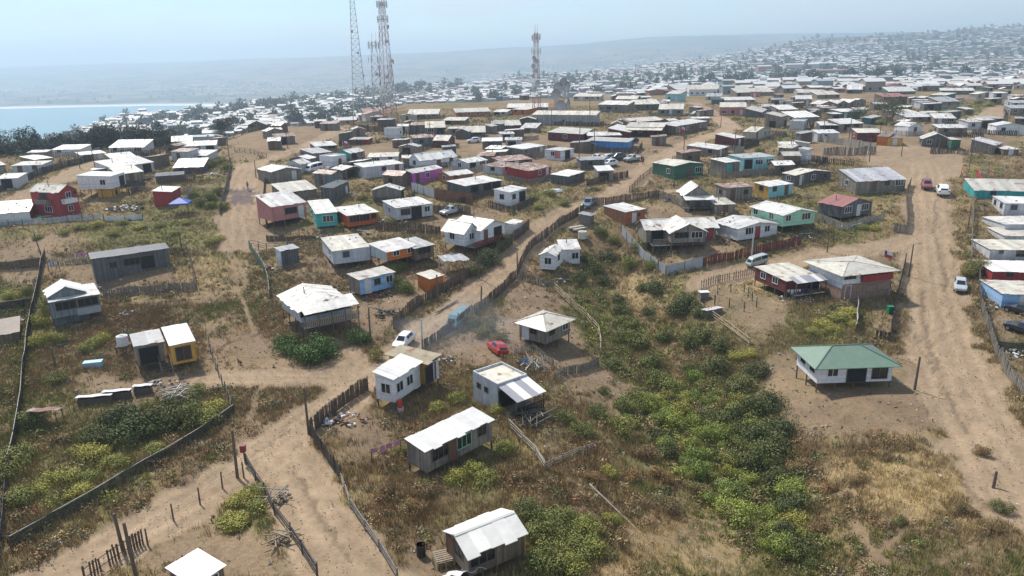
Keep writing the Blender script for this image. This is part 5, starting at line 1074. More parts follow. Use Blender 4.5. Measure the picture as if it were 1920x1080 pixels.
fence([(1022, 880), (1055, 862), (1085, 850), (1118, 838)], .5, 'rail', 'grey', 'low log and stone border below the concrete house, level part', post=1.5)
fence([(160, 1090), (217, 1049), (247, 1031), (268, 1018)], 1.1, 'pale', 'brown', 'slatted brown fence at the bottom left beside the road', gap=.24)
fence([(277, 1020), (325, 973), (375, 943), (417, 913), (457, 893)], 1.2, 'wire', 'brown', 'wire fence with spaced posts along the lower left road', post=5)
fence([(1520, 263), (1550, 268), (1580, 273), (1642, 285)], 1.9, 'pale', 'light', 'long tall picket fence left of the dirt square')
fence([(1545, 291), (1590, 291), (1642, 289)], 1.8, 'pale', 'grey', 'grey sheet and board fence along the left rim of the dirt square')
fence([(1100, 349), (1140, 340), (1178, 331)], 1.4, 'pale', 'brown', 'brushwood fence beside the dirt road below the junked cars')
fence([(1180, 361), (1200, 340), (1230, 316)], 1.2, 'pale', 'brown', 'sparse stick fence on the right of the dirt road fork', gap=.5)
fence([(1095, 386), (1150, 381), (1195, 376), (1235, 371)], 1.4, 'pale', 'brown', 'brown fence behind the brick orange house')
fence([(1880, 231), (1893, 190)], 1.5, 'pale', 'grey', 'grey fence along the back road at the right edge')
fence([(-5, 363), (40, 345), (82, 326), (130, 312), (176, 300)], 1.5, 'pale', 'dark', 'dark fence along the upper left dirt road')
fence([(672, 246), (710, 247), (745, 248), (797, 246)], 2.0, 'pale', 'dark', 'dark wall of boards in front of the red and white masts')
fence([(500, 428), (494, 382), (497, 342), (482, 322)], .9, 'pale', 'brown', 'low fence along the right side of the wide trail')
fence([(412, 402), (425, 356), (433, 316), (430, 296)], 1.3, 'pale', 'grey', 'grey fence along the left side of the wide trail')
fence([(1328, 326), (1353, 335), (1397, 331), (1453, 328)], 1.4, 'pale', 'grey', 'grey picket fence in front of the teal panelled house')
fence([(1230, 367), (1258, 378), (1280, 391), (1291, 399)], 1.3, 'pale', 'grey', 'grey stick fence right of the brick orange house', gap=.25)
fence([(1517, 409), (1535, 420), (1553, 431)], .9, 'wire', 'brown', 'low wire fence below the red roofed house')
fence([(440, 284), (470, 288), (500, 296)], 1.2, 'rail', 'brown', 'rail fence at the foot of the bare mound')
fence([(745, 300), (812, 277), (862, 278)], 1.3, 'pale', 'brown', 'brown fence below the dark maroon gabled house', gap=.4)
fence([(900, 264), (950, 268), (1010, 262)], 1.3, 'pale', 'grey', 'grey fence on the slope below the concrete wall', gap=.4)
fence([(1450, 316), (1500, 312), (1545, 306), (1600, 312)], 1.3, 'pale', 'dark', 'dark fence behind the dark grey gabled house', gap=.4)
fence([(1745, 288), (1790, 287), (1815, 292)], 1.3, 'pale', 'dark', 'dark rail fence at the right rim of the dirt square', gap=.4)

POLEM = plain('pole_wood', (.135, .105, .08), .85, var=.3); POLEC = plain('pole_concrete', (.52, .51, .49), .8, var=.2); LAMPM = plain('lamp_grey', (.25, .25, .26), .5)
def pole(px, pb, pt, label, r=.11, mat=None, arm=0, lamp=0, lean=(0, 0)):
    b_ = at(px, pb); h = height_to(b_, pt); rt_ = empty('utility_pole', (b_.x, b_.y, b_.z), random.uniform(-.4, .4), label, 'pole')
    rt_.rotation_euler.x = lean[0]; rt_.rotation_euler.y = lean[1]
    m = MB(); m.bar((0, 0, -.4), (0, 0, h), r, 0, r*.72, 8); m.build('shaft', mat or POLEM, rt_)
    if arm:
        m = MB()
        for i in range(arm): m.box(-.75, .75, r*.8, r*.8+.09, h-.45-.6*i, h-.34-.6*i)
        m.build('crossarm', POLEM, rt_)
        for sx in (-.62, 0, .62):
            m = MB(); m.bar((sx, r*.8+.045, h-.34), (sx, r*.8+.045, h-.16), .045, 0, .03, 6); m.build('insulator', LAMPM, rt_)
    if lamp:
        m = MB(); m.bar((0, 0, h-.15), (.55, -.2, h+.15), .03, 0, .03, 5); m.build('lamp_arm', LAMPM, rt_); m = MB(); m.hexa([(.4, -.32, h+.08), (.95, -.42, h+.12), (.98, -.2, h+.12), (.45, -.08, h+.08), (.45, -.28, h+.2), (.9, -.36, h+.22), (.92, -.24, h+.22), (.48, -.13, h+.2)]); m.build('lamp_head', LAMPM, rt_)
    return rt_
for q in [(445, 893, 807, 'slender wooden pole beside the fork of the two lower roads'), (579, 812, 728, 'wooden pole at the outside of the road bend above the tight board fence'), (230, 1030, 962, 'short leaning pole at the slatted fence, left of a pair'), (256, 1085, 978, 'taller leaning pole at the slatted fence, right of a pair'),
 (792, 650, 598, 'thin pole standing beside the white car'), (902, 577, 537, 'thin pole on the main road above the sheet gate'), (695, 642, 577, 'thin pole beside the single dense bush'), (821, 566, 515, 'thin pole at the fence below the orange shed'), (898, 521, 470, 'thin pole at the fence below the two gabled cottage'), (970, 500, 472, 'short pole on the bank left of the ravine house'),
 (1409, 486, 420, 'pole in the maroon fence in front of the white gabled house'), (1551, 471, 433, 'pole beside the wooden gate'), (1715, 730, 669, 'brown pole right of the green hip roofed house'), (1863, 912, 884, 'short post with a lamp beside the lower right road'), (1814, 433, 386, 'thin pole right of the wide road beside the pale fence'),
 (1649, 268, 234, 'pole at the orange red shop'), (1630, 303, 258, 'thin pole at the left rim of the dirt square'), (1760, 279, 262, 'short pole at the back rim of the dirt square'), (1591, 267, 212, 'tall thin pole behind the long picket fence'), (1544, 262, 222, 'pole behind the left end of the long picket fence'),
 (1085, 314, 225, 'tall pole among the junked cars'), (1115, 299, 240, 'pole in front of the bright blue house'), (1106, 236, 181, 'tall pole at the right end of the concrete wall'), (1035, 242, 206, 'pole in front of the concrete wall'), (1282, 281, 238, 'pole left of the long pinkish grey house'), (1376, 293, 241, 'pole in front of the maroon house by the dirt road'), (1415, 262, 218, 'pole in front of the beige gabled house'), (1351, 239, 218, 'short pole where the dirt road bends'), (1481, 292, 246, 'pole left of the narrow two storey house'), (1264, 353, 331, 'short pole below the dark green house'),
 (540, 279, 231, 'pole on the bare mound'), (480, 332, 300, 'short pole beside the wide trail'), (756, 262, 227, 'pole right of the white cube house'), (807, 277, 230, 'pole left of the dark maroon gabled house'), (430, 298, 257, 'pole at the upper end of the wide trail'), (301, 294, 262, 'pole in front of the dark tree belt'), (354, 402, 382, 'short pole below the blue canopy'), (9, 382, 364, 'white lamp post at the left edge road'), (341, 469, 433, 'leaning pole right of the charcoal house'), (105, 690, 651, 'leaning pole in the garden left of the blue chest'), (665, 249, 205, 'dark pole below the tall tapered mast'), (1542, 292, 262, 'half white post at the dirt square, left of a pair'), (1587, 294, 267, 'half white post at the dirt square, right of a pair'), (1504, 350, 330, 'short pole beside the dark grey gabled house'), (150, 315, 285, 'pole left of the olive grey house'), (178, 312, 282, 'pole beside the end of the upper left road'), (1192, 250, 225, 'thin pole behind the long verandah hall'), (1690, 292, 268, 'thin post in the middle of the square rim')]:
    tall = q[1]-q[2] > 42; pole(q[0], q[1], q[2], q[3], arm=1 if tall and q[1] < 330 else 0, mat=POLEC if 'white' in q[3] else None, r=.13 if q[1] > 560 else .11, lean=(random.gauss(0, .02), random.gauss(0, .02)))
pole(1704, 517, 458, 'pole with a floodlight beside the road junction right of the two storey house', lamp=1); pole(77, 478, 437, 'leaning pole with a white lamp box in the upper left plots', lamp=1, lean=(0, -.12)); pole(1816, 322, 246, 'tall dark pole with white foot at the right rim of the dirt square', arm=1)
# ------------------------------------------------------------------ masts
MSTEEL = plain('mast_steel', (.40, .41, .42), .5, .3, var=.2); MANT = plain('antenna_white', (.62, .62, .62), .5); MDISH = plain('dish_grey', (.55, .55, .55), .5)
MRW, t, n, b = newmat('mast_red_white'); b.inputs['Roughness'].default_value = .5
tcn = n.new('ShaderNodeTexCoord'); sp = n.new('ShaderNodeSeparateXYZ'); t.links.new(tcn.outputs['Object'], sp.inputs[0]); fr = math_(t, 'GREATER_THAN', math_(t, 'FRACT', math_(t, 'DIVIDE', sp.outputs['Z'], 13.)), .5)
r = rampnode(t, 0, (.34, .15, .13), 1, (.56, .56, .56)); t.links.new(fr, r.inputs[0]); t.links.new(r.outputs[0], b.inputs['Base Color'])
def mast(px, pb, pt, w0, w1, mat, label, panels=(), dishes=(), rb=.10, taper=1.0, whip=0, extra=0):
    P = at(px, pb); h = height_to(P, pt)+extra; root = empty('lattice_mast', P, random.uniform(.1, .7), label, 'mast'); rnd = random.Random(int(px))
    W_ = lambda z: w1+(w0-w1)*(1-z/h)**taper
    m = MB(); nseg = max(6, int(h/2.6)); zs = [h*i/nseg for i in range(nseg+1)]; cor = lambda z: [Vector((sx*W_(z)/2, sy*W_(z)/2, z)) for sx, sy in ((-1, -1), (1, -1), (1, 1), (-1, 1))]
    for i in range(nseg):
        a, c = cor(zs[i]), cor(zs[i+1])
        for k in range(4):
            j = (k+1) % 4; m.bar(a[k]-Vector((0, 0, .6 if i == 0 else 0)), c[k], rb); m.bar(c[k], c[j], rb*.5); m.bar(a[k], c[j], rb*.5); m.bar(a[j], c[k], rb*.5)
    m.build('lattice', mat, root)
    for f, cnt in panels:
        z = h*f; R_ = W_(z)/2+.9
        m = MB()
        for k in range(8): a0, a1 = k*math.pi/4, (k+1)*math.pi/4; m.bar((R_*math.cos(a0), R_*math.sin(a0), z), (R_*math.cos(a1), R_*math.sin(a1), z), .05)
        for k in range(4): a0 = k*math.pi/2; m.bar((0, 0, z), (R_*math.cos(a0), R_*math.sin(a0), z), .05)
        m.build('antenna_ring', MSTEEL, root)
        for k in range(cnt):
            a0 = 2*math.pi*k/cnt; m = MB(); m.box(-.10, .10, -.16, .16, -1.0, 1.1); link('panel_antenna', m.mesh('panel_antenna', MANT), root, (R_*1.06*math.cos(a0), R_*1.06*math.sin(a0), z+rnd.uniform(-.3, .3)), (0, 0, a0))
    for f, R_, az in dishes:
        z = h*f; m = MB(); N = 14; rg = []
        for q in range(4):
            rr = R_*q/3; rg.append([(-.32*R_*(q/3)**2*-1, rr*math.cos(2*math.pi*k/N), rr*math.sin(2*math.pi*k/N)) for k in range(N)])
        for q in range(3):
            for k in range(N): j = (k+1) % N; m.face([rg[q][k], rg[q][j], rg[q+1][j], rg[q+1][k]]); m.face([tuple(Vector(p_)-Vector((.03, 0, 0))) for p_ in (rg[q+1][k], rg[q+1][j], rg[q][j], rg[q][k])])
        for k in range(N):
            j = (k+1) % N; a_, b_ = rg[3][k], rg[3][j]; m.face([a_, b_, (b_[0]+.25*R_, b_[1], b_[2]), (a_[0]+.25*R_, a_[1], a_[2])])
        m.bar((-.6*R_, 0, 0), (0, 0, 0), .10)
        d_ = W_(z)/2+.35*R_+.3; m.build('dish', MDISH, root, loc=(d_*math.cos(az), d_*math.sin(az), z), rot=(0, 0, az))
    for k in range(whip):
        a0 = k*2.1; z = h*(1-.03*k); m = MB(); m.bar((0, 0, -1), (0, 0, 3.2+.7*(k % 3)), .05); link('whip_antenna', m.mesh('whip_antenna', MSTEEL), root, (W_(z)/2*math.cos(a0), W_(z)/2*math.sin(a0), z))
    return root
mast(677, 222, 0, 7.4, 1.5, MSTEEL, 'tall grey mast with widely splayed legs, leftmost of the group, top cut by the frame', dishes=[(.5, .6, -1.2), (.66, .6, -2), (.33, .7, -.6)], rb=.11, taper=1.15, extra=7)
mast(730, 227, 4, 4.6, 1.5, MRW, 'tallest red and white mast at the right of the central group, crowned with antennas', panels=[(.985, 12), (.86, 6)], dishes=[(.80, .7, -1), (.68, .6, -1.6), (.52, .8, 0), (.38, .6, -2)], rb=.11, whip=7)
mast(711, 233, 80, 3.9, 1.7, MRW, 'shorter red and white mast standing just left of the tallest one', panels=[(.97, 10), (.80, 6)], dishes=[(.62, .6, -1.4)], rb=.11, whip=5)
mast(738, 224, 100, .7, .5, MSTEEL, 'thin grey pole mast right of the red and white pair', dishes=[(.88, .9, -.2), (.3, .6, -1)], rb=.05)
mast(1006, 214, 62, 2.6, 1.2, MRW, 'slim mast with stacked white dishes standing alone above the concrete wall', panels=[(.78, 8), (.95, 6)], dishes=[(.70, .8, -2.4), (.66, .9, -1.9), (.60, .9, -2.5), (.54, .8, -2.0), (.48, .8, -2.6), (.40, .9, -1.7), (.32, .7, -2.2), (.26, .7, -1)], rb=.10, whip=6)
mast(1049, 216, 150, 3.4, 2.6, MRW, 'squat mast carrying several very large dishes right of the slim one', dishes=[(.80, 2.0, -1.9), (.82, 2.0, -.9), (.60, 1.9, -2.2), (.30, 1.9, -1.7), (.32, 1.9, -.6), (.55, 1.8, -.3), (.95, 1.6, -1.3)], rb=.10)
mast(1137, 130, 97, 1.2, .6, MSTEEL, 'very distant thin mast in the haze, left of two', rb=.14); mast(1178, 122, 80, 1.2, .6, MSTEEL, 'very distant thin mast in the haze, right of two', rb=.14)

# ------------------------------------------------------------------ vehicles
TYRE = plain('tyre', (.02, .02, .02), .9); RIM = plain('rim', (.45, .45, .46), .35, .6); LIGHTG = plain('headlight', (.75, .76, .78), .2); TAIL = plain('taillight', (.35, .02, .02), .3)
def paint(k, c, rough=.28):
    m = plain('paint_'+k, c, rough, 0, var=.08, scale=1.2); m.node_tree.nodes['Principled BSDF'].inputs['Coat Weight'].default_value = .6; return m
PROF = {  # stations along the length: x, half width, sill z, belt z, roof half width, roof z
 'suv': [(-2.1, .72, .50, .88, 0, 0), (-2.02, .84, .36, 1.00, 0, 0), (-1.75, .88, .30, 1.04, .62, 1.30), (-1.2, .90, .28, 1.03, .64, 1.58), (-.3, .90, .26, 1.0, .65, 1.62), (.35, .90, .27, .99, .63, 1.54), (1.05, .89, .28, .98, 0, 0), (1.75, .86, .30, .88, 0, 0), (2.05, .76, .38, .74, 0, 0), (2.13, .62, .48, .64, 0, 0)],
 'hatch': [(-1.85, .70, .45, .85, 0, 0), (-1.78, .80, .34, .95, .60, 1.12), (-1.3, .84, .28, .95, .60, 1.42), (-.3, .84, .26, .93, .61, 1.46), (.3, .84, .26, .92, .58, 1.38), (.95, .83, .28, .90, 0, 0), (1.6, .79, .30, .80, 0, 0), (1.88, .66, .40, .66, 0, 0)],
 'van': [(-2.2, .80, .45, 1.05, .72, 1.75), (-2.1, .86, .34, 1.10, .74, 1.92), (-.5, .88, .30, 1.1, .75, 1.95), (1.1, .88, .30, 1.1, .72, 1.90), (1.55, .86, .30, 1.08, .62, 1.55), (1.95, .82, .34, .98, 0, 0), (2.15, .74, .42, .75, 0, 0)],
 'pickup': [(-2.4, .78, .50, .90, 0, 0), (-2.3, .86, .40, .95, 0, 0), (-.65, .88, .34, .95, 0, 0), (-.6, .88, .34, .96, .64, 1.45), (-.3, .88, .32, .96, .66, 1.60), (.35, .88, .32, .96, .64, 1.56), (.95, .87, .34, .95, 0, 0), (1.8, .84, .36, .90, 0, 0), (2.15, .76, .45, .78, 0, 0)]}
_CAR = {}
def car_meshes(kind):
    if kind in _CAR: return _CAR[kind]
    st = PROF[kind]; b_ = MB(); g = MB(); ring = []
    for x, hw_, zs, zb, rw, rz_ in st:
        cab = rz_ > 0; rw2, rz2 = (rw, rz_) if cab else (hw_*.82, zb+.045)
        ring.append([(x, -hw_*.86, zs), (x, -hw_, zs+.14), (x, -hw_, zb-.08), (x, -hw_*.955, zb), (x, -rw2, rz2-.05 if cab else rz2-.02), (x, -rw2*.8, rz2), (x, rw2*.8, rz2), (x, rw2, rz2-.05 if cab else rz2-.02), (x, hw_*.955, zb), (x, hw_, zb-.08), (x, hw_, zs+.14), (x, hw_*.86, zs)])
    for a, c in zip(ring[:-1], ring[1:]):
        for k in range(12): j = (k+1) % 12; b_.face([a[k], a[j], c[j], c[k]][::-1])
    b_.face(ring[0]); b_.face(ring[-1][::-1])
    # windows sit 12 mm proud of the cabin
    def off(q, o): return (q[0]+o[0], q[1]+o[1], q[2]+o[2])
    wins = []
    cabs = [i for i, s in enumerate(st) if s[5] > 0]
    for sgn in (-1, 1):
        lo, hi = (3, 4) if sgn < 0 else (8, 7)
        for i in cabs[:-1]:
            a, c = ring[i], ring[i+1]; mix = lambda p_, q_, f: tuple(p_[k]+(q_[k]-p_[k])*f for k in range(3))
            A0, A1, C0, C1 = mix(a[lo], a[hi], .12), mix(a[lo], a[hi], .92), mix(c[lo], c[hi], .12), mix(c[lo], c[hi], .92)
            p4 = [mix(A0, C0, .05), mix(A0, C0, .95), mix(A1, C1, .95), mix(A1, C1, .05)]; p4 = [off(q, (0, sgn*.014, .004)) for q in p4]; wins.append(p4 if sgn < 0 else p4[::-1])
    f, gq = ring[cabs[-1]], ring[cabs[-1]+1]; mix = lambda p_, q_, f_: tuple(p_[k]+(q_[k]-p_[k])*f_ for k in range(3))
    wins.append([off(q, (.012, 0, .014)) for q in (mix(f[5], gq[5], .08), mix(gq[5], f[5], .06), mix(gq[6], f[6], .06), mix(f[6], gq[6], .08))])
    if cabs[0] > 0:
        f, gq = ring[cabs[0]], ring[cabs[0]-1]; wins.append([off(q, (-.012, 0, .014)) for q in (mix(f[6], gq[6], .08), mix(gq[6], f[6], .06), mix(gq[5], f[5], .06), mix(f[5], gq[5], .08))])
    gl = []
    for i, w4 in enumerate(wins):
        m = MB(); m.face(w4); gl.append(('windscreen' if i == len(wins)-2 else 'rear_window' if i == len(wins)-1 else 'side_window', m.mesh('car_window', M_GLASS)))
    wm_ = MB(); N = 16
    for r_, y0, y1, mi in ((.32, -.1, .1, 0), (.19, -.115, -.101, 1)):
        for k in range(N):
            a0, a1 = 2*math.pi*k/N, 2*math.pi*(k+1)/N; p_ = [(r_*math.cos(a0), y0, r_*math.sin(a0)), (r_*math.cos(a1), y0, r_*math.sin(a1)), (r_*math.cos(a1), y1, r_*math.sin(a1)), (r_*math.cos(a0), y1, r_*math.sin(a0))]
            wm_.face(p_[::-1], mi); wm_.face([(0, y0, 0), p_[1], p_[0]], mi); wm_.face([(0, y1, 0), p_[3], p_[2]], mi)
    tm = MB(); tm.v, tm.f, tm.mi, tm.at = wm_.v, wm_.f, wm_.mi, wm_.at
    lm = MB(); lm.box(-.10, .02, -.16, .16, -.07, .07); x1 = st[-2]; x0 = st[1]
    _CAR[kind] = (b_, gl, tm.mesh('wheel', [TYRE, RIM]), lm.mesh('headlight', LIGHTG), lm.mesh('taillight', TAIL), x0, x1); return _CAR[kind]
_BODY = {}
def car(kind, front, rear, col_, label, name='parked_car', cat='car', group=None, sc=1.0, wheels=True, tilt=0, roll=0, lift=0):
    f, r_ = at(*front), at(*rear); P = (f+r_)/2; az = math.atan2(f.y-r_.y, f.x-r_.x); z0 = gz(P.x, P.y)
    root = empty(name, (P.x, P.y, z0+lift), az, label, cat, group); root.scale = (sc, sc, sc)
    dx, dy = math.cos(az), math.sin(az); root.rotation_euler = (roll, -math.atan2(gz(P.x+dx, P.y+dy)-gz(P.x-dx, P.y-dy), 2)+tilt, az)
    b_, gl, wme, lme, tme, x0, x1 = car_meshes(kind); key = (kind, col_.name)
    if key not in _BODY:
        me = b_.mesh('body', col_, True)
        _BODY[key] = me
    o = link('body', _BODY[key], root)
    for nm_, me in gl: link(nm_, me, root)
    L_ = -PROF[kind][0][0]
    if wheels:
        for x in (-L_*.62, L_*.66):
            for sy in (-1, 1): w = link('wheel', wme, root, (x, sy*.78, .32)); w.rotation_euler.z = 0 if sy < 0 else math.pi
    for sy in (-1, 1):
        link('headlight', lme, root, (x1[0]+.02, sy*(x1[1]-.17), x1[3]-.08)); link('taillight', tme, root, (x0[0]-.02, sy*(x0[1]-.16), x0[3]-.10))
    return root
CW = paint('white', (.78, .78, .78)); CS = paint('silver', (.42, .45, .48)); CR = paint('red', (.38, .02, .025)); CM = paint('maroon', (.20, .045, .06), .5); CB = paint('blue_grey', (.12, .17, .21)); CT = paint('teal_grey', (.13, .22, .24)); CD = paint('dark', (.03, .035, .045)); CG = paint('van_grey', (.38, .42, .41))
car('suv', (747, 655), (769, 635), CW, 'white car parked on the road bend beside a thin pole', sc=.86)
car('suv', (1800, 552), (1799, 532), CS, 'silver grey car parked at the edge of the wide right road', sc=.9)
car('suv', (1764, 357), (1769, 369), CW, 'white van like car parked in front of the long teal building', sc=1.15)
car('hatch', (1738, 357), (1736, 347), CM, 'faded maroon car standing at the mouth of the dirt square', sc=1.1)
car('pickup', (1096, 395), (1112, 380), CB, 'blue grey pickup parked where the fence meets the main road', name='pickup_truck', cat='pickup')
car('van', (1405, 501), (1432, 493), CG, 'pale grey van parked between the maroon fence and the maroon house', name='parked_van', cat='van', sc=.78)
car('pickup', (835, 404), (856, 398), CS, 'old silver and dark pickup parked behind the paling fence below the purple house', name='pickup_truck', cat='pickup')
car('van', (850, 616), (870, 600), CT, 'teal grey van half hidden behind the sheet gate', name='parked_van', cat='van', sc=.92)
wr = car('suv', (922, 650), (940, 666), CR, 'red car wreck without wheels in the bare yard', name='car_wreck', wheels=False, roll=.18, lift=-.12, sc=.85)
for (f_, r_), c_, k_, lb in [(((1098, 309), (1110, 305)), CW, 'hatch', 'white car at the left end of the junked car cluster'), (((1111, 303), (1127, 300)), CW, 'pickup', 'white car at the back of the junked car cluster'), (((1132, 313), (1152, 310)), CW, 'suv', 'white car nearest to the road in the junked car cluster'), (((1149, 301), (1164, 299)), CD, 'suv', 'black car in the junked car cluster'), (((1130, 302), (1145, 299)), CS, 'hatch', 'silver car in the middle of the junked car cluster'), (((1176, 304), (1193, 301)), CG, 'pickup', 'grey car standing apart on the right of the junked cars'),
 (((565, 322), (577, 318)), CR, 'hatch', 'red car wreck in the junk heap below the white block house, left'), (((581, 324), (597, 320)), CW, 'van', 'white car wreck in the junk heap below the white block house'), (((596, 334), (609, 329)), CR, 'hatch', 'red car wreck in the junk heap, nearest and right'), (((611, 326), (623, 323)), CD, 'hatch', 'dark car wreck at the right of the junk heap'), (((880, 268), (896, 267)), CW, 'hatch', 'white car in the weeds right of the dark maroon gabled house'), (((1178, 269), (1190, 268)), CD, 'hatch', 'dark car beside the bright blue house, far side'), (((1296, 218), (1310, 216)), CB, 'suv', 'dark car beside the slate coloured house'), (((1905, 586), (1920, 590)), CD, 'hatch', 'dark car in front of the sky blue shack at the right edge'), (((1905, 620), (1925, 626)), CD, 'hatch', 'dark car wreck in the right edge yard')]:
    car(k_, f_, r_, c_, lb, name='junked_car')

# ------------------------------------------------------------------ yard things
def thing(px, py, name, label, cat, rz=0., group=None, dz=0.):
    p = at(px, py); return empty(name, (p.x, p.y, p.z+dz), rz, label, cat, group)
def cyl(mb, c, r, h, n=18, mi=0, cap=True):
    x, y, z = c; i = len(mb.v)
    for zz in (z, z+h):
        for k in range(n): mb.v.append((x+r*math.cos(2*math.pi*k/n), y+r*math.sin(2*math.pi*k/n), zz))
    for k in range(n): j = (k+1) % n; mb.f.append((i+k, i+j, i+n+j, i+n+k)); mb.mi.append(mi); mb.at.append(.5)
    mb.f += [tuple(i+k for k in reversed(range(n))), tuple(i+n+k for k in range(n))]; mb.mi += [mi, mi]; mb.at += [.5, .5]
t_ = thing(234, 662, 'water_tank', 'white round water tank on a dark stand at the grey and yellow cabin', 'tank', dz=0)
m = MB(); m.box(-.7, .7, -.7, .7, .9, 1.02); [m.box(x-.06, x+.06, y-.06, y+.06, -.3, .9) for x in (-.6, .6) for y in (-.6, .6)]; m.build('stand', M_STILT, t_)
m = MB(); cyl(m, (0, 0, 1.02), .62, 1.15); [cyl(m, (0, 0, 1.15+.3*i), .64, .06) for i in range(3)]; m.build('tank', plain('plastic_white', (.70, .72, .74), .45), t_); m = MB(); cyl(m, (0, 0, 2.17), .5, .06); cyl(m, (0, 0, 2.23), .22, .07); m.build('lid', plain('plastic_grey', (.5, .52, .54), .5), t_)
t_ = thing(176, 688, 'chest', 'pale blue chest lying on the bare soil left of the rubble terrace', 'chest', rz=.25)
m = MB(); m.box(-.95, .95, -.42, .42, 0, .62); m.build('body', plain('chest_blue', (.33, .55, .72), .5, var=.25), t_); m = MB(); m.box(-.98, .98, -.45, .45, .62, .70); m.box(-.3, .3, -.47, -.45, .55, .60); m.build('lid', plain('chest_lid', (.42, .62, .78), .5, var=.3, scale=2), t_)
t_ = thing(790, 1042, 'oil_drum', 'dark rusty oil drum standing in the bare yard', 'drum'); m = MB(); cyl(m, (0, 0, 0), .29, .88); [cyl(m, (0, 0, z), .305, .04) for z in (.0, .28, .58, .84)]; m.build('barrel', plain('drum_rust', (.045, .03, .025), .8, var=.5), t_); m = MB(); cyl(m, (.14, 0, .88), .04, .02, 8); m.build('bung', plain('drum_bung', (.1, .08, .07), .7), t_)
t_ = thing(833, 1056, 'pallet_stack', 'stack of wooden pallets beside the arched roof house', 'pallets', rz=.35); m = MB()
for lv in range(4):
    z = lv*.15; [m.box(-.6, .6, -.5+.2*i, -.38+.2*i, z+.11, z+.135) for i in range(6)]; [m.box(-.58+.54*i, -.48+.54*i, -.5, .62, z, z+.11) for i in range(3)]
m.build('pallet_boards', M_TIMB, t_)
def sheet_mesh(mb, c, w_, d_, rz, ry, rx, th=.03, wav=0.0, n=6):
    R_ = Matrix.Rotation(rz, 4, 'Z') @ Matrix.Rotation(ry, 4, 'Y') @ Matrix.Rotation(rx, 4, 'X'); c = Vector(c)
    P = [[c+(R_ @ Vector((-w_/2+w_*i/n, -d_/2+d_*j/2, wav*math.sin(i*1.7+j)*.5))) for j in range(3)] for i in range(n+1)]
    u_ = R_ @ Vector((0, 0, th))
    for i in range(n):
        for j in range(2): mb.hexa([P[i][j], P[i+1][j], P[i+1][j+1], P[i][j+1], P[i][j]+u_, P[i+1][j]+u_, P[i+1][j+1]+u_, P[i][j+1]+u_])
TARPW = plain('tarp_white', (.66, .67, .68), .6, var=.2, scale=2); TARPB = plain('tarp_blue', (.035, .09, .42), .55, var=.25, scale=2); CLP = [plain('cloth_%s' % k, c, .9, var=.3) for k, c in dict(purple=(.22, .08, .45), pink=(.55, .25, .40), white=(.68, .68, .70), navy=(.04, .05, .14), olive=(.16, .15, .05), red=(.45, .03, .04), blue=(.12, .25, .5)).items()]
t_ = thing(866, 1085, 'tarpaulin', 'whitish plastic tarp lying by the front corner of the arched roof house', 'tarp', rz=.5); m = MB(); sheet_mesh(m, (0, 0, .5), 2.6, 1.8, 0, .1, -.55, .02, .25, 10); m.build('tarp', TARPW, t_); m = MB(); [m.bar((x, -.7, -.2), (x, -.7, .9), .04) for x in (-1.1, 1.1)]; m.build('stake', M_STILT, t_)
t_ = thing(341, 400, 'canopy', 'bright blue fabric canopy on thin legs beside the red fronted house', 'canopy', rz=.2); m = MB(); h_ = 2.1
top = (0, 0, 3.0); c4 = [(-1.7, -1.6, h_), (1.7, -1.6, h_), (1.7, 1.6, h_), (-1.7, 1.6, h_)]
for k in range(4): j = (k+1) % 4; m.face([c4[k], c4[j], top]); m.face([c4[j], c4[k], (0, 0, 2.97)]); m.face([c4[j], c4[k], (c4[k][0], c4[k][1], h_-.3), (c4[j][0], c4[j][1], h_-.3)])
m.build('canopy_cloth', TARPB, t_)
for x, y in ((-1.6, -1.5), (1.6, -1.5), (1.6, 1.5), (-1.6, 1.5)): mm = MB(); mm.bar((x, y, -.3), (x, y, h_), .035); mm.build('leg', M_STILT, t_)
# heaps: each one a pile that reads as a single mass
def heap(px, py, r, n, mats, label, name='junk_heap', cat='heap', long=1.0, size=(.15, .5), hz_=.5, rz=0., beams=0, loc=None, group=None):
    rnd = random.Random(int(px*7+py)); t_ = thing(px, py, name, label, cat, rz) if loc is None else empty(name, loc, rz, label, cat, group)
    m = MB()
    for i in range(n):
        a = rnd.uniform(0, 6.28); q = rnd.random()**.6*r; s = rnd.uniform(*size); x, y = math.cos(a)*q*long, math.sin(a)*q; z = max(0, hz_*(1-q/r))*rnd.random()
        R_ = Matrix.Rotation(rnd.uniform(0, 6.28), 4, 'Z') @ Matrix.Rotation(rnd.uniform(-.6, .6), 4, 'X'); d_ = (s*rnd.uniform(.5, 1.2), s*rnd.uniform(.3, .8), s*rnd.uniform(.15, .6))
        pts = [Vector((x, y, z))+(R_ @ Vector((sx*d_[0]/2*rnd.uniform(.6, 1), sy*d_[1]/2*rnd.uniform(.6, 1), (sz*.5+.5)*d_[2]))) for sz in (-1, 1) for sx, sy in ((-1, -1), (1, -1), (1, 1), (-1, 1))]
        m.hexa(pts, rnd.randrange(len(mats)))
    for i in range(beams):
        a = rnd.uniform(-.6, .6)+(1.57 if rnd.random() < .4 else 0); c = Vector((rnd.uniform(-r, r)*long*.7, rnd.uniform(-r, r)*.6, rnd.uniform(.05, hz_+.2))); d_ = Vector((math.cos(a), math.sin(a), rnd.uniform(-.25, .25)))*rnd.uniform(.6, 1.5); m.bar(c-d_, c+d_, .045, rnd.randrange(len(mats)))
    m.build('pile', mats, t_); return t_
STONE = plain('stone_grey', (.30, .28, .25), .9, var=.4); JUNK = [M_GREYT, plain('junk_dark', (.05, .048, .045), .8), plain('junk_light', (.52, .52, .50), .7), plain('junk_rust', (.18, .075, .05), .8), STONE]
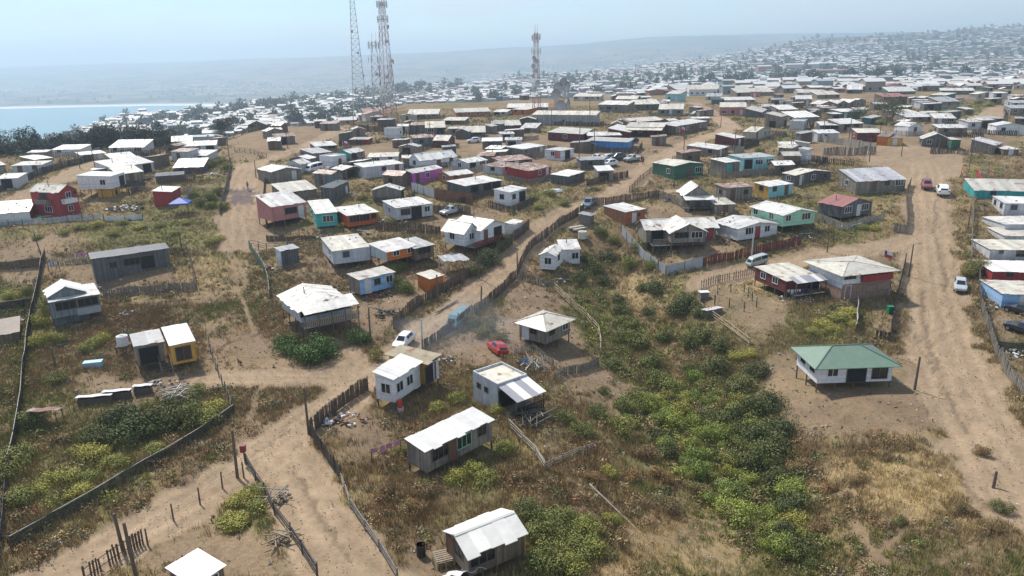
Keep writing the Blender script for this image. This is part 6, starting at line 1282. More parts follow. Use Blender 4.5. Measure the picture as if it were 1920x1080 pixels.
heap(640, 789, 1.6, 60, [JUNK[1], JUNK[3], CLP[2], STONE], 'heap of scrap and white bags inside the tight board fence', long=1.6)
heap(612, 793, .7, 16, [CLP[2], JUNK[2]], 'small pile of white bags at the end of the scrap heap', 'bag_pile', size=(.3, .5))
heap(1000, 790, 1.5, 30, [M_GREYT, M_STILT], 'pile of old grey window frames and timber under the dark deck', 'timber_pile', beams=40, hz_=.8)
heap(330, 745, 1.5, 20, [M_TIMB, JUNK[2]], 'pile of pale broken planks at the end of the terrace', 'timber_pile', beams=36, hz_=.6)
heap(300, 728, 2.2, 70, [STONE, JUNK[2], JUNK[0]], 'rubble heap on the terrace below the wooden stair', 'rubble_heap', long=1.5)
heap(240, 588, 1.0, 40, [STONE, JUNK[2], JUNK[0]], 'heap of grey rubble in the weeds right of the dark two level hut', 'rubble_heap')
heap(22, 588, 1.2, 46, [TYRE, TYRE, JUNK[1]], 'heap of black tyres and scrap behind the brown roofed shack', long=2.0, size=(.3, .55))
heap(15, 603, 1.0, 34, [TARPW, JUNK[2]], 'row of pale bags and scrap lying by the brown roofed shack', 'bag_pile', long=2.2, size=(.3, .6), hz_=.3)
heap(605, 325, 2.6, 80, JUNK+[TARPW], 'large junk heap below the white block house', long=1.8, size=(.3, .9), hz_=.8)
heap(705, 558, 1.4, 40, [CR, JUNK[1], JUNK[3], JUNK[4]], 'scrap with dark red covers in front of the blue cabin', long=1.6)
heap(722, 590, 1.6, 34, [TYRE, JUNK[1], JUNK[0]], 'heap of tyres and branches inside the paling fence', beams=14)
heap(1498, 562, 1.6, 60, [CLP[2], JUNK[2], JUNK[1], CLP[6]], 'scattered rubbish below the laundry porch of the maroon house', long=1.6, size=(.15, .5), hz_=.25)
heap(1025, 536, 1.0, 40, [JUNK[1], CLP[2], M_STILT], 'scrap and white bags below the ravine house', long=1.4)
heap(1000, 690, 1.6, 30, [M_TIMB, JUNK[2], M_GREYT], 'timber and scrap behind the concrete house', 'timber_pile', beams=26, hz_=.9)
heap(838, 680, 1.4, 44, [STONE, JUNK[2], JUNK[3]], 'pinkish rubble between the white stilt house and the concrete house', 'rubble_heap')
heap(1180, 300, 1.6, 40, [JUNK[2], JUNK[0]], 'pile of pale scrap by the dirt road right of the blue house', long=1.2, hz_=.9)
heap(520, 935, .9, 26, [M_TIMB, STONE], 'small heap of pale boards left of the lower road', 'timber_pile', beams=6)
heap(528, 1015, .7, 14, [M_TIMB], 'few broken pale boards at the lower road fence', 'timber_pile', beams=8, hz_=.4)
heap(1870, 415, 2.6, 90, JUNK+[CLP[0], CLP[5], TARPW], 'crowded yard junk with purple and red pieces right of the pale fence', long=.8, size=(.25, .8))
heap(1862, 500, 1.8, 50, JUNK+[TARPW], 'yard junk in front of the light grey walled house', size=(.25, .7))
heap(1880, 575, 1.8, 60, JUNK+[CLP[5], CLP[2]], 'yard junk left of the sky blue shack', size=(.2, .6))
heap(1905, 664, 1.5, 40, [JUNK[1], CLP[2], JUNK[2]], 'dark scrap at the right edge net fence', size=(.2, .7))
heap(1340, 584, .8, 16, [JUNK[2]], 'pale scrap beside the chicken coop'); heap(1422, 700, .9, 14, [M_TIMB, JUNK[0]], 'few boards on the dry slope left of the green roofed house', 'timber_pile', beams=5, hz_=.3)
heap(235, 392, 2.2, 60, JUNK+[TARPW, TARPW], 'scrap yard mess between the red house and the red fronted house', long=1.7, size=(.25, .9), hz_=.7)
# laundry lines
def laundry(p0, p1, h, cols, label, seed=1, n=8, posts=True):
    a, b_ = at(*p0), at(*p1); rnd = random.Random(seed); root = empty('laundry_line', a, 0, label, 'laundry'); d_ = b_-a; L_ = d_.length; u_ = d_.normalized()
    m = MB(); m.bar((0, 0, h), (d_.x, d_.y, d_.z+h), .012); m.build('line', FM['wire'], root)
    if posts:
        for q in ((0, 0, 0), tuple(d_)): m = MB(); m.bar((q[0], q[1], q[2]-.3), (q[0], q[1], q[2]+h+.05), .05); m.build('post', M_STILT, root)
    for i in range(n):
        s = (i+.5)/n*L_+rnd.uniform(-.1, .1); w_ = rnd.uniform(.25, .55)*min(1, L_/n/.7+.2); hh = rnd.uniform(.3, .7); c = u_*s; e = Vector((u_.x, u_.y, u_.z))*w_/2; nn = Vector((-u_.y, u_.x, 0))*rnd.uniform(-.12, .12)
        m = MB(); z1, z0 = Vector((0, 0, h)), Vector((0, 0, h-hh)); th = Vector((-u_.y, u_.x, 0))*.012
        p_ = [c-e+z0+nn, c+e+z0+nn*.6, c+e+z1, c-e+z1]; m.hexa([q-th for q in p_]+[q+th for q in p_]); m.build('garment', rnd.choice(cols), root)
laundry((698, 868), (752, 850), 1.3, [CLP[0], CLP[1], CLP[1]], 'line of purple and pink washing left of the long grey house', 3, 4)
laundry((1478, 556), (1532, 545), 1.9, [CLP[2], CLP[2], CLP[3], CLP[6]], 'washing in white and navy hung in front of the maroon house', 4, 10)
laundry((1474, 562), (1515, 560), 1.4, [CLP[2], CLP[3], CLP[2]], 'lower line of white washing at the corner of the maroon house', 9, 6)
laundry((140, 492), (167, 490), 1.4, [CLP[1], CLP[0], CLP[2]], 'pink washing on the picket fence left of the charcoal house', 5, 6)
laundry((92, 508), (112, 505), 1.3, [CLP[2], CLP[6], CLP[2]], 'white and blue washing beside the black net fence', 6, 5)
laundry((948, 772), (985, 762), 2.3, [CLP[0], CLP[4], CLP[2], CLP[3]], 'lilac and olive washing under the striped porch roof', 7, 5, False)
laundry((975, 700), (1000, 695), 1.6, [CLP[6], CLP[2]], 'blue and white washing behind the concrete house', 8, 3)
# porches, decks, stairs as parts of their houses
def porch(key, x0, x1, depth, hlow, hhigh, mat, posts=4, rail=True, deck=True, stripes=False, zf=0., rmat=None):
    H_ = HOUSES[key]; R_ = H_['root']; zb = H_['P'].z-R_.location.z+zf; rnd = H_['rnd']; m = MB(); n_ = max(3, int((x1-x0)/.8)); dx = (x1-x0)/n_
    for i in range(n_):
        xa = x0+i*dx; e = rnd.uniform(-.06, .06); zj = (i % 2)*.015; slab(m, [(xa, -depth-.3+e, zb+hlow+zj), (xa+dx+.02, -depth-.3+e, zb+hlow+zj), (xa+dx+.02, -.02, zb+hhigh+zj), (xa, -.02, zb+hhigh+zj)], a=(.9 if i % 2 else .05) if stripes else rnd.random())
    m.build('porch_roof', M[mat], R_, attr='sheet')
    cs, sn = math.cos(H_['th']), math.sin(H_['th'])
    for i in range(posts):
        x = x0+.1+(x1-x0-.2)*i/(posts-1); g = gz(H_['P'].x+cs*x+sn*depth, H_['P'].y+sn*x-cs*depth)-R_.location.z-.3; m = MB(); m.box(x-.05, x+.05, -depth-.05, -depth+.05, g, zb+hlow+.02); m.build('porch_post', M_STILT, R_)
    if deck: m = MB(); [m.box(x0, x1, -depth+i*.2, -depth+i*.2+.18, zb-.09, zb-.03) for i in range(int(depth/.2))]; m.build('deck', M_GREYT, R_)
    if rail:
        m = MB(); m.box(x0, x1, -depth-.03, -depth+.03, zb+.85, zb+.92); k = int((x1-x0)/.22); [m.box(x0+i*(x1-x0)/k, x0+i*(x1-x0)/k+.13, -depth-.05, -depth-.03, zb-.05, zb+.9) for i in range(k)]; m.build('railing', rmat or M_GREYT, R_)
roof_mat('stripe', (.74, .74, .73), .25, 0, spread=.62)
H_ = HOUSES['concrete']; porch('concrete', 0, H_['la'], 2.6, 1.75, 2.35, 'stripe', 4, True, True, True, .15, M_DARK)
H_ = HOUSES['porch']; porch('porch', -.3, H_['la']+.3, 2.2, 1.75, 2.5, 'z', 5, True, True, False, .0, plain('rail_beige', (.36, .30, .23), .8, var=.4))
H_ = HOUSES['deck']; m = MB(); zb = H_['P'].z-H_['root'].location.z; m.box(.5, H_['la']*.8, -2.2, -.02, zb-.12, zb-.03); [m.box(.5, H_['la']*.8, -2.25, -2.2, zb+z, zb+z+.14) for z in (.05, .35, .65, .9)]; m.build('deck', M_GREYT, H_['root'])
cs, sn = math.cos(H_['th']), math.sin(H_['th'])
for i in range(9):
    x = .6+(H_['la']*.8-.7)*i/8; g = gz(H_['P'].x+cs*x+sn*2.1, H_['P'].y+sn*x-cs*2.1)-H_['root'].location.z; m = MB(); m.box(x-.06, x+.06, -2.16, -2.04, g-.3, zb+1.0); m.build('stilt', M_STILT, H_['root'])
def patch(key, side, u0, u1, z0, z1, mat):
    H_ = HOUSES[key]; zb = H_['P'].z-H_['root'].location.z; m = MB()
    if side == 'a': m.box(u0*H_['la'], u1*H_['la'], -.05, -.004, zb+z0, zb+z1)
    else: m.box(-.05, -.004, u0*H_['lb'], u1*H_['lb'], zb+z0, zb+z1)
    m.build('wall_panel', mat, H_['root'])
patch('tealgrey', 'a', .08, .48, .15, 2.0, M['te']); patch('hipwhite', 'b', .05, .4, .3, 2.0, M['pk'])
porch('twinroof', -.2, HOUSES['twinroof']['la']+.2, 1.8, 1.5, 1.9, 'wht', 4, False, True); porch('hallC', 0, HOUSES['hallC']['la'], 2.2, 1.7, 2.2, 'zo', 5, False, False); porch('maroon', .3, HOUSES['maroon']['la']*.95, 1.6, 1.7, 2.1, 'stripe', 3, False, True)
def stair(key, x, y0, run, w_=1.1, zt=0.):
    H_ = HOUSES[key]; zb = H_['P'].z-H_['root'].location.z+zt; drop = zb+.2; n_ = max(3, int(drop/.2)); m = MB()
    for i in range(n_): y = y0-run*(i+1)/n_; m.box(x-w_/2, x+w_/2, y, y+.27, zb-drop*(i+1)/n_, zb-drop*(i+1)/n_+.05)
    for sx in (-1, 1): m.bar((x+sx*w_/2, y0, zb-.1), (x+sx*w_/2, y0-run, zb-drop-.1), .07); m.bar((x+sx*w_/2, y0, zb+.8), (x+sx*w_/2, y0-run, zb-drop+.8), .04); m.bar((x+sx*w_/2, y0-run, zb-drop-.1), (x+sx*w_/2, y0-run, zb-drop+.85), .045)
    m.build('stair', M_GREYT, H_['root'])
stair('deck', HOUSES['deck']['la']*.9, 0, 2.3); stair('yellowgrey', HOUSES['yellowgrey']['la']*.95, 0, 2.0)
H_ = HOUSES['ell']; zb = H_['P'].z-H_['root'].location.z; m = MB(); m.box(.1, H_['la']+4.5, -1.9, -.02, zb-.1, zb-.02); m.build('deck', M_GREYT, H_['root']); m = MB(); [m.box(.1+i*.32, .1+i*.32+.2, -1.98, -1.92, zb-.05, zb+.8) for i in range(int((H_['la']+4.3)/.32))]; m.box(.1, H_['la']+4.5, -1.99, -1.91, zb+.78, zb+.86); m.build('railing', plain('rail_red', (.22, .06, .045), .8, var=.4), H_['root'])
cs, sn = math.cos(H_['th']), math.sin(H_['th'])
for i in range(9):
    x = .2+(H_['la']+4.2)*i/8; g = gz(H_['P'].x+cs*x+sn*1.85, H_['P'].y+sn*x-cs*1.85)-H_['root'].location.z; m = MB(); m.box(x-.05, x+.05, -1.9, -1.8, g-.3, zb-.1); m.build('stilt', M_STILT, H_['root'])
H_ = HOUSES['two']; zb = H_['P'].z-H_['root'].location.z; m = MB(); m.box(H_['la']*.36, H_['la']*.98, -.35, -.02, zb+2.35, zb+3.25); m.build('balcony', M['wall_'+'x'] if 'wall_x' in M else M['rd'], H_['root']); m = MB(); m.box(.02, H_['la']*.98, -.06, -.004, zb-.1, zb+2.2); m.build('lower_front', plain('brick_brown', (.30, .20, .15), .9, var=.4), H_['root']); m = MB(); m.box(-.06, -.004, 0.02, H_['lb']*.6, zb-.1, zb+1.6); m.build('lower_side', plain('brick_brown', (.30, .20, .15), .9), H_['root'])
H_ = HOUSES['redtwo']; zb = H_['P'].z-H_['root'].location.z
for (x0, x1, y0, y1) in ((-1.0, -.03, H_['lb']*.3, H_['lb']*.72), (H_['la']*.08, H_['la']*.75, -.95, -.03)):
    m = MB(); m.box(x0, x1, y0, y1, zb+2.35, zb+2.45); m.box(x0, x1, y0, y0+.05, zb+2.45, zb+3.2); m.box(x0, x1, y1-.05, y1, zb+2.45, zb+3.2)
    if x0 < 0: m.box(x0, x0+.05, y0+.05, y1-.05, zb+2.45, zb+3.2)
    else: m.box(x0, x1, y0-.05, y0-.001, zb+2.45, zb+3.2)
    m.build('balcony', M_FRAME if x0 >= 0 else M_GREYT, H_['root'])
H_ = HOUSES['stiltwhite']; zb = H_['P'].z-H_['root'].location.z; m = MB(); m.box(.4, H_['la']*.62, .3, 3.2, zb-2.1, zb-.08); m.build('lower_room', M['ye'], H_['root']); m = MB(); m.box(1.6, 2.5, .27, .298, zb-1.45, zb-.55); m.build('window', M_GLASS, H_['root'])
# rusty and odd roofs of the terrace, white covers on the wall
for (x, y, w_, lb) in [(180, 758, 3.2, 'long white covered trough on the edge of the terrace, left piece'), (222, 748, 2.6, 'long white covered trough on the edge of the terrace, right piece'), (270, 738, 1.8, 'pale sheet roof of a low coop on the terrace')]:
    t_ = thing(x, y, 'covered_trough', lb, 'trough', .25); m = MB(); sheet_mesh(m, (0, 0, .95), w_, 1.1, 0, .03, -.2, .03, .06); m.build('cover', TARPW, t_); m = MB(); m.box(-w_/2+.1, w_/2-.1, -.4, .4, -.3, .8); m.build('base', M_STILT, t_)
t_ = thing(90, 795, 'lean_to', 'small lean-to of patched pale sheets in the lower left garden', 'shelter', .2); m = MB(); sheet_mesh(m, (0, 0, 1.5), 2.6, 1.8, 0, .05, -.25, .03, .1); m.build('roof', M['zr'], t_); [(lambda mm: (mm.bar((x, y, -.3), (x, y, 1.4), .05), mm.build('post', M_STILT, t_)))(MB()) for x in (-1.1, 1.1) for y in (-.7, .7)]
t_ = thing(850, 505, 'shelter', 'open shelter of torn greenish white sheets right of the orange house', 'shelter', .5); m = MB(); sheet_mesh(m, (0, 0, 1.8), 4.2, 2.8, 0, .08, .12, .03, .2, 8); m.build('roof', M['pat'], t_); [(lambda mm: (mm.bar((x, y, -.4), (x, y, 1.7), .09), mm.build('post', POLEC, t_)))(MB()) for x in (-1.8, 1.8) for y in (-1.1, 1.1)]
t_ = thing(1335, 590, 'chicken_coop', 'low coop with whitish roof at the corner of the pole fence', 'coop', .45); m = MB(); m.box(-1.3, 1.3, -.5, .5, -.2, .8); m.build('wall', M_GREYT, t_); m = MB(); sheet_mesh(m, (0, 0, .86), 2.9, 1.3, 0, 0, -.12, .03, .03); m.build('roof', M['z'], t_)
t_ = thing(1319, 560, 'crate_hutch', 'small pale hutch standing in the stick fence corner', 'hutch', .1); m = MB(); m.box(-.6, .6, -.4, .4, 0, 1.0); m.build('wall', M_GREYT, t_); m = MB(); m.box(-.7, .7, -.5, .5, 1.0, 1.06); m.build('roof', TARPW, t_)
t_ = thing(1092, 447, 'water_tank', 'cream plastic water tank behind the white ravine house', 'tank'); m = MB(); cyl(m, (0, 0, 0), .75, 1.25, 20); m.build('tank', plain('tank_cream', (.62, .60, .52), .5), t_); m = MB(); cyl(m, (0, 0, 1.25), .45, .08); m.build('lid', plain('tank_cream2', (.55, .53, .46), .5), t_)
t_ = thing(1100, 418, 'shed', 'small grey blue shed roof tucked between road fence and weeds', 'shed', -.5); m = MB(); m.box(-1, 1, -.9, .9, -.3, 1.6); m.build('wall', M_GREYT, t_); m = MB(); sheet_mesh(m, (0, 0, 1.66), 2.5, 2.3, 0, .1, 0, .03, .03); m.build('roof', M['zg'], t_)
for i, (x, y) in enumerate([(1080, 427), (1088, 430)]):
    t_ = thing(x, y, 'timber_stack', ['upper of two stacks of pale boards behind the ravine house', 'lower of two stacks of pale boards behind the ravine house'][i], 'boards', .6); m = MB(); [m.box(-1.6+.03*k, 1.6-.05*k, -.4+.12*j, -.3+.12*j, .1*k, .1*k+.08) for k in range(3) for j in range(6)]; m.build('board_stack', plain('boards_pale', (.50, .46, .38), .8), t_)
t_ = thing(1037, 360, 'dinghy', 'small upturned white boat hull lying in the weeds', 'boat', .25); m = MB()
sec = [(-1.9, .45, .45), (-1.2, .75, .62), (0, .85, .68), (1.2, .6, .6), (2.0, .08, .35)]
for (x0, w0, h0), (x1, w1, h1) in zip(sec[:-1], sec[1:]):
    for f0, f1 in ((-1, -.6), (-.6, 0), (0, .6), (.6, 1)): m.face([(x0, w0*f0, h0*(1-f0*f0)), (x1, w1*f0, h1*(1-f0*f0)), (x1, w1*f1, h1*(1-f1*f1)), (x0, w0*f1, h0*(1-f1*f1))][::-1])
m.build('hull', CW, t_, True); m = MB(); m.bar((-1.8, 0, .46), (1.9, 0, .40), .03); m.build('keel', TARPW, t_)
t_ = thing(459, 866, 'mail_box', 'dark red box on a post where the lower roads fork', 'box'); m = MB(); m.bar((0, 0, -.3), (0, 0, 1.0), .05); m.build('post', M_STILT, t_); m = MB(); m.box(-.2, .2, -.18, .18, .95, 1.55); m.build('case', plain('box_red', (.20, .03, .025), .5), t_)
t_ = thing(751, 771, 'covered_bundle', 'upright orange cloth covered bundle against the stilts of the white house', 'bundle'); m = MB(); cyl(m, (0, 0, .42), .24, .72, 14); cyl(m, (0, 0, 1.14), .15, .1, 12); m.build('cover', plain('bundle_orange', (.55, .075, .03), .8), t_); m = MB(); cyl(m, (.02, 0, 0), .30, .42, 12); m.build('bag', TARPW, t_)
t_ = thing(1604, 628, 'plastic_bin', 'green plastic bin at the end of the dark fence by the wide road', 'bin') if False else thing(1668, 588, 'plastic_bin', 'green plastic bin at the dark fence beside the wide right road', 'bin'); m = MB(); m.hexa([(-.28, -.28, 0), (.28, -.28, 0), (.28, .28, 0), (-.28, .28, 0), (-.36, -.36, .95), (.36, -.36, .95), (.36, .36, .95), (-.36, .36, .95)]); m.build('body', plain('bin_green', (.02, .22, .10), .45), t_); m = MB(); m.box(-.38, .38, -.38, .38, .95, 1.02); m.build('lid', plain('bin_lid', (.015, .16, .08), .45), t_)
# flags
def flag(px, pb, pt, cols, label, w_=1.5):
    b_ = at(px, pb); h = height_to(b_, pt); t_ = empty('flag_pole', b_, .3, label, 'flag'); m = MB(); m.bar((0, 0, -.3), (0, 0, h), .045, 0, .03, 6); m.build('pole', POLEC, t_)
    m = MB(); n_ = 8; hh = 1.0
    for i in range(n_):
        xs2 = [i/n_*w_, (i+1)/n_*w_]; f = lambda x, z: (x, .12*math.sin(x*4), h-.1-hh+z*hh-x*.35)
        for z0, z1 in ((0, .5), (.5, 1)):
            mi = 2 if z0 == 0 else (0 if i < 3 else 1); q = [f(xs2[0], z0), f(xs2[1], z0), f(xs2[1], z1), f(xs2[0], z1)]; m.face(q, mi); m.face([(a_, b2+.01, c_) for a_, b2, c_ in q[::-1]], mi)
    m.build('flag', cols, t_)
FC = [plain('flag_blue', (.03, .05, .30), .8, var=.1), plain('flag_white', (.72, .72, .72), .8, var=.1), plain('flag_red', (.50, .03, .04), .8, var=.1)]
flag(1655, 500, 468, FC, 'blue, white and red flag above the two storey house beside the wide road'); flag(1274, 262, 236, FC, 'white and red flag at the end of the long verandah hall'); flag(644, 290, 262, FC, 'red flag above the long dark red shed', 1.2)
# play frame at the square
t_ = thing(1832, 332, 'climbing_frame', 'colourful climbing frame and slide behind the long teal building', 'play frame', .1); CF = [plain('play_%s' % k, c, .5) for k, c in dict(red=(.5, .05, .06), green=(.06, .4, .12), yellow=(.55, .5, .05), blue=(.1, .2, .5)).items()]
for i, x in enumerate((-3, -1.5, 0, 1.5, 3, 4.5)):
    m = MB(); m.bar((x, -.8, -.3), (x, -.8, 1.9), .06); m.bar((x, .8, -.3), (x, .8, 1.9), .06); m.bar((x, -.8, 1.9), (x, .8, 1.9), .06); m.build('frame', CF[i % 4], t_)
m = MB(); m.bar((-3, -.8, 1.9), (4.5, -.8, 1.9), .06); m.bar((-3, .8, 1.9), (4.5, .8, 1.9), .06); m.build('beam', CF[2], t_); m = MB(); m.hexa([(-1.5, -2.6, .2), (-.8, -2.6, .2), (-.8, -.8, 1.6), (-1.5, -.8, 1.6), (-1.5, -2.6, .26), (-.8, -2.6, .26), (-.8, -.8, 1.66), (-1.5, -.8, 1.66)]); m.build('slide', CF[0], t_)
# leaning fallen pole and path pieces
t_ = thing(1150, 955, 'fallen_pole', 'long pale pole lying tilted in the dry grass', 'pole'); a, b_ = at(1105, 922), at(1192, 994); m = MB(); m.bar(a-t_.location+Vector((0, 0, .7)), b_-t_.location+Vector((0, 0, .15)), .06, 0, .04, 6); m.build('shaft', FM['light'], t_)
t_ = thing(868, 560, 'timber_stack', 'long low stack of rough boards on the verge of the main road', 'boards'); a, b_ = at(815, 588), at(852, 566); m = MB()
for k in range(5): o_ = Vector((.12*k, .1*k, .12+.05*(k % 2))); m.bar(a-t_.location+o_, b_-t_.location+o_, .07)
m.build('board_stack', M_TIMB, t_)
# ------------------------------------------------------------------ people and a dog
SKIN = plain('skin', (.36, .21, .14), .6, var=.05); HAIR = plain('hair', (.02, .015, .012), .7, var=.1); HAIR_ME.materials.append(HAIR); CLO = [plain('clothes_dark', (.025, .025, .03), .9), plain('clothes_red', (.30, .04, .04), .9), plain('clothes_grey', (.20, .20, .22), .9)]
def person(px, py, az, top, legs, label, step=.22):
    p = at(px, py); root = empty('person', p, az, label, 'person')
    me = BODY_ME.copy(); [me.materials.append(m_) for m_ in (SKIN, top, legs)]
    mi = []
    for f in me.polygons:
        z = f.center.z; x = abs(f.center.x); mi.append(2 if z < .98 and x < .19 else (1 if z < 1.47 and not (x > .19 and z < 1.1) else 0))
    me.polygons.foreach_set('material_index', mi); link('body', me, root)
    hv = HAIR_ME; link('hair', hv, root); return root
person(1203, 306, 2.6, CLO[0], CLO[0], 'person in dark clothes walking on the dirt road, left of a pair'); person(1206, 309, 2.6, CLO[1], CLO[0], 'person in dark red top walking on the dirt road, right of a pair')
person(465, 356, .5, CLO[2], CLO[0], 'person in grey top walking on the wide trail beside the damp patch')
t_ = thing(450, 684, 'dog', 'brown dog standing on the bare ground left of the hedge bushes', 'dog', 2.4); DOG_ME.materials.append(plain('dog_fur', (.10, .06, .035), .9)); link('body', DOG_ME, t_)
# ------------------------------------------------------------------ the town beyond the plateau
FRW = [plain('far_roof_%d' % i, c, .6, var=.15) for i, c in enumerate([(.58, .58, .57), (.46, .45, .43), (.33, .33, .34), (.26, .14, .11), (.52, .50, .45)])]
FWL = [plain('far_wall_%d' % i, c, .8, var=.2) for i, c in enumerate([(.30, .27, .24), (.20, .17, .15), (.50, .49, .47), (.36, .20, .16), (.25, .32, .33)])]
def far_house_geo(w_, d_, h, rise):
    m = MB(); x, y = w_/2, d_/2; o = .4
    for a, b_ in (((-x, -y), (x, -y)), ((x, -y), (x, y)), ((x, y), (-x, y)), ((-x, y), (-x, -y))):
        m.face([(*a, -2), (*b_, -2), (*b_, h), (*a, h)], 0)
    m.face([(-x, -y, h), (-x, 0, h+rise), (-x, y, h)], 0); m.face([(x, -y, h), (x, y, h), (x, 0, h+rise)], 0)
    m.face([(-x-o, -y-o, h-.1), (x+o, -y-o, h-.1), (x+o, 0, h+rise), (-x-o, 0, h+rise)], 1); m.face([(-x-o, 0, h+rise), (x+o, 0, h+rise), (x+o, y+o, h-.1), (-x-o, y+o, h-.1)], 1)
    k = max(1, int(w_/4))
    for i in range(k): u = -x+w_*(i+.5)/k; m.box(u-.55, u+.55, -y-.06, -y+.01, 1.0, 2.1, 2)
    return m
rnd = random.Random(5); FH = []
for i in range(16):
    g_ = far_house_geo(rnd.uniform(6, 12), rnd.uniform(5.5, 8), rnd.choice([2.6, 2.8, 5.0]) if i % 4 == 0 else 2.7, rnd.uniform(.4, 1.5)); FH.append((g_, g_.mesh('far_house', [FWL[i % 5], FRW[[0, 0, 1, 0, 2, 4, 0, 3][i % 8]], M_DARK])))
def skyrow(px): return float(np.interp(px, [-200, 0, 120, 250, 400, 560, 660, 800, 950, 1080, 1200, 1400, 1500, 1700, 1920, 2100], [300, 290, 272, 240, 212, 188, 174, 162, 148, 138, 116, 84, 70, 56, 45, 40]))
def edgerow(px): return float(np.interp(px, [-200, 0, 330, 440, 560, 660, 800, 1000, 1250, 1500, 1920, 2100], [305, 300, 268, 250, 228, 218, 204, 192, 165, 157, 150, 150]))
# ground points the camera can see, weighted by the image area they fill
EL = (ZZ-CAMZ)/YY; RM = np.maximum.accumulate(EL, axis=0); VIS = EL >= RM-1e-9; DE = np.diff(RM, axis=0, prepend=RM[:1])
vi, vj = np.nonzero(VIS & (YY > 300) & (YY < 5200) & (DE > 0) & (np.abs(A)[None, :] < .82))
wt_ = DE[vi, vj]*np.minimum(1, (YY[vi, vj]/900.)**.35); wt_ /= wt_.sum(); pr = np.random.default_rng(21)
def far_points(n):
    s = pr.choice(len(vi), n, p=wt_); i, j = vi[s], vj[s]
    a = A[j]+(pr.random(n)-.5)*(A[1]-A[0])*2; y = YY[i, j]*(1+(pr.random(n)-.5)*.012); return a*y, y
FX, FY = far_points(36000); FZ = T(FX, FY); n1 = fbm(FX/150., FY/150., 3); n2 = fbm(FX/260., FY/260., 3); cand = []
for x, y, z, a, b_ in zip(FX, FY, FZ, n1, n2):
    px, py = proj((x, y, z))
    if (y < 430 and px > 700) or (y < 330 and px < 700 and py > 250) or y > 4600 or z < -100: continue
    dens = min(1, max(.15, (a-.26)*4.5))
    if y > 1800 and z > CAMZ+15: dens *= min(1, max(.04, (b_-.40)*-6+.9))
    if px < 720: dens *= .62
    if px > 1680 and 82 < py < 128: dens *= .3
    if y < 700 and px > 1000: dens = min(1, dens*1.6)
    if rnd.random() < dens: cand.append((Vector((x, y, z)), px, py))
cand.sort(key=lambda c: c[0].y)
def area(px): return ('on the wooded spur above the bay', 'far town houses on the spur above the bay') if px < 700 else (('in the dense far town behind the masts', 'far town houses behind the masts') if px < 1200 else ('in the hazy town on the right hand hillside', 'far town houses on the right hand hillside'))
V_, F3, F4, MI = [], [], [], []; st = MB(); placed = 0
used = []
for p, px, py in cand:
    mi = rnd.randrange(16); ang = .35*math.sin(p.x/180.+p.y/240.)+rnd.choice([0, math.pi/2])*(rnd.random() < .3)+rnd.gauss(0, .08); sc = rnd.uniform(.85, 1.25)*(min(1.35, max(1, (p.y/1500)**.5)) if px > 900 else .9)
    if any(abs(p.x-u[0]) < 8 and abs(p.y-u[1]) < 8 for u in used[-90:]): continue
    used.append((p.x, p.y)); z = gz(p.x, p.y)
    if placed < 220:
        a1, g1 = area(px); o = link('far_house', FH[mi][1], None, (p.x, p.y, z), (0, 0, ang), (sc, sc, sc)); tag(o, 'small pale roofed house '+a1, 'house', g1); placed += 1
    else:
        m, me = FH[mi]; c, s = math.cos(ang)*sc, math.sin(ang)*sc; i0 = len(st.v)
        st.v += [(p.x+x*c-y*s, p.y+x*s+y*c, z+zz*sc) for x, y, zz in m.v]; st.f += [tuple(i0+k for k in f) for f in m.f]
        a, b2 = mi % 5, 5+[0, 0, 1, 0, 2, 4, 0, 3][mi % 8]; st.mi += [(a, b2, 10)[k] for k in m.mi]; st.at += m.at
tag(st.build('far_town', FWL+FRW+[M_DARK]), kind='stuff')
# larger blocks in the far town
for px, py, w_, d_, h, mi, ri, lb in [(1455, 136, 70, 14, 11, 3, 0, 'long pinkish apartment block in the middle of the right hand town'), (1500, 134, 60, 14, 12, 2, 0, 'long grey white apartment block right of the pinkish one'), (1540, 132, 46, 14, 12, 4, 0, 'bluish apartment block right of the grey white one'), (1555, 142, 46, 30, 8, 1, 3, 'large dark gabled hall in front of the apartment blocks'), (1320, 158, 60, 12, 5, 1, 0, 'very long low white roofed building at the back of the plateau'), (1370, 153, 50, 12, 5, 0, 1, 'second long low building right of the very long one'), (1745, 142, 48, 16, 6, 4, 0, 'long warehouse with pale green white roof, left of two on the right'), (1800, 144, 44, 14, 6, 1, 0, 'long warehouse with white roof, right of two on the right'), (1650, 78, 60, 20, 9, 2, 0, 'cluster of big pale buildings high on the right hand hill')]:
    p = at(px, py); tag(far_house_geo(w_, d_, h, 1.5).build('far_building', [FWL[mi], FRW[ri], M_DARK], None, loc=(p.x, p.y, gz(p.x, p.y)), rot=(0, 0, rnd.uniform(-.05, .1))), lb, 'building')
# trees of the far town: the largest ones single, the far woods as one mass
tc_ = []; FX, FY = far_points(9000); FZ = T(FX, FY); n1 = fbm(FX/130.+70, FY/130.+20, 3)
for x, y, z, a in zip(FX, FY, FZ, n1):
    px, py = proj((x, y, z))
    if y < 480 or y > 5200 or z < -112 or (y < 900 and px > 850): continue
    dens = min(1, max(.06, (a-.44)*5))
    if z > CAMZ+20: dens = .9
    if rnd.random() < dens*(.45 if px > 720 else .42): tc_.append((Vector((x, y, z)), px))
for i in range(150):                                              # tree line along the crest of the spur
    px = rnd.uniform(-60, 900); p = at(px, skyrow(px)+rnd.uniform(0, 5))
    if p.y < 2400: tc_.append((p, px))
tc_.sort(key=lambda c: c[0].y); TV = []; TF = []; TT = []
LOW = [crown_mesh('far_crown', 1.0, 70, 800+j, 1.0, 6, .26, M['teuc'], 1.7, .6) for j in range(4)]
LV = []
for me in LOW:
    a = np.zeros(len(me.vertices)*3, np.float32); me.vertices.foreach_get('co', a); LV.append(a.reshape(-1, 3))
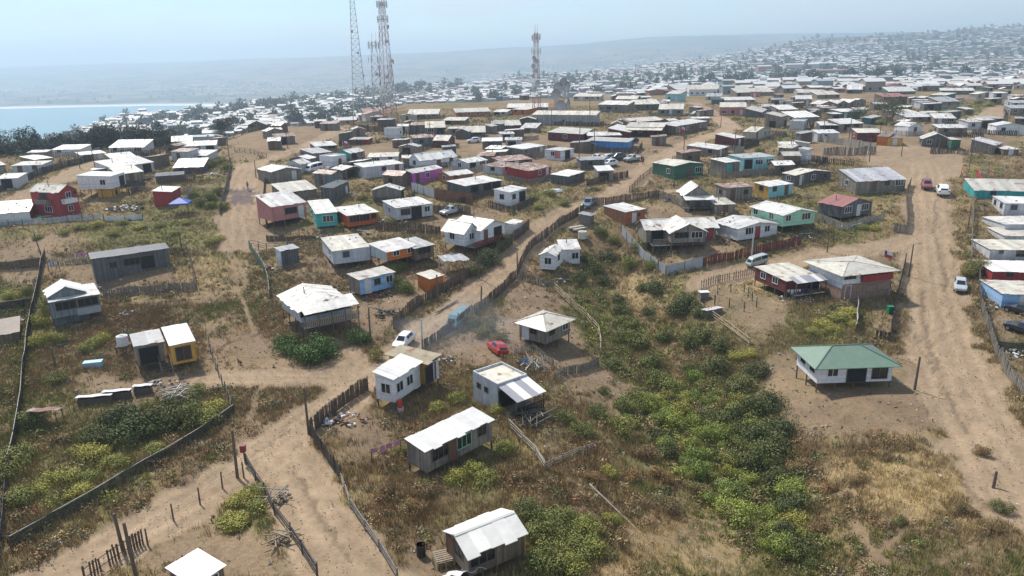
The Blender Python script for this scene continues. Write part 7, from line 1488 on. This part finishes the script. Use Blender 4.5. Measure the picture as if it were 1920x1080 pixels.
MID = [crown_mesh('far_tree', 1.0, 170, 820+j, 1.0, 7, .19, M['tpine' if j % 2 else 'teuc'], 1.7, .5) for j in range(6)]
big = []; off = 0
for i, (p, px) in enumerate(tc_):
    h = rnd.uniform(8, 15)*(1.15 if p.y > 1500 else 1)*(.8 if px < 720 else 1); wd = h*rnd.uniform(.40, .65); z = gz(p.x, p.y)-.5
    if i < 290:
        o = link('far_tree', rnd.choice(MID), None, (p.x, p.y, z), (0, 0, rnd.uniform(0, 6)), (wd, wd, h/1.9)); a1 = area(px); tag(o, 'grey green tree among the houses '+a1[0], 'tree', a1[1].replace('houses', 'trees'))
    else:
        lv = rnd.choice(LV); big.append(lv*np.array([wd, wd, h/1.9])+np.array([p.x, p.y, z]))
if big:
    VV = np.concatenate(big); tag(link('far_woods', np_mesh('far_woods', VV, np.arange(len(VV)).reshape(-1, 4), [M['teuc']], tone=RNG.random(len(VV)//4))), kind='stuff')

# ------------------------------------------------------------------ small huts squeezed between the plateau houses, seen only as roofs
FOOT2 = [(px+c*la/2-s*lb/2, py+s*la/2+c*lb/2, max(la, lb)/2) for px, py, c, s, la, lb in FOOT]
rnd = random.Random(99); cnt = 0; rq = np.random.default_rng(4); HUT = {}
for (x0, x1, y0, y1, want, lab, grp) in [(480, 1290, 222, 350, 56, 'small weathered hut squeezed between the houses of the middle slope', 'huts of the middle slope'), (960, 1920, 152, 196, 55, 'small grey or brown hut at the back rim of the plateau', 'huts at the back rim of the plateau'), (1060, 1920, 175, 245, 46, 'small pale roofed hut among the houses of the back plateau', 'huts of the back plateau'), (1240, 1620, 255, 345, 6, 'small grey hut among the houses left of the dirt square', 'huts left of the dirt square'), (0, 420, 268, 345, 16, 'small pale roofed hut among the houses at the upper left', 'huts at the upper left')]:
    k = 0; tr_ = 0
    while k < want and tr_ < want*30:
        tr_ += 1; px, py = rnd.uniform(x0, x1), rnd.uniform(y0, y1); p = at(px, py); w_, d_ = rnd.uniform(3, 6), rnd.uniform(2.6, 4.2)
        if any(math.hypot(p.x-q[0], p.y-q[1]) < q[2]*.92+max(w_, d_)*.5 for q in FOOT2): continue
        if any(a_-4 < px < b_+4 and c_ < py < d_+6 and p.y < y_ for a_, b_, c_, d_, y_ in SCR+[(1095, 1200, 285, 318, 999), (555, 632, 305, 338, 999), (1030, 1120, 140, 235, 999)]): continue
        rd = zones(np.array([p.x]), np.array([p.y]))[0][0]
        if rd > .05 or min(float(seg_dist(np.array([p.x]), np.array([p.y]), pl)[0])-wd for pl, wd in ROADS) < 2.2: continue
        th = rnd.gauss(.05, .3); root = empty('hut', (p.x, p.y, gz(p.x, p.y)), th, lab, 'hut', grp)
        rt_ = rnd.choice(['sA', 'sA', 'sB', 'A', 'B']); rise = rnd.uniform(.15, .5) if rt_[0] == 's' else rnd.uniform(.4, .8)
        volume(root, Vector((p.x, p.y, gz(p.x, p.y))), th, w_, d_, rnd.uniform(1.9, 2.4), rt_, rise, rnd.choice(['gw', 'gw', 'dg', 'bw', 'bw', 'lg', 'cr', 'sl']), rnd.choice(['z', 'z', 'zo', 'zo', 'zg', 'zr', 'wht']), .1, [('a', .4, rnd.choice('dPk'))], rnd, .2)
        FOOT2.append((p.x, p.y, max(w_, d_)/2)); k += 1
# yard fences between the plateau houses
rf = random.Random(31)
for k, H_ in list(HOUSES.items()):
    if not 118 < H_['P'].y < 300 or rf.random() < .25: continue
    c, s = math.cos(H_['th']), math.sin(H_['th']); of = rf.uniform(1.6, 3.2); la, lb = H_['la'], H_['lb']; sd = rf.choice((-1, 1)); x0, x1 = (-of, la*rf.uniform(.6, 1)) if sd < 0 else (la*rf.uniform(0, .4), la+of)
    loc = [(x0, -of), (x1, -of)]; loc = [(x0, lb*.8)]+loc if sd < 0 else loc+[(x1, lb*.8)]
    pts = [Vector((H_['P'].x+c*x-s*y, H_['P'].y+s*x+c*y, 0)) for x, y in loc]; rs = resample(pts, 1.0); X = np.array([q.x for q in rs]); Y = np.array([q.y for q in rs])
    if zones(X, Y)[0].max() > .1 or not clear(X, Y, .4).all() or any(math.hypot(q.x-u[0], q.y-u[1]) < u[2]+.2 for q in rs for u in FOOT2[len(FOOT):]): continue
    mt = rf.choice(['brown', 'grey', 'brown', 'dark', 'light']); far_ = H_['P'].y > 190
    fence(None, rf.uniform(1.2, 1.6), 'pale', mt, 'weathered %s board fence of a yard among the plateau houses' % {'light': 'pale'}.get(mt, mt), gap=.2 if not far_ else .45, pts=pts, group=mt+' yard fences among the plateau houses')
# scrap and firewood lying in the yards of the plateau
rg = random.Random(8); k = 0
for kk, H_ in list(HOUSES.items())*2:
    if not 100 < H_['P'].y < 330 or rg.random() < .5 or k > 110: continue
    c, s = math.cos(H_['th']), math.sin(H_['th']); x = rg.uniform(-2.5, H_['la']+2.5); y = -rg.uniform(.8, 3.5) if rg.random() < .7 else rg.uniform(0, H_['lb']); x = x if y < 0 else rg.choice((-1.8, H_['la']+1.8))
    X, Y = H_['P'].x+c*x-s*y, H_['P'].y+s*x+c*y
    if not clear(np.array([X]), np.array([Y]), .7)[0] or zones(np.array([X]), np.array([Y]))[0][0] > .05: continue
    big = H_['P'].y > 200; tp = rg.randrange(3)
    mats = [[M_GREYT, M_STILT, M_TIMB], [JUNK[1], JUNK[2], JUNK[3], rg.choice(CLP)], [JUNK[0], TARPW, JUNK[4], rg.choice(CLP)]][tp]
    heap(k*3+1, k*5+2, rg.uniform(.6, 1.3), 12 if big else 18, mats, ['small heap of grey firewood beside a plateau house', 'small heap of dark scrap beside a plateau house', 'small heap of pale scrap beside a plateau house'][tp], long=rg.uniform(1, 2), size=(.25, .8) if big else (.2, .6), hz_=.5, rz=rg.uniform(0, 3), beams=5 if tp == 0 else 2, loc=(X, Y, gz(X, Y)), group=['firewood heaps beside plateau houses', 'dark scrap heaps beside plateau houses', 'pale scrap heaps beside plateau houses'][tp]); k += 1
# smoke drifting over the yard with the red wreck
bm = bmesh.new(); bmesh.ops.create_icosphere(bm, subdivisions=3, radius=1); p = at(880, 640)
for v in bm.verts: v.co = Vector((v.co.x*7.5, v.co.y*6, v.co.z*2.6))*(1+.22*math.sin(v.co.x*5+v.co.y*3)+.15*math.sin(v.co.z*7+v.co.y*4))
me = bpy.data.meshes.new('smoke'); bm.to_mesh(me); bm.free(); sm_ = bpy.data.materials.new('smoke_air'); sm_.use_nodes = True; t = sm_.node_tree; t.nodes.clear(); vo = t.nodes.new('ShaderNodeVolumePrincipled'); vo.inputs['Color'].default_value = (.80, .88, .98, 1); vo.inputs['Density'].default_value = .015
om = t.nodes.new('ShaderNodeOutputMaterial'); t.links.new(vo.outputs[0], om.inputs['Volume']); me.materials.append(sm_); tag(link('smoke', me, None, (p.x, p.y, p.z+1.8)), kind='stuff')
print('SKEW', [s for s in SKEW if abs(s[0]) > 25])
# ------------------------------------------------------------------ the air
hz = MB(); hz.box(-13500, 13500, -40, 13300, -160, 245)
hm = bpy.data.materials.new('haze_air'); hm.use_nodes = True; t = hm.node_tree; t.nodes.clear()
vo = t.nodes.new('ShaderNodeVolumePrincipled'); vo.inputs['Color'].default_value = (.585, .74, .89, 1); vo.inputs['Density'].default_value = .00027; vo.inputs['Anisotropy'].default_value = .35
om = t.nodes.new('ShaderNodeOutputMaterial'); t.links.new(vo.outputs[0], om.inputs['Volume'])
tag(hz.build('haze', hm), kind='stuff')
